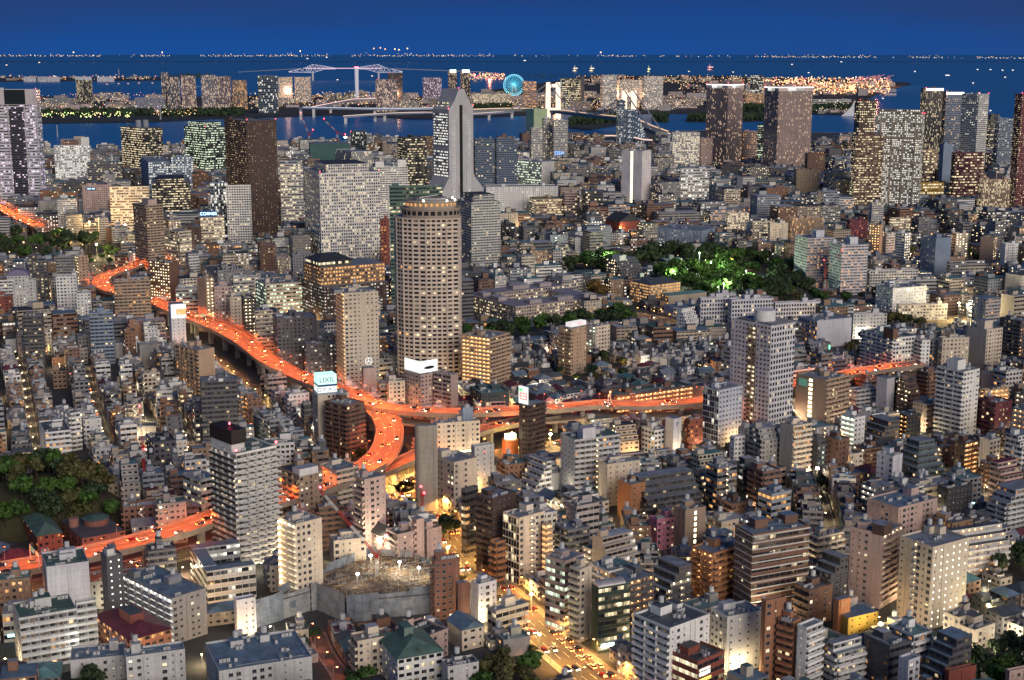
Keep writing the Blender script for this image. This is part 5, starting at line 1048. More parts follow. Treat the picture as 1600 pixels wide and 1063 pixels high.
# ------------------------------------------------------------------ the round topped residential tower
def round_tower():
    X, Y = gp(668, 592); h = zat(668, 343, Y); s = 1.0
    root = thing('residential_tower', 'round topped beige residential tower with a lit crown ring, tallest near the centre', 'residential tower', (X, Y, 0)); LM.append(('round topped tower', 668, 460))
    wm_ = Y / F
    # plan: flat front right, faceted curve on the left
    pr = (720 - 668) * wm_; pl = (668 - 617) * wm_
    plan = [(-pl, 18), (-pl * .93, 11), (-pl * .72, 5.5), (-pl * .42, 2.2), (0, 0), (pr * .62, 1.2), (pr * .98, 5), (pr, 14), (pr, 30), (pr * .5, 40), (-pl * .3, 42), (-pl * .85, 34)]
    col = (.60, .50, .43, .37); nf = 38; m = MB(); ms = []; uv = []
    for i in range(len(plan)):
        a, b = plan[i], plan[(i + 1) % len(plan)]; L = math.dist(a, b); ms.append(facade('q.07o') if i < 3 else facade('q.16y')); uv.append((max(1, round(L / 4.5)), nf))
    m.prism(plan, 0, h, facade('w'), col, roofmat('tan'), False, None, ms, uv); m.build('wall', root)
    c = (1.0, 17.0)
    sc = lambda k, dz=0: [(c[0] + (p[0] - c[0]) * k, c[1] + (p[1] - c[1]) * k) for p in plan]
    sl = MB(); P = sc(1.035); sl.prism(P, -.35, .35, facade('w'), (.70, .60, .52, .2)); me = sl.mesh('floor_ledge')
    for k in range(1, nf + 1): link('floor_ledge', me, root, (0, 0, h * k / nf))
    fins = MB()
    for i in range(len(plan)):
        a, b = plan[i], plan[(i + 1) % len(plan)]
        fins.tube((a[0], a[1], 0), (a[0], a[1], h), .8, facade('w'), 6, (.68, .58, .51, .2))
    fins.build('corner_column', root)
    n = 28; el = lambda k, rx, ry: (c[0] + 2 + rx * math.cos(2 * math.pi * k / n), c[1] + ry * math.sin(2 * math.pi * k / n))
    def ring(name, rx, ry, z0, z1, mat, colr, nu=1):
        q = MB(); P = [el(k, rx, ry) for k in range(n)]; q.prism(P, z0, z1, mat, colr, roofmat('tan'), True, None, None, [(nu, 1)] * n); q.build(name, root)
    ring('setback_storey', pr * .90, 15.5, h + .36, h + 7, facade('q.3o'), (.33, .27, .23, .6))
    ring('upper_ledge', pr * .94, 16.2, h + 7, h + 7.6, facade('w'), (.40, .34, .3, .6))
    ring('crown_ring', pr * .78, 13.5, h + 7.61, h + 12.5, facade('q.5o'), (.36, .31, .27, .66))
    ring('crown_rim', pr * .83, 14.3, h + 12.51, h + 13.5, facade('w'), (.42, .38, .34, .6))
    ring('roof_equipment', pr * .5, 8.5, h + 13.51, h + 15.5, facade('w'), (.3, .31, .33, .6))
    q = MB(); q.tube((c[0] - 6, c[1] - 6, h + 15.6), (c[0] + 8, c[1] - 2, h + 17.4), .35, WHITE, 6); q.build('gondola_arm', root)
    for k in (3, 7, 24, 26, 20): 
        q = MB(); p = el(k, pr * .84, 14.4); q.box(p[0] - .5, p[0] + .5, p[1] - .5, p[1] + .5, h + 13.5, h + 14.5, glow('crown_lamp', (1, .92, .75), 18)); q.build('crown_lamp', root)
    foot(X - pl, Y, 0, pl + pr, 42); protect(617, 720, 318, 586, Y)
# ------------------------------------------------------------------ stepped lavender tower
def stepped_tower():
    X, Y = gp(692, 374); k = Y / F; root = thing('office_tower', 'tall stepped lavender grey tower with a dark central slot and lit left floors', 'office tower', (X, Y, 0), rad(33)); LM.append(('stepped lavender tower', 705, 250))
    zz = lambda y: zat(703, y, Y); xx = lambda x: (x - 692) * k / .86
    lav = (.56, .55, .60, .21); D = 44
    prof = [(692, 400), (692, 300), (703, 278), (703, 172), (712, 158), (719, 140), (727, 140), (736, 162), (741, 168), (741, 276), (757, 298), (757, 400)]
    pts = [(xx(a), max(0, zz(b))) for a, b in prof]
    m = MB(); w = facade('w')
    m.face([(p[0], 0, p[1]) for p in pts][::-1], w, None, lav); m.face([(p[0], D, p[1]) for p in pts], w, None, lav)
    for i in range(len(pts)):
        a, b = pts[i], pts[(i + 1) % len(pts)]
        m.face([(a[0], 0, a[1]), (b[0], 0, b[1]), (b[0], D, b[1]), (a[0], D, a[1])][::-1], w, None, lav)
    m.build('wall', root)
    m = MB(); x0, x1 = xx(719.5), xx(724); m.box(x0, x1, -.5, -.02, 4, zz(165), plain('slot_glass', (.02, .022, .03), .2, .1)); m.build('central_slot', root)
    for fx in (708, 732):                              # narrow window strings either side
        q = MB(); nfl = 40; q.wall((xx(fx), -.12), (xx(fx + 5), -.12), zz(365), zz(185), facade('s.25y'), 1, nfl, lav); q.build('window_string', root)
    # broad side with lit floors (left face)
    zb, zt = zz(300), zz(178); q = MB(); q.wall((xx(703) - .35, D - 3), (xx(703) - .35, 3), zt - (zt - zb) * .42, zt, facade('r.97w'), 12, 12, (.40, .40, .46, .5)); q.wall((xx(703) - .35, D - 3), (xx(703) - .35, 3), zb + 2, zt - (zt - zb) * .48, facade('r.97w'), 12, 13, (.40, .40, .46, .5)); q.build('lit_floors', root)
    q = MB(); q.wall((xx(706), D - 5), (xx(706) - .01, 6), zz(170), zz(160), facade('r.9y'), 8, 2, lav); q.build('top_lit_floors', root)
    q = MB(); q.box(xx(703) - 9, xx(703) - .4, 6, D - 6, 0, zz(296), facade('w'), lav, roofmat('grey')); q.build('skirt', root)
    for p in ((703, 172), (719, 140), (741, 168)): link('warning_light', beacon_mesh(), root, (xx(p[0]), 1, zz(p[1])))
    foot(X, Y, 33, xx(757), D); protect(655, 757, 140, 365, Y)
# ------------------------------------------------------------------ other shaped buildings
def prism_roof(m, w, l, h, rise, mat, over=.6, hip=True, ridge=.4):
    a, b, c, d = (-over, -over), (w + over, -over), (w + over, l + over), (-over, l + over); i = w * ridge if hip else 0
    if w >= l: r0, r1 = (i if hip else -over, l / 2), (w - i if hip else w + over, l / 2)
    else: j = l * ridge if hip else 0; r0, r1 = (w / 2, j if hip else -over), (w / 2, l - j if hip else l + over)
    P = lambda q, z: (q[0], q[1], z); z = h; t = h + rise
    if w >= l: m.face([P(a, z), P(b, z), P(r1, t), P(r0, t)], mat); m.face([P(c, z), P(d, z), P(r0, t), P(r1, t)], mat); m.face([P(b, z), P(c, z), P(r1, t)], mat); m.face([P(d, z), P(a, z), P(r0, t)], mat)
    else: m.face([P(b, z), P(c, z), P(r1, t), P(r0, t)], mat); m.face([P(d, z), P(a, z), P(r0, t), P(r1, t)], mat); m.face([P(a, z), P(b, z), P(r0, t)], mat); m.face([P(c, z), P(d, z), P(r1, t)], mat)
    m.face([P(a, z), P(d, z), P(c, z), P(b, z)], mat)
def placed(name, label, cat, x0, xc, x1, yt, yb, th, vb=None, dl=14, dr=14, lm=None):
    X, Y = gp(xc, yb); h = zat(xc, yt, Y); _, _, wl, wr = split_faces(xc, yb, x0, x1, th, h * .6)
    if wl <= 1: wl = dl
    if wr <= 1: wr = dr
    root = thing(name, label, cat, (X, Y, 0), rad(th)); foot(X, Y, th, wr, wl); protect(x0, x1, yt, vb or yb - 4, Y)
    if lm: LM.append((lm, (x0 + x1) / 2, (yt + yb) / 2))
    return root, wr, wl, h
def hip_house(label, cat, x0, xc, x1, yt, yb, th, L, Rr, col, roof, rise, vb=None, hip=True, ridge=.3, lm=None, name='hipped_house'):
    root, wr, wl, h = placed(name, label, cat, x0, xc, x1, yt, yb, th, vb, lm=lm); m = MB(); mass(m, wr, wl, 0, h, (L, Rr, 'p.1y'), tuple(CN[col] if isinstance(col, str) else col) + (.4,)); m.build('wall', root)
    m = MB(); prism_roof(m, wr, wl, h + .02, rise, roofmat(roof), .7, hip, ridge); m.build('roof', root); return root, wr, wl, h
def shaped():
    # upper part of the brown office with hipped crown
    o = find('tall grey tower with purple white lit floors at the left edge'); w, l, h = hdims(o); m = MB(); m.box(w * .34, w * .68, -.6, -.02, 8, h * .86, facade('r.1v'), (.05, .05, .07, .2)); m.face([(w * .34, -.61, 8), (w * .68, -.61, 8), (w * .68, -.61, h * .86), (w * .34, -.61, h * .86)], facade('r.2v'), [(0, 0), (8, 0), (8, 44), (0, 44)], (.06, .06, .08, .3)); m.build('central_recess', o)
    m = MB(); m.box(-.5, w + .5, -1.2, -.62, h * .88, h + 1, facade('m0w'), (.50, .47, .50, .2)); m.build('crown_screen', o)
    for fx in (.02, .3, .7, .97):
        m = MB(); m.box(w * fx, w * fx + 1.6, -1.3, -.62, 0, h * .88, facade('w'), (.48, .46, .50, .2)); m.build('facade_fin', o)
    o = find('tall beige office covered in hundreds of bright windows'); w, l, h = hdims(o)
    for fz in (.28, .52, .76): m = MB(); m.box(-.9, -.02, 0, l, h * fz, h * fz + 2.4, facade('w'), (.34, .27, .22, .2)); m.build('floor_bands', o)
    for fx in (.12, .37, .62, .87): m = MB(); m.box(-1.1, -.03, l * fx, l * fx + 2.2, 0, h * .98, facade('w'), (.34, .27, .22, .2)); m.build('facade_fin', o)
    o = find('dark brown office base with white dotted windows and orange lit upper floors'); w, l, h = hdims(o); m = MB(); mass(m, w * .98, l * .75, h + .05, h + 17, ('p.7o', 'q.92o', 'p.3o'), (.30, .20, .14, .3), .5, l * .12); m.build('upper_floors', o)
    m = MB(); mass(m, w * .5, l * .55, h + 17.05, h + 22, ('r.8y', 'r.85y', 'r.3y'), (.1, .08, .07, .3), .5, l * .2); m.build('penthouse', o)
    m = MB(); prism_roof(m, w * .52, l * .6, 0, 6, roofmat('dark'), 1, True, .3); q = m.build('hip_roof', o); q.location = (.3, l * .18, h + 22)
    # gothic red brick chapel
    root, w, l, h = hip_house('red brick chapel with steep dark roof and pale traceried gable window', 'chapel', 946, 968, 1000, 347, 372, 28, 's.1y', 'w', 'R', 'dark', 11, 362, False, lm='red brick chapel', name='chapel')
    m = MB(); cr = plain('pale_stone', (.5, .45, .42), .7); cx = w * .5; m.box(cx - 3, cx + 3, -.5, -.02, 2, 11, cr); m.build('window_frame', root); m = MB(); m.box(cx - 2.2, cx + 2.2, -.7, -.51, 3, 10, plain('leaded_glass', (.03, .035, .05), .3)); m.build('window', root)
    hip_house('ornate villa glowing orange under a slate hip roof at the park edge', 'villa', 985, 1016, 1063, 446, 478, 34, 'q.75o', 'q.85o', (.55, .40, .24), 'slate', 4, 466, True, .2, lm='glowing orange villa', name='ornate_villa')
    hip_house('low cream annex with blue green roof beside the glowing villa', 'villa', 1032, 1044, 1104, 462, 482, 28, 'q.3o', 'w', (.42, .36, .28), 'teal', 1.5, 474, True, .1, name='villa_annex')
    # neoclassical range in front of the park
    root, w, l, h = placed('neoclassical_range', 'broad low neoclassical range with violet grey roofs and lit arched windows', 'public building', 721, 806, 948, 481, 506, 34, 498, lm='neoclassical range'); c = (.42, .36, .33, .1); m = MB(); l = min(l, 120)
    mass(m, w, 24, 0, h, ('q.3y', 'q.35y', 'q.2y'), (.42, .35, .31, .2), top=roofmat('lilac')); mass(m, 24, l - 24.1, 0, h, ('q.5y', 'q.2y', 'q.2y'), (.42, .35, .31, .2), 0, 24.05, top=roofmat('lilac')); mass(m, w - 24.1, 26, 0, h + 2, ('q.2y', 'q.3y', 'q.2y'), (.42, .35, .31, .2), 24.05, l - 26, top=roofmat('lilac')); mass(m, 22, l - 50.2, 0, h - .5, ('q.2y', 'q.2y', 'q.2y'), (.42, .35, .31, .2), w - 22, 24.1, top=roofmat('lilac')); m.build('wall', root)
    m = MB(); m.box(24.1, w - 22.1, 24.1, l - 26.1, .1, h * .55, facade('w'), c, roofmat('grey')); m.build('court_hall', root)
    m = MB(); m.box(-.5, w + .5, -.5, .5, h, h + 1.1, facade('w'), c); m.box(-.5, .5, .5, l, h, h + 1.1, facade('w'), c); m.box(w - .5, w + .5, .5, 24, h, h + 1.1, facade('w'), c); m.build('cornice', root)
    for k in range(7):
        m = MB(); x, y, a, e = [(w * .2, 8, 14, 9), (w * .5, 7, 18, 10), (w * .8, 8, 12, 8), (6, l * .4, 10, 16), (7, l * .7, 9, 12), (w * .45, l - 20, 20, 10), (w * .75, l - 21, 14, 12)][k]; m.box(x, x + a, y, y + e, h + .02 + (2 if k > 4 else 0), h + 3.8 + (2 if k > 4 else 0), facade('w'), (.36, .31, .31, .1), roofmat('pale')); m.build('roof_box', root)
    root, w, l, h = placed('neoclassical_pavilion', 'pale domed pavilion between the two neoclassical wings', 'public building', 858, 878, 904, 440, 466, 34, 458); m = MB(); mass(m, w, l, 0, h, ('q.1y', 'q.1y', 'q.1y'), (.44, .40, .38, .3)); m.build('wall', root); m = MB(); m.prism([(w * .2, l * .2), (w * .8, l * .2), (w * .8, l * .8), (w * .2, l * .8)], h, h + 5, facade('w'), (.44, .40, .38, .3), roofmat('pale')); m.build('attic', root)
    # foreground halls
    root, w, l, h = hip_house('green copper hip roofed hall with white walls at the bottom', 'hall', 590, 622, 692, 1030, 1085, 24, 'p.1y', 'q.1y', 'W', 'green', 5, 1063, True, .32, lm='green hip roofed hall', name='hipped_hall'); m = MB(); m.box(w * .36, w * .56, l * .45, l * .75, h + 1, h + 7.5, facade('w'), (.16, .22, .2, .2), roofmat('green')); m.build('roof_turret', root)
    root, w, l, h = hip_house('maroon roofed trapezoid hall below the glowing gallery office', 'hall', 148, 205, 268, 1000, 1040, 40, 'q.3o', 'q.2o', (.25, .10, .07), 'maroon', 3.2, 1025, True, .25, lm='maroon roofed hall', name='maroon_hall'); m = MB(); m.box(w * .3, w * .62, l * .3, l * .62, h + 1.2, h + 6, facade('w'), (.2, .06, .05, .2), roofmat('slate')); m.build('roof_box', root)
    root, w, l, h = hip_house('pale blue gable roofed hall beside the bottom trees', 'hall', 699, 722, 756, 985, 1018, 30, 'w', 'p.1y', 'C', 'blue', 3, 1012, False, lm='pale blue gabled hall', name='gabled_hall')
    hip_house('gabled grey house with dark roof beside the pinkish tower', 'house', 578, 596, 616, 838, 885, 38, 'p.4y', 'p.1y', 'P', 'dark', 4.5, 870, False, name='gabled_house')
    hip_house('small white gabled house among the left lanes', 'house', 4, 10, 25, 530, 552, 15, 'w', 'w', 'L', 'dark', 5, 545, False, name='gabled_house')
    hip_house('green hip roofed brick hall beyond the expressway at lower left', 'hall', 36, 60, 97, 838, 868, 30, 'p.1o', 'p.1o', 'R', 'green', 4, 862, True, .25, lm='green roofed brick hall', name='brick_hall')
    root, w, l, h = placed('brick_hall', 'low brick hall with a round roofed drum beyond the expressway', 'hall', 95, 130, 196, 842, 870, 34, 855); m = MB(); mass(m, w, l, 0, h, ('p.1o', 'p.1o', 'w'), (.22, .10, .08, .1), top=roofmat('slate')); m.build('wall', root)
    m = MB(); c = (w * .62, l * .55); m.tube((c[0], c[1], h), (c[0], c[1], h + 3.2), 6.5, facade('w'), 20, (.24, .11, .09, .2)); m.tube((c[0], c[1], h + 3.2), (c[0], c[1], h + 4.6), 7.0, roofmat('green'), 20, r2=1.2); m.build('round_drum', root); m = MB(); m.tube((w * .12, l * .6, h), (w * .12, l * .6, h + 4.5), 2.6, facade('w'), 16, (.3, .16, .13, .2)); m.build('turret', root)
    # triangular courtyard building
    root, w, l, h = placed('courtyard_building', 'pale building folded round a triangular roof court', 'office building', 306, 325, 400, 893, 945, 24, 930, lm='triangular courtyard building'); m = MB(); col = (.40, .41, .43, .3); l = max(l, 18)
    mass(m, w, 6, 0, h, ('r.1y', 'r.3w', 'r.1y'), col, 0, 0, roofmat('blue')); mass(m, 6, l, 0, h + .3, ('r.2w', 'r.1y', 'r.1y'), col, 0, 6.02, roofmat('blue')); mass(m, w, 7, 0, h + .6, ('r.1y', 'r.4w', 'r.1y'), col, 0, l + 6.04, roofmat('blue')); m.build('wall', root)
    m = MB(); m.face([(6, 6, h * .5), (w, 6, h * .5), (w, l + 6, h * .5), (6, l + 6, h * .5)], roofmat('slate')); m.build('court_deck', root)
    root, w, l, h = placed('orange_lit_kiosk', 'round orange lit shop drum under a green white sign by the crossing', 'shop', 782, 790, 812, 690, 722, 20, 716); m = MB(); m.tube((w / 2, w / 2, 0), (w / 2, w / 2, h), w * .55, plain('orange_wall', (.55, .14, .03), .6), 20); m.build('wall', root); m = MB(); m.box(w * .15, w * .85, w * .3, w * .6, h + .3, h + 3.5, glow('kiosk_sign', (.8, 1, .55), 5, True)); m.build('sign', root)
    # lit pink pennant building
    X, Y = gp(1312, 590); root = thing('sail_monument', 'tall pink lit triangular sail with white edge above the expressway', 'monument', (X, Y, 0), rad(20)); z0, z1 = zat(1312, 582, Y), zat(1312, 556, Y); k = Y / F; m = MB(); a = glow('pink_sail', (1, .06, .30), .75)
    P = [(-5.5 * k, z0), (5.5 * k, z0), (4.5 * k, z1)]; m.face([(p[0], -.3, p[1]) for p in P], a); m.face([(p[0], .3, p[1]) for p in P][::-1], a)
    for i in range(3): p, q = P[i], P[(i + 1) % 3]; m.face([(p[0], -.3, p[1]), (p[0], .3, p[1]), (q[0], .3, q[1]), (q[0], -.3, q[1])], WHITE)
    m.build('sail', root); m = MB(); m.tube((4.6 * k, 0, 0), (4.6 * k, 0, z1 + 3), .4, WHITE, 8); m.build('mast', root)
    # blue stepped glass building
    root, w, l, h = placed('stepped_glass_building', 'blue glass building stepping down to the right beside the channel', 'office building', 975, 977, 1020, 172, 240, 6, 224, dl=40); m = MB(); l = 40
    for k in range(8): mass(m, w * (.42 + .082 * k), l, h * (1 - (k + 1) / 8) if k < 7 else 0, h * (1 - k / 8) - .02, ('r.35w', 'r.45w', 'r.2w'), (.09, .16, .28, .3), 0, 0, roofmat('blue'), fl=max(1, round(h / 8 / 3.8)))
    m.build('wall', root)
# ------------------------------------------------------------------ building site with cranes
def crane(label, x, yb, ytop, jib, counter, red=True, base_z=0, Yd=None):
    """A tower crane: lattice mast, cab, luffing jib and counter jib. jib = (dx, dy pixels from mast head)."""
    X, Y = gp(x, yb); Y0 = Y; h = zat(x, ytop, Y); root = thing('tower_crane', label, 'crane', (X, Y, 0)); k = Y / F; A = REDP; B = WHITE
    def lattice(name, p, q, w, cols, seg):
        m = MB(); p, q = Vector(p), Vector(q); d = (q - p); n = max(2, int(d.length / seg)); u = d.normalized().orthogonal().normalized() * w; v = d.normalized().cross(u)
        C = [u + v, u - v, -u - v, -u + v]
        for i in range(n):
            a, b = p + d * i / n, p + d * (i + 1) / n; mt = cols[(i // 3) % len(cols)]
            for j in range(4): m.tube(tuple(a + C[j]), tuple(b + C[j]), w * .22, mt, 4, cap=False); m.tube(tuple(a + C[j]), tuple(b + C[(j + 1) % 4]), w * .14, mt, 3, cap=False)
        m.build(name, root)
    s = max(.55, k * .8)
    lattice('mast', (0, 0, base_z), (0, 0, h), s, [REDP, WHITE] if red else [WHITE], 3)
    m = MB(); m.box(-1.4 * s, 1.4 * s, -1.4 * s, 1.4 * s, h, h + 2.2 * s, A); m.build('cab', root)
    lattice('jib', (0, 0, h + 2 * s), (jib[0] * k, 0, h + 2 * s - jib[1] * k), s * .75, [REDP, WHITE], 3); lattice('counter_jib', (0, 0, h + 2 * s), (counter[0] * k, 0, h + 2 * s - counter[1] * k), s * .75, [REDP], 3)
    for_b = max(1.0, k * 1.5); b1_ = link('warning_light', beacon_mesh(), root, (jib[0] * k, 0, h + 2 * s - jib[1] * k)); b1_.scale = (for_b,) * 3; b2_ = link('warning_light', beacon_mesh(), root, (counter[0] * k, 0, h + 2 * s - counter[1] * k)); b2_.scale = (for_b,) * 3; return root
def cranes():
    crane('red and white luffing crane standing in the foreground building site', 590, 930, 872, (-90, -112), (17, -30))
    crane('red and white luffing crane with jib raised over the left streets', 228, 790, 700, (-2, -62), (3, 10))
    crane('red tower crane among trees left of the right twin residential tower', 1288, 466, 428, (24, -34), (-3, -18))
    crane('red lit tower crane on the netted building, left one', 484, 248, 213, (-12, -32), (6, -6)); crane('red lit tower crane on the netted building, right one', 528, 246, 208, (-20, -18), (12, 6))
    crane('red tower crane with short jib beside the clad shaft', 660, 800, 775, (-2, -8), (3, 3))
    X, Y = gp(560, 950)
    pts = [(402, 985), (497, 945), (545, 968), (700, 938), (697, 905), (640, 885), (580, 880), (520, 905), (470, 925)]
    # walls of scaffolding sheet round the site
    P = [gp(x, y + 22) for x, y in [(398, 960), (498, 930), (542, 950), (703, 935), (703, 902), (645, 878), (580, 872), (500, 905)]]
    root = thing('construction_site', 'building site wrapped in grey sheets with a floodlit deck of timber and rebar', 'building site', (P[0][0], P[0][1], 0)); ox, oy = P[0]; Q = [(p[0] - ox, p[1] - oy) for p in P]; LM.append(('building site', 590, 910))
    gss = [plain('sheet_grey', (.20, .22, .26), .8, .4, .3), plain('sheet_blue_grey', (.15, .18, .23), .8, .4, .3), plain('sheet_pale', (.27, .28, .30), .8, .4, .3)]; m = MB(); sp = MB(); hh = 13
    for i in range(len(Q)):
        a, b = Vector(Q[i]), Vector(Q[(i + 1) % len(Q)]); n = max(1, int((b - a).length / 3.6)); step = 0; mt = gss[0]
        for j in range(n):
            p, q = a.lerp(b, j / n), a.lerp(b, (j + 1) / n)
            if j % 4 == 0: step = R.choice((0, 0, .9, 1.8)); dz = R.uniform(-2.2, 1.0); mt = R.choice(gss)
            nn = Vector((q.y - p.y, p.x - q.x)).normalized() * (step - .9); e = Vector((q.y - p.y, p.x - q.x)).normalized() * (step - .9)
            for k in range(3):
                z0, z1 = (hh + dz) * k / 3, (hh + dz) * (k + 1) / 3; w_ = R.uniform(0, .18); gm = mt if R.random() < .8 else R.choice(gss); gm = DARK if k == 1 and R.random() < .05 else gm
                m.face([(p.x + nn.x, p.y + nn.y, z0), (q.x + e.x, q.y + e.y, z0), (q.x + e.x * (1 + w_), q.y + e.y * (1 + w_), z1), (p.x + nn.x * (1 + w_), p.y + nn.y * (1 + w_), z1)], gm)
                sp.tube((p.x + nn.x * 1.35, p.y + nn.y * 1.35, z1), (q.x + e.x * 1.35, q.y + e.y * 1.35, z1), .07, STEEL, 4)
            sp.tube((p.x + nn.x * 1.35, p.y + nn.y * 1.35, 0), (p.x + nn.x * 1.35, p.y + nn.y * 1.35, hh + dz + R.uniform(.2, 1.4)), .07, STEEL, 4)
    sp.build('scaffolding', root)
    m.build('sheeting', root); m = MB(); m.face([(q[0], q[1], 9.5) for q in Q], plain('site_deck', (.15, .125, .11), .9, .6, .3)); m.build('deck', root)
    xs, ys = [q[0] for q in Q], [q[1] for q in Q]
    def inside(x, y):
        c = False
        for i in range(len(Q)):
            a, b = Q[i], Q[i - 1]
            if (a[1] > y) != (b[1] > y) and x < (b[0] - a[0]) * (y - a[1]) / (b[1] - a[1]) + a[0]: c = not c
        return c
    T = [plain('timber', (.33, .24, .15), .85, .3), plain('rust', (.17, .10, .07), .85, .4), plain('formwork', (.42, .33, .2), .8, .3), STEEL]
    mm = [MB() for _ in T]; cnt = 0
    while cnt < 900:
        x, y = R.uniform(min(xs), max(xs)), R.uniform(min(ys), max(ys))
        if not (inside(x, y) and inside(x + 1.5, y - 1.5) and inside(x - 1.5, y + 1.5)): continue
        cnt += 1; i = R.choice((0, 1, 1, 2, 3, 3)); a = R.choice((.3, 1.87, .3, R.uniform(0, 3))); L = R.uniform(1, 4.5); z = 9.55 + R.uniform(0, .8); hz = R.uniform(0, .4)
        if R.random() < .25: mm[i].tube((x, y, 9.5), (x + R.uniform(-.3, .3), y, 9.5 + R.uniform(1.5, 4)), .12, T[i], 4)
        else: mm[i].tube((x - L / 2 * math.cos(a), y - L / 2 * math.sin(a), z), (x + L / 2 * math.cos(a), y + L / 2 * math.sin(a), z + hz), R.uniform(.1, .28), T[i], 4)
    for i, nm in enumerate(('timber', 'rebar', 'formwork', 'scaffold_pole')): kind(mm[i].build(nm, root), 'stuff')
    for (x, y, e) in ((592, 878, 16000), (625, 915, 9000), (580, 905, 4000), (655, 925, 6000), (560, 935, 1500)):
        lx, ly = gp(x, y + 12); m = MB(); m.dome((lx - ox, ly - oy, 15.5), .7, glow('site_flood', (1, .92, .75), 60), None, 8, 3); m.tube((lx - ox, ly - oy, 9.5), (lx - ox, ly - oy, 15.5), .15, STEEL, 5); m.build('floodlight', root); plight((lx, ly, 14.5), e, (1, .80, .52), .8)
    for i in range(len(P)):
        a, b = P[i], P[(i + 1) % len(P)]
        for t in range(0, 10): FOOT.append((a[0] + (b[0] - a[0]) * t / 10 - 5, a[1] + (b[1] - a[1]) * t / 10 - 5, 0, 10, 10, 2))
    cxm, cym = sum(p[0] for p in P) / len(P), sum(p[1] for p in P) / len(P)
    for p in P:
        for t in (.2, .4, .6, .8): FOOT.append((cxm + (p[0] - cxm) * t - 8, cym + (p[1] - cym) * t - 8, 0, 16, 16, 1))
    protect(400, 703, 875, 968, cym - 25)
NL = 0
def plight(loc, e, c, r=.5, spot=0):
    """A lit lamp: spot is the opening of a hood that throws the light down, 0 for a bare lamp."""
    global NL
    l = bpy.data.lights.new('lamp_light', 'SPOT' if spot else 'POINT'); l.energy = e * .9; l.color = c; l.shadow_soft_size = r; l.specular_factor = .3
    if spot: l.spot_size = rad(spot); l.spot_blend = .5
    o = bpy.data.objects.new('lamp_light', l); COL.objects.link(o); o.location = loc; NL += 1; return o
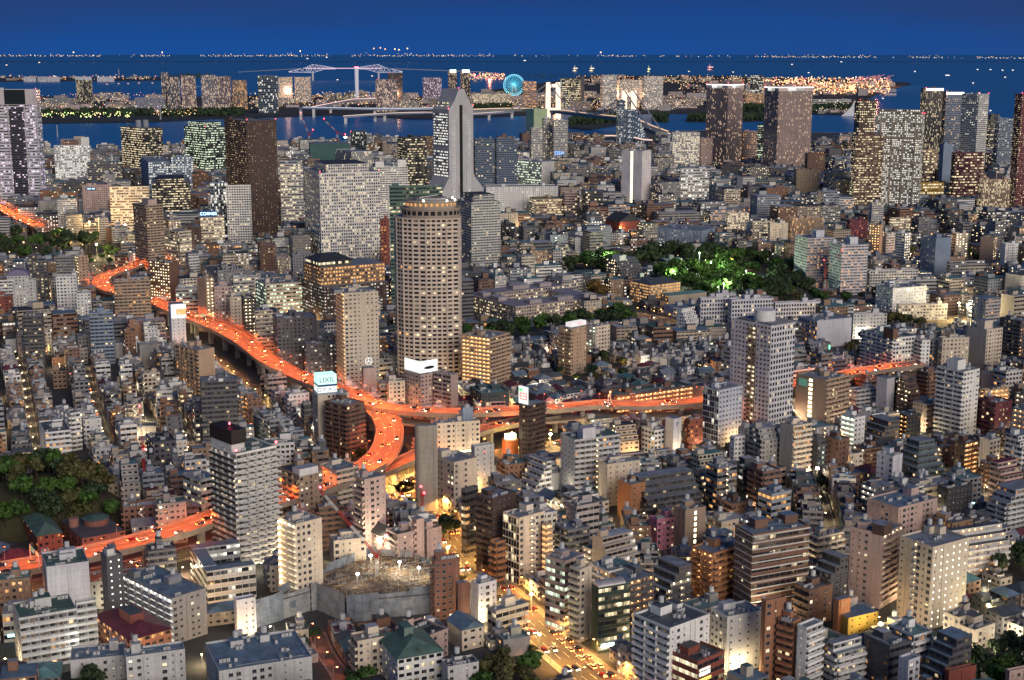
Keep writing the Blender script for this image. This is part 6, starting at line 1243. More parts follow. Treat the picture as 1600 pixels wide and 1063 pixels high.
# ------------------------------------------------------------------ bridges, wheel, shore
def bridges():
    # suspension bridge: towers at (864,*) and (982,*)
    tA, tB = gp(864, 194), gp(982, 211); pw = plain('bridge_white', (.62, .60, .58), .6, .1); tower_lit = glow('tower_glow', (1.0, .74, .52), 1.3)  # bridge towers glow by their own material, as if lit by lamps
    root = thing('suspension_bridge', 'long suspension bridge with two warm lit white portal towers', 'bridge', (0, 0, 0)); LM.append(('suspension bridge', 920, 165))
    D = Vector((tB[0] - tA[0], tB[1] - tA[1], 0)); L = D.length; d = D.normalized(); nrm = Vector((-d.y, d.x, 0)); dz = 50; ht = []
    for (x, y, yt) in ((tA[0], tA[1], 129), (tB[0], tB[1], 142)):
        h = zat(864 if yt == 129 else 982, yt, y); ht.append(h); wdt = (20 if yt == 129 else 20) * .5 * y / F; m = MB()
        ax = Vector((1, .15, 0)).normalized()
        for s in (-1, 1):
            c = Vector((x, y, 0)) + ax * wdt * s * .82; m.tube((c.x, c.y, -2), (c.x - ax.x * s * wdt * .06, c.y, h), 10, tower_lit, 8, r2=8)
        for z in (dz + 2, h - 12): m.tube((x - ax.x * wdt * .8, y - ax.y * wdt * .8, z), (x + ax.x * wdt * .8, y + ax.y * wdt * .8, z), 6, tower_lit, 6)
        m.build('tower', root)
    A, B = Vector((*tA, 0)), Vector((*tB, 0)); path = []
    pts = [gp(735, 172, dz), gp(800, 170, dz), gp(850, 171, dz), (tA[0], tA[1]), (tA[0] * .67 + tB[0] * .33, tA[1] * .67 + tB[1] * .33), (tA[0] * .33 + tB[0] * .67, tA[1] * .33 + tB[1] * .67), (tB[0], tB[1]), gp(1012, 198, dz), gp(1034, 206, dz)]
    P = resample(catmull([p + (dz,) for p in pts]), 60); m = MB(); strip(m, P, -16, 16, -9, 0, plain('bridge_deck', (.22, .23, .22), .7)); m.build('deck', root)
    m = MB(); strip(m, P, -17, -16, -1, 2.5, glow('deck_lights', (1.0, .62, .38), .9)); m.build('edge_lights', root)
    m = MB()
    for i in range(len(P) - 1): m.tube((P[i][0], P[i][1], dz - 9 if i % 2 else dz - 1), (P[i + 1][0], P[i + 1][1], dz - 1 if i % 2 else dz - 9), 1.4, pw, 4)
    m.build('truss', root)
    for s in (-1, 1):
        m = MB(); n = 16; a = Vector((tA[0], tA[1], ht[0])); b = Vector((tB[0], tB[1], ht[1])); off = Vector((1, .15, 0)).normalized() * s * 14; prev = None
        for k in range(n + 1):
            t = k / n; p = a.lerp(b, t) + off; p.z -= 4 * t * (1 - t) * (ht[0] - dz - 6)
            if prev: m.tube(tuple(prev), tuple(p), 2.0, pw, 5)
            if 0 < k < n: m.tube(tuple(p), (p.x, p.y, dz),   .5, pw, 4)
            prev = p
        for q, e in ((a, gp(805, 170, dz)), (b, gp(1024, 202, dz))): m.tube(tuple(q + off), (e[0] + off.x, e[1] + off.y, dz), 2.0, pw, 5)
        m.build('main_cable', root)
    # approach viaducts
    def viaduct(label, pts, w, z, step, light=None):
        r = thing('viaduct', label, 'viaduct', (0, 0, 0)); Q = resample(catmull([gp(x, y, z) + (z,) for x, y in pts]), 50); m = MB(); strip(m, Q, -w / 2, w / 2, -5, 0, plain('viaduct_side', (.30, .34, .42), .7)); m.build('deck', r)
        if light: m = MB(); strip(m, Q, -w / 2 - 1, -w / 2, -1, 2.2, light); m.build('edge_lights', r)
        for p in resample(Q, step): m = MB(); m.box(p[0] - 5, p[0] + 5, p[1] - 5, p[1] + 5, -2, z - 5, pw); m.build('pier', r)
    viaduct('blue grey bay viaduct striding left from the suspension bridge', [(470, 168), (520, 169), (580, 170), (640, 170), (700, 169), (735, 172)], 26, 45, 330, glow('viaduct_light', (.8, .85, 1.0), .7))
    viaduct('low lit bay viaduct below the blue grey one', [(540, 182), (600, 178), (665, 176), (735, 178), (800, 174)], 18, 25, 260, glow('viaduct_warm', (1, .75, .6), .7))
    viaduct('pink lit island viaduct climbing behind the waterfront', [(490, 168), (530, 160), (560, 155), (600, 154)], 22, 38, 400, glow('viaduct_pink', (1, .6, .5), 1.2))
    viaduct('looping ramp at the near end of the suspension bridge', [(1034, 208), (1046, 212), (1040, 219), (1015, 219), (990, 214), (940, 212), (895, 218)], 22, 40, 200, glow('loop_light', (1, .70, .55), .9))
    viaduct('low pale elevated road along the near quay', [(790, 216), (840, 224), (880, 228), (930, 226), (990, 232)], 24, 14, 120, glow('quay_light', (.8, .9, 1), .5))
    # truss bridge far out
    z = 100; Yb = 14000; k = Yb / F; r = thing('truss_bridge', 'white lit truss bridge far across the bay with two humps', 'bridge', (0, Yb, 0)); X = lambda x: (x - CX) * k * 1.0; Z = lambda y: zat(CX, y, Yb); lit = glow('truss_glow', (.85, .8, 1.0), .5); m = MB(); m.tube((X(380), 0, Z(113)), (X(483), 0, Z(107)), 3.2, plain('far_deck', (.3, .33, .4), .7), 5); m.tube((X(483), 0, Z(107)), (X(600), 0, Z(107)), 4, glow('bridge_pink_glow', (1, .6, .75), .7), 5); m.tube((X(600), 0, Z(107)), (X(760), 0, Z(113)), 4, plain('far_deck', (.3, .33, .4), .7), 5); m.build('deck', r)  # truss and middle deck glow by themselves in place of lamps on them
    for (a, b, c, dd) in ((457, 483, 494, 530), (632, 606, 595, 558)):
        m = MB(); top = [(a, 112), (b, 106), (c, 101), ((c + dd) / 2, 103.5), (dd, 107)]; bot = [(a, 113), (b, 113.5), (c, 114), ((c + dd) / 2, 108.5), (dd, 108)]; TT, BB = [], []
        for t in range(13):
            f = t / 12 * 4; i = min(3, int(f)); u = f - i; TT.append((X(top[i][0] + (top[i + 1][0] - top[i][0]) * u), 0, Z(top[i][1] + (top[i + 1][1] - top[i][1]) * u))); BB.append((X(bot[i][0] + (bot[i + 1][0] - bot[i][0]) * u), 0, Z(bot[i][1] + (bot[i + 1][1] - bot[i][1]) * u)))
        for t in range(12): m.tube(TT[t], TT[t + 1], 2.4, lit, 4); m.tube(BB[t], BB[t + 1], 2.2, lit, 4); m.tube(TT[t], BB[t + 1], 2, lit, 4); m.tube(BB[t], TT[t + 1], 2, lit, 4)
        m.build('truss', r)
    for x, y in ((494, 121), (595, 121), (630, 121)): m = MB(); m.tube((X(x), 0, -2), (X(x), 0, Z(113)), 9, pw, 6); m.build('pier', r)
    # slim white pier tower on the island
    Xp, Yp = gp(558, 156); hp = zat(558, 106, Yp); r = thing('ventilation_tower', 'slim white tapering tower with red top on the island', 'tower', (Xp, Yp, 0)); m = MB(); m.tube((0, 0, 0), (0, 0, hp), 9, glow('tower_pale_glow', (.8, .75, .9), .38), 10, r2=11); m.build('shaft', r); m = MB(); m.tube((0, 0, hp), (0, 0, hp + 5), 11, glow('beacon_red', (1, .05, .07), 14), 10); m.build('warning_light', r)  # the shaft glows faintly by itself in place of light falling on it
    # observation wheel
    Xw, Yw = gp(803, 162); k = Yw / F; r = thing('ferris_wheel', 'turquoise lit observation wheel on the island', 'ferris wheel', (Xw, Yw, 0)); LM.append(('turquoise wheel', 803, 135)); cyn = glow('wheel_light', (.08, .75, 1.0), 1.3); zc = zat(803, 133, Yw); rr = 16 * k; m = MB(); n = 28; ring = lambda q: [(q * math.cos(2 * math.pi * i / n), 0, zc + q * math.sin(2 * math.pi * i / n)) for i in range(n)]; a, b2 = ring(rr), ring(rr * .86)
    for i in range(n): m.tube(a[i], a[(i + 1) % n], 1.3, cyn, 4); m.tube(b2[i], b2[(i + 1) % n], 1.0, cyn, 4); m.tube(a[i], b2[(i + 1) % n], .8, cyn, 4)
    m.build('rim', r); m = MB()
    for i in range(n): m.tube((0, 0, zc), b2[i], .75, cyn, 3)
    m.build('spoke', r); m = MB(); m.tube((0, -4, zc), (0, 4, zc), 4, WHITE, 10); m.build('hub', r); m = MB()
    for s in (-1, 1): m.tube((s * rr * .5, 6, 0), (0, 3, zc), 2, WHITE, 5); m.tube((s * rr * .5, -6, 0), (0, -3, zc), 2, WHITE, 5)
    m.build('support_leg', r); cab = MB(); cab.box(-1.6, 1.6, -1.6, 1.6, -3.6, -.4, glow('cabin_light', (.5, .9, 1), .9)); me = cab.mesh('cabin')
    for i in range(n): link('cabin', me, r, a[i])
    # sail shaped white monument at the right
    Xs, Ys = gp(1328, 182); k = Ys / F; r = thing('sail_sculpture', 'white sail shaped roof by the dark island trees', 'sculpture', (Xs, Ys, 0)); m = MB(); P = [(-14 * k, 0), (6 * k, 0), (6 * k, zat(1328, 156, Ys)), (2 * k, zat(1328, 166, Ys)), (-4 * k, zat(1328, 173, Ys))]; m.face([(p[0], -2, p[1]) for p in P], WHITE); m.face([(p[0], 2, p[1]) for p in P][::-1], WHITE)
    for i in range(5): p, q = P[i], P[(i + 1) % 5]; m.face([(p[0], -2, p[1]), (p[0], 2, p[1]), (q[0], 2, q[1]), (q[0], -2, q[1])], WHITE)
    m.build('shell', r)
def gantries():
    for (di, k, lab) in ((1, .40, 'white sign gantry over the right branch expressway'), (0, .40, 'white sign gantry over the winding expressway beside the charcoal office'), (0, .97, 'white sign gantry over the winding expressway at the left edge')):
        P, w, z, _ = DECKS[di]; i = int(len(P) * k); a, b = P[i], P[min(i + 1, len(P) - 1)]; t = thing('sign_gantry', lab, 'sign gantry', (a[0], a[1], z), math.atan2(b[1] - a[1], b[0] - a[0])); m = MB(); q = plain('gantry_white', (.6, .58, .55), .5)
        for s in (-1, 1): m.tube((0, s * (w / 2 - .2), 0), (0, s * (w / 2 - .2), 7), .28, q, 6)
        m.build('post', t); m = MB(); m.tube((0, -w / 2, 7), (0, w / 2, 7), .3, q, 6); m.tube((0, -w / 2, 6.2), (0, w / 2, 6.2), .22, q, 6); m.build('beam', t); m = MB(); m.box(.35, .5, -4, 1, 5.2, 7.6, glow('road_sign', (.05, .45, .22), .5)); m.build('panel', t)
def chimney(label, x, yt, yb, rp, col=(.4, .4, .42)):
    X, Y = gp(x, yb); r = thing('chimney', label, 'chimney', (X, Y, 0)); m = MB(); h = zat(x, yt, Y); q = rp * Y / F; m.tube((0, 0, 0), (0, 0, h), q, plain('chimney_shaft', col, .8), 10, r2=q * .8); m.build('shaft', r); m = MB(); m.tube((0, 0, h), (0, 0, h + 3), q, DARK, 10); m.build('cap', r)
def boats():
    def boat(label, x, y, L, kindb, glowc=(1, .85, .6), e=4):
        X, Y = gp(x, y, -2); k = Y / F; r = thing('boat' if kindb != 'ship' else 'cargo_ship', label, 'boat' if kindb != 'ship' else 'ship', (X, Y, -2)); s = L * k; m = MB(); hh = max(2, .35 * k * 2)
        m.prism([(-s / 2, -s * .12), (s * .35, -s * .12), (s / 2, 0), (s * .35, s * .12), (-s / 2, s * .12)], 0, hh, plain('hull_dark', (.04, .05, .07), .6)); m.build('hull', r)
        m = MB(); m.box(-s * .35, s * .1, -s * .08, s * .08, hh, hh + max(3, .9 * k), glow('boat_%d' % int(e * 10 + glowc[2] * 100), glowc, e)); m.build('cabin', r); m = MB(); ht = (9 if kindb == 'mast' else 3) * k; m.tube((-s * .1, 0, hh), (-s * .1, 0, hh + ht), (.45 if kindb == 'mast' else .2) * k, glow('mast_%d' % int(glowc[2] * 100), glowc, .9) if kindb == 'mast' else DARK, 6, r2=.2 * k); m.build('mast', r)
        if kindb == 'mast': m = MB(); m.box(-s * .3, s * .3, -s * .1, s * .1, hh + ht * .35, hh + ht * .55, glow('deck_%d' % int(glowc[2] * 100), glowc, .9)); m.build('bridge', r)
    boat('moored vessel with bright warm tall mast, left of two close together', 899, 112, 11, 'mast', (1, .8, .45), 1.5); boat('moored vessel with bright warm tall mast, right of two close together', 925, 112, 11, 'mast', (1, .82, .5), 1.5); boat('moored vessel with tall yellow green lit mast', 1014, 113, 7, 'mast', (.9, 1, .35), 1.5); boat('vessel with wide pink lit superstructure', 1110, 110, 13, 'mast', (1, .35, .3), 1.3)
    boat('white excursion boat alone on the dark bay left of the wheel lights', 821, 96, 8, 'boat', (.9, .95, 1), 1.5)
    for i, (x, y, c) in enumerate(((11, 103, 'small yellow boat light at far left of the bay'), (62, 99, 'small yellow boat light right of the first far left one'), (481, 93, 'lone boat below the shore lights left of the truss bridge'), (511, 91, 'pale boat above the truss bridge hump'), (528, 126, 'tiny boat under the truss bridge span'), (582, 120, 'small boat right of the slim white tower'), (1077, 113, 'small yellow boat near the pink lit vessel'), (1146, 114, 'small yellow boat by the red marker'), (1238, 102, 'long white ferry streak on the right bay'), (1315, 98, 'white boat among the right bay lights'), (1264, 115, 'lit barge above the port'), (1430, 113, 'white boat right of the port quay'), (1482, 119, 'cargo ship lying right of the port'), (1521, 131, 'small boat with pink lamp at right'), (1528, 110, 'first of four boats in a row at right'), (1548, 110, 'second of four boats in a row at right'), (1567, 111, 'third of four boats in a row at right'), (1583, 111, 'last of four boats in a row at right'), (1571, 122, 'pink lit boat under the row at right'), (1380, 155, 'boat near the dark right channel'), (1548, 174, 'boat behind the white waterfront tower'))):
        boat(c, x, y, 5 if 'ship' not in c else 13, 'ship' if 'ship' in c else 'boat', (1, .85, .6) if 'yellow' in c else (.95, .95, 1), 1.6)
    for i, (x, y, c) in enumerate(((168, 133, 'first of five moored pink lit barges'), (186, 132, 'second of five moored pink lit barges'), (201, 132, 'third of five moored pink lit barges'), (218, 131, 'fourth of five moored pink lit barges'), (239, 131, 'last of five moored pink lit barges'))): boat(c, x, y, 6, 'boat', (1, .6, .55), .8)
# ------------------------------------------------------------------ trees
def leafmat(name, a, b2):
    m = newmat(name); b = NB(m.node_tree); oi = b.n('ShaderNodeObjectInfo'); at = b.n('ShaderNodeAttribute', attribute_name='Col')
    c = b.mix(oi.outputs['Random'], c4(a), c4(b2)); c = b.mix(at.outputs['Alpha'], c, c4(mul(a, 1.9)), 'MIX')
    b.bsdf(c, .6, spec=.25); return m
LEAF = {'green': leafmat('leaf_green', (.034, .078, .018), (.060, .120, .022)), 'dark': leafmat('leaf_dark', (.024, .042, .020), (.040, .058, .022)), 'olive': leafmat('leaf_olive', (.055, .060, .022), (.085, .070, .028)), 'rust': leafmat('leaf_rust', (.11, .065, .02), (.13, .09, .025))}
BARK = plain('bark', (.06, .045, .035), .9, .3, 2.0)
def crown_mesh(seed, kindm, n=520, leaf=.62):
    def f():
        r = random.Random(seed); m = MB(); lob = [(r.uniform(-2.2, 2.2), r.uniform(-2.2, 2.2), r.uniform(3.8, 7.2), r.uniform(1.3, 2.2)) for _ in range(9)] + [(0, 0, 5.4, 2.6)]
        for i in range(n):
            L = r.choice(lob); t, p = r.uniform(0, 2 * math.pi), math.acos(r.uniform(-.75, 1)); q = L[3] * (.55 + .5 * r.random() ** .5)
            c = Vector((L[0] + q * math.sin(p) * math.cos(t), L[1] + q * math.sin(p) * math.sin(t), L[2] + q * .85 * math.cos(p)))
            nrm = Vector((math.sin(p) * math.cos(t), math.sin(p) * math.sin(t), math.cos(p))) + Vector((r.gauss(0, .5), r.gauss(0, .5), r.gauss(0, .4))); nrm.normalize(); u = nrm.orthogonal().normalized(); u.rotate(Matrix.Rotation(r.uniform(0, 6.28), 3, nrm)); v = nrm.cross(u); s = leaf * r.uniform(.6, 1.3)
            m.face([tuple(c - u * s - v * s * .3), tuple(c + v * s * .9), tuple(c + u * s - v * s * .3), tuple(c - v * s * .8)], LEAF[kindm], None, (0, 0, 0, r.random() ** 2))
        return m.mesh('crown')
    return shared(('crown', seed, kindm), f)
def trunk_mesh(seed):
    def f():
        r = random.Random(seed); m = MB(); m.tube((0, 0, 0), (.1, .1, 3.4), .32, BARK, 7, r2=.2)
        for k in range(5): a = k * 1.26 + r.random(); m.tube((.1, .1, 2.4 + .25 * k), (1.7 * math.cos(a), 1.7 * math.sin(a), 4.6 + .3 * k), .13, BARK, 5, r2=.05)
        return m.mesh('trunk')
    return shared(('trunk', seed), f)
NT = 0
def tree(X, Y, z, s, label, kindm, group):
    global NT; NT += 1; sd = R.randint(0, 3)
    t = thing('tree', label, 'tree', (X, Y, z - .1), R.uniform(0, 6.28), group); t.scale = (s * R.uniform(.9, 1.2), s * R.uniform(.9, 1.2), s * R.uniform(.85, 1.15))
    link('trunk', trunk_mesh(sd), t); link('crown', crown_mesh(sd, kindm), t); return t
POLYS = []
def grove(label, poly, step, s0, s1, kinds, hz=lambda X, Y: 0.0, maxn=60, prot=True, rowp=.8, claim=False):
    P = [gp(*p) for p in poly]; xs, ys = [p[0] for p in P], [p[1] for p in P]; pts = []
    def ins(x, y):
        c = False
        for i in range(len(P)):
            a, b = P[i], P[i - 1]
            if (a[1] > y) != (b[1] > y) and x < (b[0] - a[0]) * (y - a[1]) / (b[1] - a[1]) + a[0]: c = not c
        return c
    if claim: POLYS.append(P)
    tries = 0
    while len(pts) < maxn and tries < 4000:
        tries += 1; x, y = R.uniform(min(xs), max(xs)), R.uniform(min(ys), max(ys))
        if ins(x, y) and all((x - a) ** 2 + (y - b) ** 2 > step * step for a, b in pts): pts.append((x, y))
    for x, y in pts:
        s = R.uniform(s0, s1); tree(x, y, hz(x, y), s, label, R.choice(kinds), label.split(',')[0]); FOOT.append((x - 3 * s, y - 3 * s, 0, 6 * s, 6 * s, 0))
        if prot: a = px(x, y, 7 * s + hz(x, y)); protect(a[0] - 7, a[0] + 7, a[1], a[1] + (px(x, y, hz(x, y))[1] - a[1]) * rowp, y)
HC = gp(62, 806)
def hill(X, Y):
    d = ((X - HC[0]) / 50) ** 2 + ((Y - HC[1]) / 42) ** 2; return max(0, 23 * (1 - d)) if d < 1 else 0
def trees():
    m = MB(); n = 26
    for i in range(-n, n):
        for j in range(-n, n):
            f = lambda a, b: (HC[0] + 52 * a / n, HC[1] + 44 * b / n, hill(HC[0] + 52 * a / n, HC[1] + 44 * b / n) - .05)
            m.face([f(i, j), f(i + 1, j), f(i + 1, j + 1), f(i, j + 1)], plain('hill_soil', (.05, .05, .025), .95, .3))
    kind(m.build('wooded_hill'), 'structure')
    grove('dense broadleaf tree on the rounded wooded hill at lower left', [(-30, 770), (30, 765), (120, 772), (180, 800), (190, 826), (120, 836), (40, 838), (-30, 845)], 5.6, 1.35, 1.85, ['green', 'green', 'olive', 'olive', 'dark'], hill, 50, claim=True)
    grove('dark tree in the temple wood at the left edge', [(-10, 408), (60, 412), (125, 402), (165, 388), (140, 372), (80, 372), (-10, 378)], 17, 2.1, 3.0, ['dark', 'dark', 'green'], maxn=20, claim=True)
    grove('lamp lit yellow green tree between the floodlights', [(140, 412), (195, 414), (198, 388), (160, 380), (130, 395)], 10, .9, 1.4, ['olive', 'green'], maxn=10, claim=True)
    grove('tree in the dark back part of the green villa park', [(880, 428), (930, 412), (1000, 404), (1100, 402), (1180, 408), (1240, 440), (1150, 430), (1010, 420), (920, 436)], 10.5, 2.2, 3.0, ['dark', 'dark', 'green'], maxn=47, claim=True)
    grove('bright green tree in the front part of the villa park', [(1000, 440), (1060, 432), (1160, 432), (1190, 462), (1130, 474), (1085, 470), (1040, 452)], 9.5, 2.0, 2.8, ['green'], maxn=38, claim=True)
    grove('tree on the shaded right flank of the villa park', [(1180, 450), (1250, 440), (1260, 470), (1210, 476)], 13, 1.9, 2.6, ['dark'], maxn=12, claim=True)
    grove('big round rust coloured tree beside the neoclassical range', [(918, 476), (938, 476), (940, 466), (920, 466)], 9, 2.0, 2.4, ['rust'], maxn=2)
    grove('tree in the row before the neoclassical front wing', [(724, 545), (790, 538), (870, 524), (930, 512), (990, 510), (992, 498), (950, 500), (880, 512), (800, 520), (724, 528)], 9, 1.4, 2.1, ['dark', 'green', 'dark'], maxn=26, claim=True)
    grove('tree around the foot of the brown sign tower', [(835, 600), (872, 598), (925, 600), (980, 592), (975, 570), (930, 566), (860, 572)], 9, .9, 1.4, ['dark', 'olive'], maxn=9)
    grove('tree between the twin towers and the modern complex', [(1225, 482), (1350, 486), (1352, 466), (1310, 464), (1240, 458)], 11, 1.1, 1.7, ['green', 'dark', 'olive'], maxn=11)
    grove('tree hugging the stone museum wall', [(1318, 572), (1372, 556), (1380, 536), (1335, 534)], 9, 1.1, 1.6, ['dark', 'olive'], maxn=9)
    grove('tree lining the lit sports ground', [(1385, 518), (1445, 516), (1448, 505), (1395, 500)], 9, 1.0, 1.5, ['dark', 'olive'], maxn=6)
    grove('tree in the small dark wood above the right schools', [(1418, 408), (1450, 402), (1460, 376), (1425, 378)], 14, 1.4, 1.9, ['dark'], maxn=5)
    grove('tree beside the playing field pavilion', [(1505, 415), (1530, 412), (1528, 395), (1508, 396)], 12, 1.2, 1.7, ['dark'], maxn=3)
    grove('leafy tree in the bottom garden beside the avenue', [(738, 1075), (770, 1028), (830, 1052), (850, 1090), (745, 1100)], 6, .9, 1.35, ['green', 'olive', 'olive'], maxn=10)
    grove('tree in the dark wood at the bottom right corner', [(1500, 1075), (1560, 1020), (1610, 1010), (1615, 1090)], 7, 1.0, 1.5, ['dark', 'dark', 'green'], maxn=15)
    grove('tree at the right edge beside the terraced apartment', [(1560, 905), (1612, 900), (1612, 860), (1580, 862)], 7, 1.0, 1.4, ['dark'], maxn=5)
    grove('garden tree along the red lit lane at the bottom', [(520, 1090), (560, 1040), (600, 1030), (585, 1075)], 6, .8, 1.2, ['dark', 'green'], maxn=5)
    grove('garden tree beside the lettered white block', [(440, 1030), (492, 1000), (500, 1020), (470, 1060)], 6, .7, 1.0, ['dark'], maxn=3)
    grove('tree in the car park at the bottom left', [(90, 1090), (160, 1070), (170, 1090)], 6, .8, 1.2, ['dark'], maxn=3)
    grove('tree in the corner garden of the dark brown ribbed apartment', [(530, 742), (560, 728), (585, 718), (575, 710), (545, 724)], 7, .8, 1.1, ['dark'], maxn=3)
    grove('tall bushy tree at the avenue bend', [(688, 842), (702, 846), (708, 838), (694, 834)], 5, 1.3, 1.5, ['dark'], maxn=2)
    P = offs(AVE, 13.2)
    for i, p in enumerate(resample(P, 11)):
        a = px(*p[:2], 0)
        if 870 < a[1] < 1030: tree(p[0], p[1], 0, R.uniform(.45, .65), 'small clipped street tree on the right pavement of the avenue', 'olive', 'street trees on the avenue')
    for x, y, lb in ((640, 806, 'tall narrow conifer at the lit crossing'), (1283, 770, 'tree under a bright lamp in the right lanes'), (1298, 775, 'second tree under the bright lamp in the right lanes'), (905, 436, 'round tree at the left tip of the villa park')):
        X, Y = gp(x, y); tree(X, Y, 0, 1.2, lb, 'dark', None)
# ------------------------------------------------------------------ lamps
def lamp_meshes(hh, key, c, e):
    def f():
        a = MB(); a.tube((0, 0, 0), (0, 0, hh), .11, STEEL, 6, r2=.07); p = a.mesh('pole'); a = MB(); a.tube((0, 0, hh), (1.6, 0, hh + .25), .06, STEEL, 5); q = a.mesh('arm'); a = MB(); a.box(1.1, 2.1, -.3, .3, hh + .1, hh + .34, DARK); a.dome((1.6, 0, hh - .18), .42, glow('lamp_' + key, c, e), .3, 8, 2); return p, q, a.mesh('lamp_head')
    return shared(('lamp', hh, key), f)
def street_lamp(X, Y, z, rz, label, group, key='warm', name='street_lamp', cat='street lamp', c=(1, .70, .34), e=30, power=1500, hh=7.5, lit=True, twin=0, bare=False):
    t = thing(name, label, cat, (X, Y, z), rz, group); p, a, h = lamp_meshes(hh, key, c, e); link('pole', p, t); link('lamp_head', h, link('arm', a, t))
    for e_ in ((-twin, twin) if twin else ()): plight((X + 1.6 * math.cos(rz) - e_ * math.sin(rz), Y + 1.6 * math.sin(rz) + e_ * math.cos(rz), z + hh - .4), power / 2, c, .5, 172)  # paired lights stand unseen either side of the one lamp head
    if lit and not twin: plight((X + 1.6 * math.cos(rz), Y + 1.6 * math.sin(rz), z + hh - .8), power, c, .4, 0 if bare else 150)
def lamps_along(P, w, step, label, group, sides=(1, -1), **k):
    for s in sides:
        Q = resample(offs(P, s * w), step)
        for i, p in enumerate(Q[:-1]):
            d = (Q[i + 1][0] - p[0], Q[i + 1][1] - p[1]); ang = math.atan2(d[1], d[0]) + (math.pi / 2 if s > 0 else -math.pi / 2); a = px(p[0], p[1], p[2])
            if -20 < a[0] < 1620 and 85 < a[1] < 1090: street_lamp(p[0], p[1], p[2], ang, label, group, **k)
EXC = (1.0, .165, .025)
def lamps():
    names = ('the winding expressway', 'the right branch expressway', 'the lower ramp', 'the upper left expressway stretch')
    for i, nm in enumerate(names):
        P, w, z, _ = DECKS[i]; lamps_along(P, w / 2 - .15, 27, 'slim lamp post on the parapet of ' + nm, 'lamp posts of ' + nm, sides=(1,) if w < 14 else (1, -1), key='orange', c=EXC, e=7, power=15500 * (1.8 if i == 3 else 1), hh=8.5, twin=6.5, name='expressway_lamp', cat='expressway lamp')  # lamps added to give the deck the orange glow of traffic trails
    lamps_along(AVE, 10.2, 26, 'orange street lamp on the avenue kerb', 'avenue lamps', key='amber', c=(1, .46, .10), e=25, power=24000, hh=9)
    lamps_along(JUN, 9.3, 24, 'orange street lamp by the crossing road', 'crossing lamps', key='amber', c=(1, .50, .13), e=25, power=14000, hh=9)
    for P, w, nm in ((ST1, 3.2, 'leftmost lane'), (ST2, 3.7, 'second lane from the left'), (ST3, 3.7, 'lane above the zigzag tower'), (ST4, 3.2, 'lane behind the pink block'), (ST6, 3.2, 'lane at the right lamp trees'), (ST5, 6.2, 'street beside the expressway')):
        lamps_along(P, w, 29, 'small warm lamp along the ' + nm, 'lamps of the ' + nm, sides=(1,), key='warm' if w < 6 else 'gold', c=(1, .74, .40) if w < 6 else (1, .58, .2), e=18, power=3200 if w < 6 else 9000, hh=6)
    lamps_along(ST7, 3.2, 16, 'red orange lamp along the bottom lane', 'bottom lane lamps', sides=(1,), key='red', c=(1, .22, .08), e=20, power=1300, hh=5)
    lamps_along(ST8, 7, 22, 'orange lamp on the park road by the villa', 'park road lamps', key='amber', c=(1, .50, .13), e=25, power=2600, hh=8)
    lamps_along(ST9, 4, 40, 'yellow lamp along the park lane at left', 'park lane lamps', sides=(1,), key='warm', c=(1, .74, .40), e=26, power=2600, hh=7)
    lamps_along(UND, 7.6, 22, 'yellow lamp on the street below the lower expressway', 'lamps under the expressway', sides=(1,), key='yel', c=(1, .60, .18), e=25, power=8500, hh=6.5)
    lamps_along(UND2, 4.6, 22, 'yellow lamp on the street below the upper expressway', 'lamps under the upper expressway', sides=(-1,), key='yel', c=(1, .60, .18), e=25, power=8500, hh=6.5)
    def flood(x, y, hh, power, c, label, e=60, r=1.0):
        X, Y = gp(x, y); t = thing('floodlight', label, 'floodlight', (X, Y, 0)); m = MB(); m.tube((0, 0, 0), (0, 0, hh), .3, STEEL, 6); m.build('mast', t); m = MB(); m.dome((0, 0, hh), r, glow('flood_%d' % (c[2] * 100), c, e), None, 10, 3); m.build('lamp_head', t); plight((0 + X, Y - 1.5, hh + 1), power, c, r)
    flood(141, 372, 22, 80000, (1, .62, .24), 'tallest floodlight over the left park'); flood(197, 374, 20, 70000, (1, .62, .24), 'floodlight at the right of the park canopy'); flood(152, 402, 16, 100000, (1, .72, .30), 'floodlight low in the lit park trees'); flood(193, 402, 18, 100000, (1, .72, .30), 'floodlight beside the slotted apartment tower'); flood(110, 380, 14, 50000, (1, .65, .25), 'smaller orange floodlight in the park')
    flood(1497, 500, 16, 30000, (1, .85, .52), 'left one of three sports ground floodlights'); flood(1510, 503, 16, 30000, (1, .85, .52), 'middle one of three sports ground floodlights'); flood(1523, 506, 16, 30000, (1, .85, .52), 'right one of three sports ground floodlights')
    flood(1092, 428, 24, 90000, (.85, 1, .58), 'greenish white lamp shining among the villa park trees', 40, .8); flood(1130, 470, 18, 52000, (.85, 1, .55), 'hidden garden lamp in the bright park trees', 4, .5)
    flood(1052, 452, 20, 52000, (.85, 1, .55), 'second hidden garden lamp at the left of the bright park trees', 4, .5); flood(1165, 452, 20, 52000, (.85, 1, .55), 'third hidden garden lamp at the right of the bright park trees', 4, .5)  # this and the other unseen park lamps are added to brighten the trees
    flood(1110, 440, 22, 52000, (.85, 1, .55), 'fourth hidden garden lamp deep in the bright park trees', 4, .5); flood(950, 425, 22, 36000, (.85, 1, .6), 'hidden garden lamp at the dark left of the park', 4, .5)
    flood(372, 612, 12, 9000, (1, .82, .60), 'brilliant lamp beside the street by the expressway'); flood(476, 672, 12, 9000, (1, .82, .60), 'brilliant lamp at the conical roof near the sign cube'); flood(490, 690, 9, 6000, (1, .82, .60), 'lesser lamp below the brilliant conical roof one')
    flood(1276, 758, 10, 7000, (1, .78, .5), 'bright lamp above the dark trees in the right lanes'); flood(1374, 1010, 10, 9000, (1, .78, .35), 'yellow lamp before the yellow walled building', 30); flood(1543, 970, 7, 5000, (1, .85, .35), 'yellow lamp among the white right houses', 25)
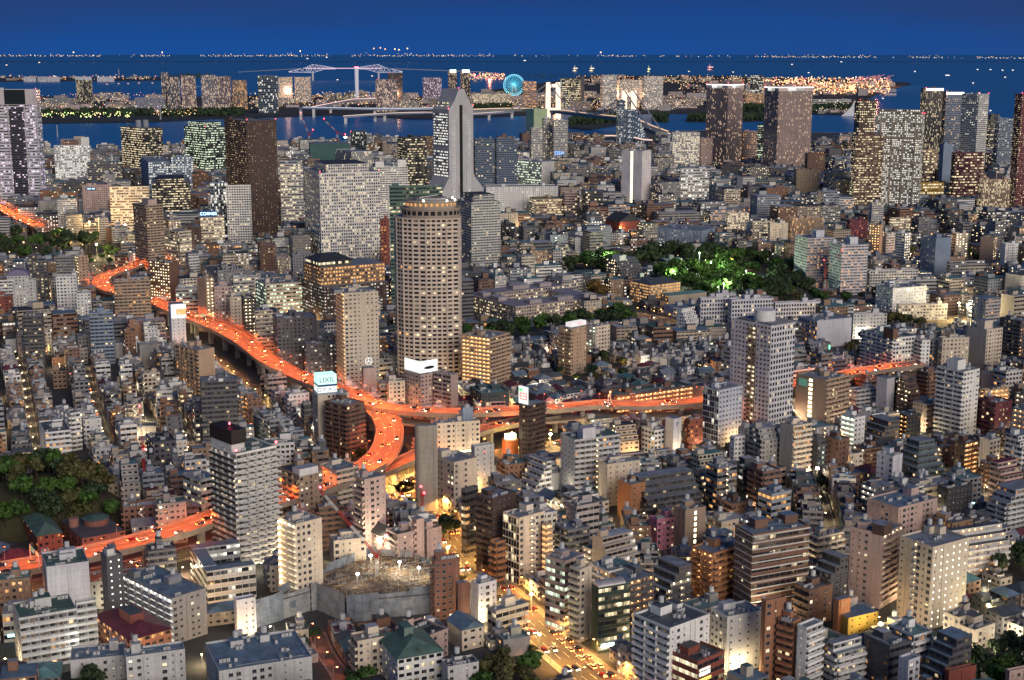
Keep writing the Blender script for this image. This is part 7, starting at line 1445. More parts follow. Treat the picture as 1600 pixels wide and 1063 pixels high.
    flood(1213, 318, 14, 9000, (.6, 1, .72), 'green white lamp on a rooftop below the broad mullioned tower', 40, 1.6); flood(139, 1040, 8, 4500, (1, .95, .8), 'lamp at the car park of the bottom left', 25, .6); flood(540, 240, 40, 150000, (.9, 1, .4), 'yellow green site flood at the netted building', 60, 3); flood(806, 425, 8, 7000, (1, .8, .55), 'warm lamp behind the neoclassical range', 30, .8)
    flood(843, 1016, 7, 3500, (1, .85, .3), 'yellow green traffic lamp by the avenue queue', 30, .6); flood(82, 850, 6, 2500, (1, .5, .25), 'orange lamp by the brick hall', 25, .5); flood(160, 850, 6, 2500, (1, .6, .3), 'second orange lamp by the brick hall', 20, .4); flood(1010, 470, 5, 14000, (1, .52, .16), 'garden uplight before the glowing villa', 6, .3); flood(760, 590, 8, 5000, (1, .6, .2), 'lamp in the garden of the amber gallery apartment', 20, .5); flood(1000, 1010, 6, 3000, (1, .9, .8), 'lamp behind the white chequered apartment', 15, .5)
    flood(700, 880, 8, 9000, (1, .55, .12), 'bright orange lamp at the avenue bend', 40, .8); flood(830, 955, 8, 10000, (1, .48, .22), 'red orange lamp over the petrol station forecourt', 30, .8); flood(800, 700, 10, 6000, (1, .7, .15), 'yellow lamp behind the round kiosk', 20, .6); flood(860, 700, 9, 9000, (1, .85, .4), 'yellow white lamp at the foot of the dark brown sign tower', 40, .9)
# ------------------------------------------------------------------ cars
def car_meshes():
    paints = {'white': (.6, .6, .6), 'black': (.02, .02, .022), 'silver': (.35, .36, .37), 'dark blue': (.02, .03, .09), 'red': (.30, .02, .02)}; out = {}
    tl = glow('tail_lamp', (1, .10, .02), 34, False); hl = glow('head_lamp', (1, .86, .6), 26, False); gl = plain('car_glass', (.02, .022, .026), .1, .1); ty = plain('tyre', (.015, .015, .015), .9, .1)
    for nm, c in paints.items():
        p = plain('car_paint_' + nm.replace(' ', '_'), c, .25, .05); m = MB()
        m.prism([(-2.2, -.86), (2.1, -.86), (2.25, -.6), (2.25, .6), (2.1, .86), (-2.2, .86)], .32, .92, p)
        for (a, b2, z0, z1) in ((-1.95, 1.15, .92, 1.45),):
            A = [(a, -.8), (b2, -.8), (b2, .8), (a, .8)]; B = [(a + .4, -.65), (b2 - .75, -.65), (b2 - .75, .65), (a + .4, .65)]
            for i in range(4): m.face([(*A[i], z0), (*A[(i + 1) % 4], z0), (*B[(i + 1) % 4], z1), (*B[i], z1)], gl)
            m.face([(*q, z1) for q in B], p)
        body = m.mesh('body'); m = MB()
        for s in (-1, 1):
            for xx in (-1.35, 1.35): m.tube((xx, s * .70, .32), (xx, s * .9, .32), .32, ty, 10)
        wh = m.mesh('wheel'); out[nm] = (body, wh)
    m = MB(); m.box(-2.30, -2.2, -.84, -.36, .55, .86, tl); m2 = MB(); m2.box(-2.30, -2.2, .36, .84, .55, .86, tl); m3 = MB(); m3.box(2.1, 2.32, -.80, -.42, .5, .76, hl); m4 = MB(); m4.box(2.1, 2.32, .42, .80, .5, .76, hl)
    return out, (m.mesh('tail_light'), m2.mesh('tail_light')), (m3.mesh('headlight'), m4.mesh('headlight'))
CARS = None; NCAR = 0
def car(X, Y, z, ang, label, group, col=None, parts=True):
    global CARS, NCAR
    if CARS is None: CARS = car_meshes()
    NCAR += 1; body, wh = CARS[0][col or R.choice(list(CARS[0]))]
    t = thing('car', label, 'car', (X, Y, z), ang, group); link('body', body, t)
    if parts: link('wheel', wh, t)
    for me in CARS[1]: link('tail_light', me, t)
    for me in CARS[2]: link('headlight', me, t)
    return t
def traffic():
    nm = ('the winding expressway', 'the right branch expressway', 'the lower ramp', 'the upper left expressway stretch')
    for i, n in enumerate(nm):
        P, w, z, _ = DECKS[i]; lanes = {0: (-5.4, -1.9, 1.9, 5.4), 1: (-4.4, 0, 4.4), 2: (-3.3, 1.2), 3: (-6, -2, 2, 6)}[i]
        for li, o in enumerate(lanes):
            Q = resample(offs(P, o), 42 if i < 3 else 47); ph = R.uniform(0, 1)
            for k in range(len(Q) - 1):
                t = min(.95, ph * .6 + R.uniform(0, .35)); p = [Q[k][j] + (Q[k + 1][j] - Q[k][j]) * t for j in range(3)]; a = px(p[0], p[1], p[2])
                if not (-15 < a[0] < 1615 and 100 < a[1] < 1075): continue
                if i == 0 and (610 < a[1] < 640 and 490 < a[0] < 545): continue
                d = math.atan2(Q[k + 1][1] - Q[k][1], Q[k + 1][0] - Q[k][0]); away = math.sin(d) > 0
                if i == 0: fl = not away if li != 0 else away
                else: fl = (not away) if li != len(lanes) - 1 else away
                car(p[0], p[1], p[2] + .02, d + (math.pi if fl else 0), 'car with glowing tail lamps in the traffic on ' + n, 'cars on ' + n, parts=False)
    cols = ['white', 'black', 'silver', 'dark blue', 'red']
    for li, (o, away) in enumerate(((-7, True), (-3.6, True), (3.4, False), (6.8, False))):
        Q = resample(offs(AVE, o), 9.5 if li < 2 else 21); n = 0
        for k in range(len(Q) - 1):
            a = px(Q[k][0], Q[k][1], 0); jam = 985 < a[1]
            if away and not jam and k % 3: continue
            if a[1] > 1085 or a[1] < 770: continue
            n += 1; d = math.atan2(Q[k + 1][1] - Q[k][1], Q[k + 1][0] - Q[k][0]); c = R.choice(cols)
            seg = 'bottom queue of' if jam else 'upper stretch of'
            car(Q[k][0] + R.uniform(-.4, .4), Q[k][1], .09, d + (math.pi if False else 0) + (0 if not away else math.pi), '%s car in lane %d, %s the avenue, number %d down' % (c, li + 1, seg, n), 'cars on the avenue', c)
    for li, o in enumerate((-4.5, 0.5, 4.5)):
        Q = resample(offs(JUN, o), 32)
        for k in range(len(Q) - 1):
            d = math.atan2(Q[k + 1][1] - Q[k][1], Q[k + 1][0] - Q[k][0]); car(Q[k][0], Q[k][1], .09, d + (math.pi if li == 0 else 0), 'car with lit lamps on the crossing road under the junction', 'cars on the crossing road')
    for P, o, nm in ((ST2, 1.4, 'second lane from the left'), (ST3, 1.4, 'lane above the zigzag tower'), (ST5, 2.5, 'street beside the expressway'), (ST8, 3, 'park road by the villa'), (UND, 3.5, 'street below the lower expressway'), (UND, -3.5, 'street below the lower expressway')):
        Q = resample(offs(P, o), 40)
        for k in range(len(Q) - 1):
            if R.random() < .65: d = math.atan2(Q[k + 1][1] - Q[k][1], Q[k + 1][0] - Q[k][0]); car(Q[k][0], Q[k][1], .09, d + (math.pi if R.random() < .5 else 0), 'car with lit lamps on the ' + nm, 'cars on the ' + nm)
# ------------------------------------------------------------------ far lights
def rect_lights(m, x, y, s, mat, Y0, dz=0):
    pass
def far_lights():
    cw = [glow('far_warm', (1, .72, .36), 2.2), glow('far_white', (1, .92, .80), 1.9), glow('far_orange', (1, .45, .15), 2.2), glow('far_red', (1, .12, .14), 1.8), glow('far_green', (.7, 1, .3), 1.8)]
    def put(m, X, Y, z, s, mt): m.tube((X, Y, z), (X, Y, z + s * 1.4), s * .7, mt, 5)
    m = MB(); Y = 45000; k = Y / F
    x = -60
    while x < 1660:
        n = math.sin(x * .021) + math.sin(x * .053 + 1) + .8 * math.sin(x * .009 + 2) + (1.0 if x < 800 else -.1)
        if n > -.1 or R.random() < .12:
            for _ in range(R.choice((1, 1, 2))):
                yy = 88.5 - abs(R.gauss(0, 1.2)) - (3 if R.random() < .03 else 0) + (3.5 if x > 930 else 0) * (x - 930) / 670
                put(m, (x - CX) * k, Y + R.uniform(-300, 300), zat(CX, yy, Y), k * R.uniform(.25, .62), R.choice([cw[0], cw[1], cw[0], cw[1], cw[2]]))
        x += R.uniform(.8, 4)
    for x, y in ((133, 83), (478, 81), (590, 77), (600, 76), (607, 78), (622, 78), (628, 79), (641, 77), (268, 83), (935, 83)): put(m, (x - CX) * k, Y - 300, zat(CX, y, Y), k * 1.3, cw[2 if 580 < x < 612 else 0])
    kind(m.build('shore_lights'), 'stuff', 'strings of warm and white lights along the far shore of the bay')
    # low buildings and lights of the islands
    m = MB(); lm_ = MB()
    def region(x0, x1, y0, y1, nb, nl, hues, hmax=40, sz=.8):
        nl = int(nl * 2.6); hues = tuple(hues) + (2, 0)
        for _ in range(int(nb * 1.9)):
            X, Y = gp(R.uniform(x0, x1), R.uniform(y0, y1)); w, d, h = R.uniform(20, 110), R.uniform(20, 60), R.uniform(6, hmax); g = R.uniform(.15, .5); mass_(m, X, Y, w, d, h, (g, g * .92, g * .95, R.random()))
        for _ in range(nl):
            X, Y = gp(R.uniform(x0, x1), R.uniform(y0, y1)); put(lm_, X, Y, R.uniform(5, 25), Y / F * R.uniform(.35, .95) * sz, cw[R.choice(hues)])
    def mass_(m, X, Y, w, d, h, c):
        f = facade(R.choice(['p.4o', 'r.4y', 'w', 'q.4c'])); s = STY['q']; m.prism([(X, Y), (X + w, Y), (X + w, Y + d), (X, Y + d)], -1, h, f, c, roofmat('grey'), False, None, None, [(max(1, round(w / 5)), max(1, round(h / 4)))] * 4)
    region(0, 250, 150, 172, 26, 110, (0, 1, 2, 3), 30); region(60, 400, 166, 176, 12, 40, (0, 0, 4), 14); region(390, 560, 148, 170, 22, 120, (0, 1, 2, 2), 30); region(560, 760, 150, 172, 26, 120, (0, 1, 2, 3), 45); region(760, 1060, 150, 174, 40, 240, (0, 2, 2, 1), 40); region(1060, 1200, 135, 168, 26, 120, (0, 2, 1, 3), 45); region(900, 1190, 121, 134, 24, 130, (0, 2, 2), 30)
    region(1190, 1390, 124, 150, 30, 330, (2, 2, 0, 3), 40, 1.3); region(0, 250, 121, 126, 14, 40, (1, 2, 3), 25); region(735, 790, 117, 128, 6, 50, (2, 3, 2), 30, 1.2); region(1275, 1330, 166, 178, 6, 18, (0, 1), 14); region(240, 310, 178, 184, 0, 24, (0, 2), 10, .9)
    for _ in range(110): X, Y = gp(R.uniform(66, 205), R.uniform(179, 189)); put(lm_, X, Y, 12, Y / F * R.uniform(.6, 1.3), cw[R.choice((4, 4, 0))])
    region(-20, 70, 250, 300, 10, 12, (1, 1), 20, .6)
    kind(m.build('island_buildings'), 'stuff', 'low sheds and blocks crowding the islands across the channel'); kind(lm_.build('island_lights'), 'stuff', 'countless small orange and white lights of the islands and port')
    ml = MB(); r2 = random.Random(9)
    for i in range(420):
        X, Y = gp(r2.uniform(-20, 1620), r2.uniform(262, 425)); s_ = r2.uniform(.7, 1.5); put(ml, X, Y, r2.uniform(5, 11), s_ * Y / 2000, cw[r2.choice((0, 0, 1, 2))])
        if i % 10 == 0: plight((X, Y, 12), r2.uniform(20000, 60000), r2.choice(((1, .66, .32), (1, .80, .5), (1, .5, .18))), 1)
    kind(ml.build('distant_street_lights'), 'stuff', 'countless warm street lights between the distant blocks')
    # dark belts of trees on the islands
    m = MB()
    for poly in ([(60, 180), (240, 178)], [(250, 180), (380, 178)], [(890, 193), (965, 188)], [(1020, 187), (1043, 187)], [(1075, 187), (1195, 185)], [(1268, 172), (1330, 170)], [(740, 172), (800, 170)], [(1120, 170), (1200, 172)], [(800, 121), (1180, 122)], [(250, 122), (330, 121)]):
        for _ in range(700 if poly[0][1] > 150 else 260):
            t = R.random(); x = poly[0][0] + (poly[1][0] - poly[0][0]) * t; y = poly[0][1] + (poly[1][1] - poly[0][1]) * t + R.uniform(-3, 3); X, Y = gp(x, y); c = Vector((X, Y, R.uniform(0, 20) * (1 if poly[0][1] > 150 else 1.6))); s = R.uniform(5, 11); u = Vector((R.gauss(0, 1), R.gauss(0, 1), R.gauss(0, 1))).normalized(); v = u.orthogonal().normalized()
            m.face([tuple(c - u * s), tuple(c + v * s), tuple(c + u * s), tuple(c - v * s)], LEAF['dark'], None, (0, 0, 0, R.random() * .5))
    kind(m.build('island_woods'), 'stuff', 'dark belts of trees along the island shores')
    for (x, y, e, c) in ((1330, 140, 9e6, (1, .35, .15)), (1290, 135, 8e6, (1, .35, .18)), (1370, 135, 6e6, (1, .3, .15)), (290, 135, 3e6, (1, .4, .1)), (870, 168, 8e5, (1, .5, .2)), (960, 168, 8e5, (1, .5, .2)), (620, 166, 4e5, (1, .5, .25)), (450, 160, 3e5, (1, .55, .35)), (1020, 168, 6e5, (1, .5, .2)), (765, 122, 4e6, (1, .3, .15))):
        X, Y = gp(x, y); plight((X, Y, 60), e, c, 10)
    for i, (x, y) in enumerate(((1342, 126), (1356, 125), (1366, 124), (1374, 123), (1334, 130), (1388, 124))):
        X, Y = gp(x, y + 3); k = Y / F; t = thing('port_crane', '%s container crane counted from the left on the orange lit quay' % ('first', 'third', 'fourth', 'fifth', 'second', 'last')[[0, 1, 2, 3, 4, 5].index(i)] if i != 0 else 'second container crane counted from the left on the orange lit quay' , 'crane', (X, Y, 0)); t['label'] = '%s container crane from the left on the orange lit port quay' % {1334: 'first', 1342: 'second', 1356: 'third', 1366: 'fourth', 1374: 'fifth', 1388: 'last'}[x]
        m = MB(); rp = glow('crane_red_glow', (.9, .12, .10), .55)  # crane steel glows by itself in place of the port light on it
        for a in (-2.2, 2.2): m.tube((a * k, 0, 0), (a * k * .8, 0, 6 * k), .35 * k, rp, 4); m.tube((a * k, 5 * k, 0), (a * k * .8, 5 * k, 6 * k), .35 * k, rp, 4)
        m.build('leg', t); m = MB(); m.tube((-2 * k, 0, 6 * k), (8 * k, 0, 9 * k), .4 * k, rp, 4); m.tube((-2 * k, 0, 6 * k), (0, 0, 9 * k), .3 * k, rp, 4); m.build('boom', t)

def lane_lamps():
    r = random.Random(5); n = 0; pts = []
    areas = [((330, 620, 560, 800), 16, 'central blocks below the expressway'), ((0, 330, 560, 780), 10, 'lanes at the left'), ((620, 1000, 680, 1000), 34, 'blocks on the right of the avenue'), ((1000, 1600, 640, 1060), 46, 'right hand apartment blocks'), ((700, 1150, 545, 660), 16, 'small houses beyond the expressway'), ((0, 700, 880, 1060), 16, 'gardens and yards at the bottom'), ((0, 1600, 430, 560), 26, 'middle distance lanes')]
    for (x0, x1, y0, y1), k, nm in areas:
        t = 0; c = 0
        while c < k and t < 3000:
            t += 1; a = r.uniform(x0, x1), r.uniform(y0, y1); X, Y = gp(*a); i, j = int((X - GX0) / GS), int((Y - GY0) / GS)
            if OCC[i - 1:i + 2, j - 1:j + 2].any() or any((X - u) ** 2 + (Y - v) ** 2 < 170 for u, v in pts): continue
            pts.append((X, Y)); c += 1; cc = r.choice(((1, .74, .40), (1, .58, .22), (1, .86, .62), (1, .74, .40)))
            globe = street_lamp(X, Y, 0, r.uniform(0, 6.28), 'small pole lamp in a gap among the ' + nm, 'lamps among the ' + nm, key='lane%d' % (cc[1] * 100), c=cc, e=30, power=r.uniform(3500, 11000) * (1.6 if y1 < 600 else 1), hh=5, bare=True)
# ------------------------------------------------------------------ the crowd of smaller buildings
GX0, GX1, GY0, GY1, GS = -1500, 1500, 460, 3700, 2.0
OCC = np.zeros((int((GX1 - GX0) / GS), int((GY1 - GY0) / GS)), bool)
def rastq(X, Y, th, wr, wl, pad):
    n1, n2 = max(2, int((wr + 2 * pad) / 1.4)), max(2, int((wl + 2 * pad) / 1.4)); u = np.linspace(-pad, wr + pad, n1)[:, None]; v = np.linspace(-pad, wl + pad, n2)[None, :]
    x = X + u * math.cos(th) - v * math.sin(th); y = Y + u * math.sin(th) + v * math.cos(th); i = ((x - GX0) / GS).astype(int).ravel(); j = ((y - GY0) / GS).astype(int).ravel(); ok = (i >= 0) & (i < OCC.shape[0]) & (j >= 0) & (j < OCC.shape[1]); return i[ok], j[ok]
def visible_limit(X, Y, th, wr, wl):
    c = [(X, Y), (X + wr * math.cos(th), Y + wr * math.sin(th)), (X + wr * math.cos(th) - wl * math.sin(th), Y + wr * math.sin(th) + wl * math.cos(th)), (X - wl * math.sin(th), Y + wl * math.cos(th))]
    xs = [px(a, b, 8)[0] for a, b in c]; return min(xs), max(xs), c
def limit_height(X, Y, th, wr, wl, h):
    x0, x1, c = visible_limit(X, Y, th, wr, wl); ym = max(p[1] for p in c); d = min(p[1] for p in c); bot = px(X, Y, 0)[1]
    if bot > 1220: return 0, 0
    if x1 < -10 or x0 > 1610: return h, 0
    B = HARR; m = (B[:, 0] < x1 - 1) & (B[:, 1] > x0 + 1) & (B[:, 4] > d + 2)
    need = -1.0
    for b in B[m]:
        ov = min(x1, b[1]) - max(x0, b[0])
        if ov > .22 * min(x1 - x0, b[1] - b[0]): need = max(need, b[3])
    if need > 0:
        hm = min(zat(CX, need, q[1]) for q in c); h = min(h, hm)
    top = px(c[2][0], c[2][1], h)[1]; m = (B[:, 4] < d - 2) & (B[:, 0] <= x0 + 2) & (B[:, 1] >= x1 - 2) & (B[:, 2] <= top + 1) & (B[:, 3] >= bot - 3)
    if m.any(): return -1, need
    return h, need
PAL = [(.46, .46, .47), (.64, .64, .64), (.30, .29, .28), (.46, .38, .30), (.22, .22, .24), (.72, .72, .72), (.30, .20, .14), (.16, .16, .18), (.38, .34, .33), (.30, .33, .38), (.22, .13, .10), (.60, .54, .45), (.09, .09, .10), (.26, .14, .09)]
PNAME = ['silvery', 'whitish', 'grey', 'beige', 'leaden', 'white', 'tan', 'charcoal', 'pinkish', 'bluish', 'brown', 'cream', 'black', 'rust brown']
RCH = ['grey', 'blue', 'slate', 'dark', 'teal', 'pale', 'green']
NUMW = {1: 'one', 2: 'two', 3: 'three', 4: 'four', 5: 'five', 6: 'six', 7: 'seven', 8: 'eight', 9: 'nine', 10: 'ten', 11: 'eleven', 12: 'twelve'}
FILL = []
def filler():
    global HARR
    HARR = np.array(HERO, float)
    for f in FOOT:
        i, j = rastq(*f); OCC[i, j] = True
    for P in POLYS:
        gx = np.arange(OCC.shape[0]) * GS + GX0; gy = np.arange(OCC.shape[1]) * GS + GY0; XX, YY = np.meshgrid(gx, gy, indexing='ij'); c = np.zeros(XX.shape, bool)
        for i in range(len(P)):
            a, b = P[i], P[i - 1]
            if a[1] != b[1]: c ^= ((a[1] > YY) != (b[1] > YY)) & (XX < (b[0] - a[0]) * (YY - a[1]) / (b[1] - a[1]) + a[0])
        OCC[c] = True
    for P, w in ROADS:
        for a, b in zip(P, P[1:]):
            L = math.dist(a[:2], b[:2]); t = math.atan2(b[1] - a[1], b[0] - a[0]); i, j = rastq(a[0] + w * math.sin(t), a[1] - w * math.cos(t), t, L, 2 * w, .8); OCC[i, j] = True
    shore = NEAR
    r = random.Random(11); cand = []
    def land_ok(x, y): return y > np.interp(x, [p[0] for p in shore], [p[1] for p in shore]) + 1
    bands = ((470, 1160, 92, 'A'), (1160, 1900, 130, 'B'), (1900, 3700, 190, 'C'))
    for y0, y1, S, bd in bands:
        Y = y0
        while Y < y1:
            half = Y * .46 + 200; X = -half
            while X < half:
                a = px(X + S / 2, Y + S / 2, 0)
                if -420 < a[0] < 2020 and land_ok(a[0], a[1]): cand.append((X, Y, S, bd, a))
                X += S
            Y += S
    def lot(x, y, th, ww, dd, h, bd, houses, lanes, tol=.04):
        i, j = rastq(x, y, th, ww, dd, .1)
        if len(i) == 0 or OCC[i, j].mean() > tol: return
        p = px(x, y, 0)
        if not land_ok(p[0], p[1]) or p[0] < -400 or p[0] > 2000: return
        hh, need = limit_height(x, y, th, ww, dd, h)
        if hh < 0: OCC[i, j] = True; return
        if hh < 3.0:
            if hh > 1.5: hh = 3.1
            else: return
        OCC[i, j] = True; FILL.append((y, x, th, ww, dd, hh, bd, houses, lanes, r.random(), p))
    # frontages first: lots that line the lanes and the avenue
    for P, w, dep0, hs in ((ST1, 2.9, 10, (6.2, 8.5, 9.3, 11)), (ST2, 3.2, 10, (6.2, 9.3, 12.4, 18.6)), (ST3, 3.2, 10, (6.2, 9.3, 12.4, 21.7)), (ST4, 4.1, 11, (9.3, 12.4, 15.5)), (ST6, 4.1, 11, (9.3, 12.4, 15.5)), (AVE, 12.7, 14, (12.4, 18.6, 21.7, 24.8)), (ST5, 8.2, 12, (9.3, 12.4, 18.6)), (ST7, 4.1, 9, (6.2,))):
        for sgn in (1, -1):
            Q = resample(P, 1.0); k = 0
            while k < len(Q) - 16:
                wd = r.randint(7, 13); a, b = Q[k], Q[k + wd]; al = math.atan2(b[1] - a[1], b[0] - a[0]); dp = dep0 * r.uniform(.85, 1.2); off = w + .9 + dp / 2; mxp, myp = (a[0] + b[0]) / 2 + sgn * off * math.sin(al), (a[1] + b[1]) / 2 - sgn * off * math.cos(al)
                th = al % (math.pi / 2); wr, wl = (wd - .6, dp) if (al % math.pi) < math.pi / 2 else (dp, wd - .6)
                lot(mxp - wr / 2 * math.cos(th) + wl / 2 * math.sin(th), myp - wr / 2 * math.sin(th) - wl / 2 * math.cos(th), th, wr, wl, r.choice(hs), 'A', False, w < 4, .34); k += wd
    for X, Y, S, bd, a in cand:
        th = {'A': 24, 'B': 20, 'C': 12}[bd]
        if bd == 'A':
            if a[0] > 950 and a[1] > 640: th = 31
            elif a[0] < 480: th = 18
            elif a[1] < 660 and a[0] > 700: th = 28
        th = rad(th + r.uniform(-6, 6)); houses = (720 < a[0] < 1145 and 540 < a[1] < 660) or (a[0] > 1500 and 850 < a[1] < 980) or (a[0] > 1380 and 455 < a[1] < 560 and r.random() < .6)
        lanes = a[0] < 330 and 555 < a[1] < 780
        cell = 11 if houses else {'A': 13.5, 'B': 19, 'C': 33}[bd]; v = 0.0; cx, cy2 = X + S / 2, Y + S / 2; row = 0
        while v < S:
            dep = cell * r.uniform(.8, 1.15); u = 0.0
            while u < S - 4:
                w = cell * r.uniform(.6, 1.25) * (1.6 if r.random() < .12 else 1)
                lx, ly = u - S / 2, v - S / 2; x = cx + lx * math.cos(th) - ly * math.sin(th); y = cy2 + lx * math.sin(th) + ly * math.cos(th); u += w + (r.uniform(.5, 1.6) if r.random() < .85 else 4)
                ww, dd = w, dep - .8; i, j = rastq(x, y, th, ww, dd, .1)
                if len(i) == 0 or OCC[i, j].mean() > .09: continue
                p = px(x, y, 0)
                if not land_ok(p[0], p[1]) or p[0] < -400 or p[0] > 2000: continue
                if houses: h = r.choice((5.5, 6.2, 6.2, 8.5)); 
                elif lanes: h = r.choice((6.2, 8.5, 9.3, 9.3, 12.4, 12.4, 15.5, 18.6, 24.8))
                elif bd == 'A': h = 3.1 * r.choice((2, 3, 3, 4, 5, 5, 6, 7, 8, 9, 11) if a[0] > 850 else (2, 3, 4, 4, 5, 6, 7, 9))
                elif bd == 'B': h = 3.1 * r.choice((3, 4, 5, 6, 7, 8, 9, 10, 12))
                else: h = 3.2 * r.choice((4, 5, 6, 7, 8, 9, 10, 11, 13, 16))
                hh, need = limit_height(x, y, th, ww, dd, h)
                if hh < 0: OCC[i, j] = True; continue
                if hh < 3.0:
                    if hh > 1.5 and hh != 0: hh = 3.1
                    else: continue
                OCC[i, j] = True; FILL.append((y, x, th, ww, dd, hh, bd, houses, lanes, r.random(), p))
            v += dep + (.4 if row % 2 == 0 else r.uniform(3.5, 5)); row += 1
    FILL.sort(key=lambda q: q[0])
    counts = {}; LIM = {'house': 290, 'apartment building': 150, 'office building': 190, 'shop building': 200, 'workshop': 120}; groups = {}; rest = []
    for q in FILL:
        y, x, th, w, d, h, bd, houses, lanes, sd, p = q; rr = random.Random(sd); fl = max(1, round(h / 3.1))
        if houses or (lanes and h < 9 and rr.random() < .5) or (h < 7 and rr.random() < .7): cat = 'house'
        elif h < 10: cat = rr.choice(('shop building', 'workshop', 'house', 'shop building'))
        elif rr.random() < .62: cat = 'apartment building'
        else: cat = 'office building'
        off = p[0] < -70 or p[0] > 1670 or p[1] > 1110
        if bd == 'C' or off or counts.get(cat, 0) >= LIM[cat]:
            alt = [c for c in (('apartment building', 'office building', 'shop building') if h >= 9 else ('house', 'workshop', 'shop building')) if counts.get(c, 0) < LIM[c]]
            if bd == 'C' or off or not alt: rest.append(q); continue
            cat = alt[0]
        counts[cat] = counts.get(cat, 0) + 1; ci = rr.randrange(len(PAL)); lit = rr.choice((.06, .1, .15, .2, .3)); roof = rr.choice(RCH)
        feat = build_fill(q, cat, ci, lit, roof, rr)
        root, ftxt = feat; lm = min(LM, key=lambda L: (L[1] - p[0]) ** 2 + ((L[2] - p[1]) * 1.2) ** 2); dx, dy = p[0] - lm[1], p[1] - lm[2]
        rel = ('right of' if dx > 0 else 'left of') if abs(dx) > abs(dy) * 1.2 else ('below' if dy > 0 else 'behind')
        key = '%s %s%s %s' % (PNAME[ci], (NUMW.get(fl, 'many') + ' storey ') if cat != 'house' else '', ftxt, cat.split()[0] + (' block' if cat[0] == 'a' else ' building' if cat[0] in 'os' else '')); groups.setdefault((key, rel, lm[0]), []).append((math.hypot(dx, dy), root))
    ORD = ['', 'second', 'third', 'fourth', 'fifth', 'sixth', 'seventh', 'eighth', 'ninth', 'tenth', 'eleventh', 'twelfth']
    for (key, rel, l), L in groups.items():
        L.sort(key=lambda t: t[0])
        for k, (dist, o) in enumerate(L):
            s = '%s %s the %s' % (key, rel, l)
            if len(L) > 1: s = '%s, %s %s the %s' % (key, 'nearest one' if k == 0 else (ORD[k] if k < 12 else 'number %d' % (k + 1)) + ' nearest', rel, l)
            w_ = s.split()
            if len(w_) > 16: print('LONG', s)
            o['label'] = ' '.join(w_[:16])
    # everything farther off reads as one mass
    m = MB(); rm = [roofmat(k) for k in RCH]
    for q in rest:
        y, x, th, w, d, h, bd, houses, lanes, sd, p = q; rr = random.Random(sd); c = tuple(mul(PAL[rr.randrange(len(PAL))], rr.uniform(.8, 1.15))) + (rr.random(),); L = rr.choice((.06, .12, .2, .34)) if bd == 'C' else rr.choice((.1, .2, .3)); st = rr.choice('prrqbbc')
        codes = ['%s%s%s' % (rr.choice('ppbcrw'), ('%.2f' % L)[1:], 'y'), '%s%s%s' % (st, ('%.2f' % L)[1:], rr.choice('yywwo'))]
        Pq = [(x + a * math.cos(th) - b * math.sin(th), y + a * math.sin(th) + b * math.cos(th)) for a, b in ((0, 0), (w, 0), (w, d), (0, d))]; ms = [facade(codes[1]), facade('p.1y'), facade('p.1y'), facade(codes[0])]; uv = []
        for i, cd in enumerate((codes[1], 'p.1y', 'p.1y', codes[0])): s = STY[cd[0]]; uv.append((max(1, round((w if i % 2 == 0 else d) / (s[4] or 4))), max(1, round(h / s[5]))))
        m.prism(Pq, 0, h, facade('w'), c, rm[rr.randrange(len(rm))], False, None, ms, uv)
        if rr.random() < .75:
            a, b, e, f = rr.uniform(.1, .5), rr.uniform(.3, .6), rr.uniform(.2, .4), rr.uniform(.2, .35); Pb = [(x + w * a_ * math.cos(th) - d * b_ * math.sin(th), y + w * a_ * math.sin(th) + d * b_ * math.cos(th)) for a_, b_ in ((a, b), (a + e, b), (a + e, b + f), (a, b + f))]; m.prism(Pb, h + .02, h + rr.uniform(2.5, 6), facade('w'), c, rm[rr.randrange(len(rm))], False)
    kind(m.build('distant_buildings'), 'stuff', 'dense distant mass of lit office and apartment blocks before the bay')
    print('CARS', NCAR, 'TREES', NT)
    print('FILL', len(FILL), counts, 'rest', len(rest))
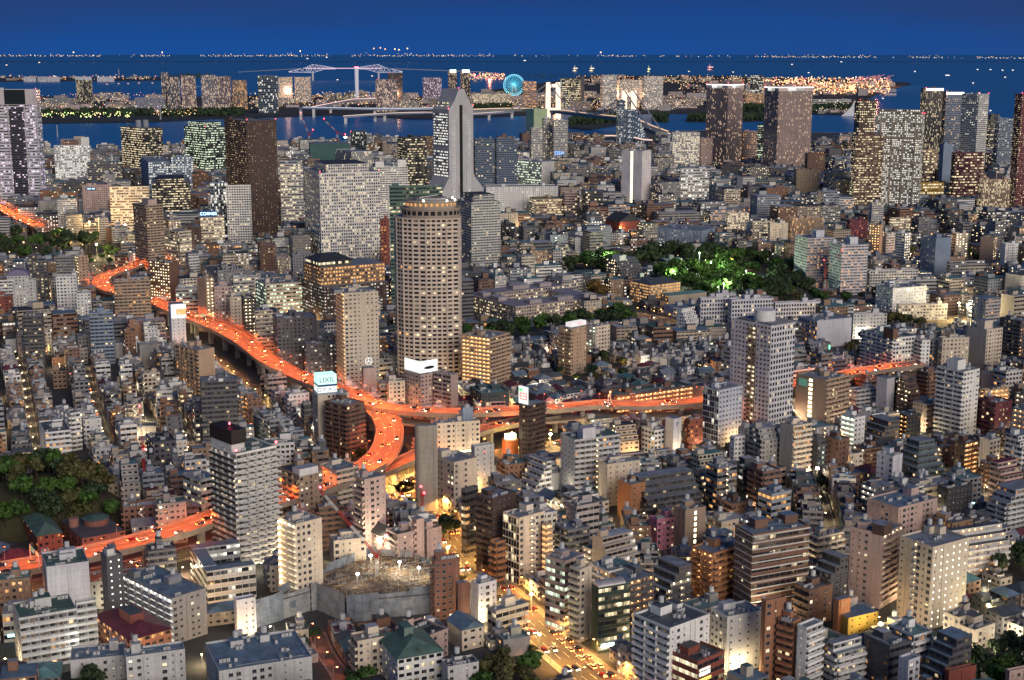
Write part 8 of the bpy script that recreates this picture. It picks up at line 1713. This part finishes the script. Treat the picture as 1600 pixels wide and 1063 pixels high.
def build_fill(q, cat, ci, lit, roof, rr):
    y, x, th, w, d, h, bd, houses, lanes, sd, p = q; col = mul(PAL[ci], rr.uniform(.85, 1.12)); nm = cat.replace(' ', '_'); root = thing(nm, '', cat, (x, y, 0), th); lt = ('%.2f' % lit)[1:]; hue = rr.choice('yyowo'); m = MB(); near = bd == 'A'; c = tuple(col) + (sd,)
    if cat == 'house':
        codes = ('p%s%s' % (lt, hue), 'p%s%s' % (lt, hue), 'p.1y'); mass(m, w, d, 0, h, codes, c); m.build('wall', root); k = rr.random()
        rf = rr.choice(['slate', 'blue', 'dark', 'slate', 'grey', 'maroon', 'teal'])
        if k < (.8 if houses else .45):
            hip = rr.random() < .5; m = MB(); prism_roof(m, w, d, h + .02, min(w, d) * rr.uniform(.22, .36), roofmat(rf), .45, hip, .35); m.build('roof', root); return root, '%s %s' % (rf if rf != 'maroon' else 'maroon', 'hipped' if hip else 'gabled')
        roof_kit(root, w, d, h, col, rf, sd, not near); return root, 'flat %s roofed' % rf
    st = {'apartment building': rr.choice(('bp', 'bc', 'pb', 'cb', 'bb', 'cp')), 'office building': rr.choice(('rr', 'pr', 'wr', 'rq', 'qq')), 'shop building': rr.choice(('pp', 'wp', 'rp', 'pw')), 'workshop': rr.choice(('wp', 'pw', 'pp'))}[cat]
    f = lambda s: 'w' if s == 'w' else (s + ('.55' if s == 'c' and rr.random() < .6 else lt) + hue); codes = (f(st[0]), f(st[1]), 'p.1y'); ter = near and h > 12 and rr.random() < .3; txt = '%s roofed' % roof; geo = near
    z1 = h
    if ter:
        n = rr.randint(2, 3); z1 = h - n * 3.05
        for k in range(n):
            s = 1.7 * (k + 1)
            if d - s < 4: break
            mass(m, w, d - s, z1 + k * 3.05 + .02, z1 + (k + 1) * 3.05, codes, c, 0, s, roofmat(roof), 1)
        txt = 'terraced'
    mass(m, w, d, 0, z1, codes, c, top=roofmat(roof)); m.build('wall', root)
    if not ter: roof_kit(root, w, d, h, col, roof, sd, not near, rr.uniform(.5, 1.2))
    else:
        q2 = MB(); q2.box(.5, min(w - .5, 5), d * .55, d * .55 + 3, h + .01, h + 2.8, facade('w'), c, roofmat('pale')); q2.build('machine_room', root)
    if geo:
        for i, (cd, ln) in enumerate(((codes[0], d), (codes[1], w))):
            if cd[0] in 'bc' and ln > 4:
                nf = max(1, round(z1 / STY[cd[0]][5])); fh = z1 / nf; me = balcony_mesh(ln - .1, 1.05, mul(col, 1.1), cd)
                for k in range(1, nf): link('balcony', me, root, (-.003, ln - .05, k * fh) if i == 0 else (.05, -.003, k * fh), -math.pi / 2 if i == 0 else 0)
        if rr.random() < .10 and h > 10: nf = max(2, round(z1 / 3)); link('fire_stair', stair_mesh(nf, z1 / nf), root, (w * .5 - 1.8, -.01 if codes[1][0] not in 'bc' else -1.1, 0)); txt = 'stair fronted'
        if rr.random() < .26 and cat in ('shop building', 'office building') and h > 6:
            if rr.random() < .6:
                bl = MB(); bc = rr.choice(((1, .15, .1), (1, .95, .85), (.2, 1, .55), (1, .75, .2), (.3, .6, 1))); bl.box(w * .82, w * .82 + .35, -1.3, -.05, 3.5, min(h - .5, 3.5 + rr.uniform(3, 7)), glow('blade_%d' % (bc[0] * 100 + bc[1] * 10), bc, 2.4)); bl.build('blade_sign', root)
            sg = MB(); cc = rr.choice(((1, .3, .2), (.4, .9, 1), (1, .85, .5), (.6, 1, .7))); sg.box(w * .1, w * .7, -.4, -.02, 2.6, 3.6, glow('shopfront_%d' % (cc[0] * 100 + cc[2] * 10), cc, 3.5)); sg.build('shop_sign', root); txt = 'sign lit'
    return root, txt
setup_signs(); round_tower(); stepped_tower(); shaped(); cranes(); bridges(); gantries(); boats(); trees(); lamps(); traffic(); far_lights()
chimney('slim concrete chimney by the green lit waterfront', 251, 161, 187, 1.2, (.35, .35, .4)); chimney('dark pole standing on the near pier at left', 90, 195, 215, 1.0, (.06, .06, .07)); chimney('faint white far chimney above the airport strip', 186, 108, 122, .8, (.6, .6, .65))
filler()
lane_lamps()
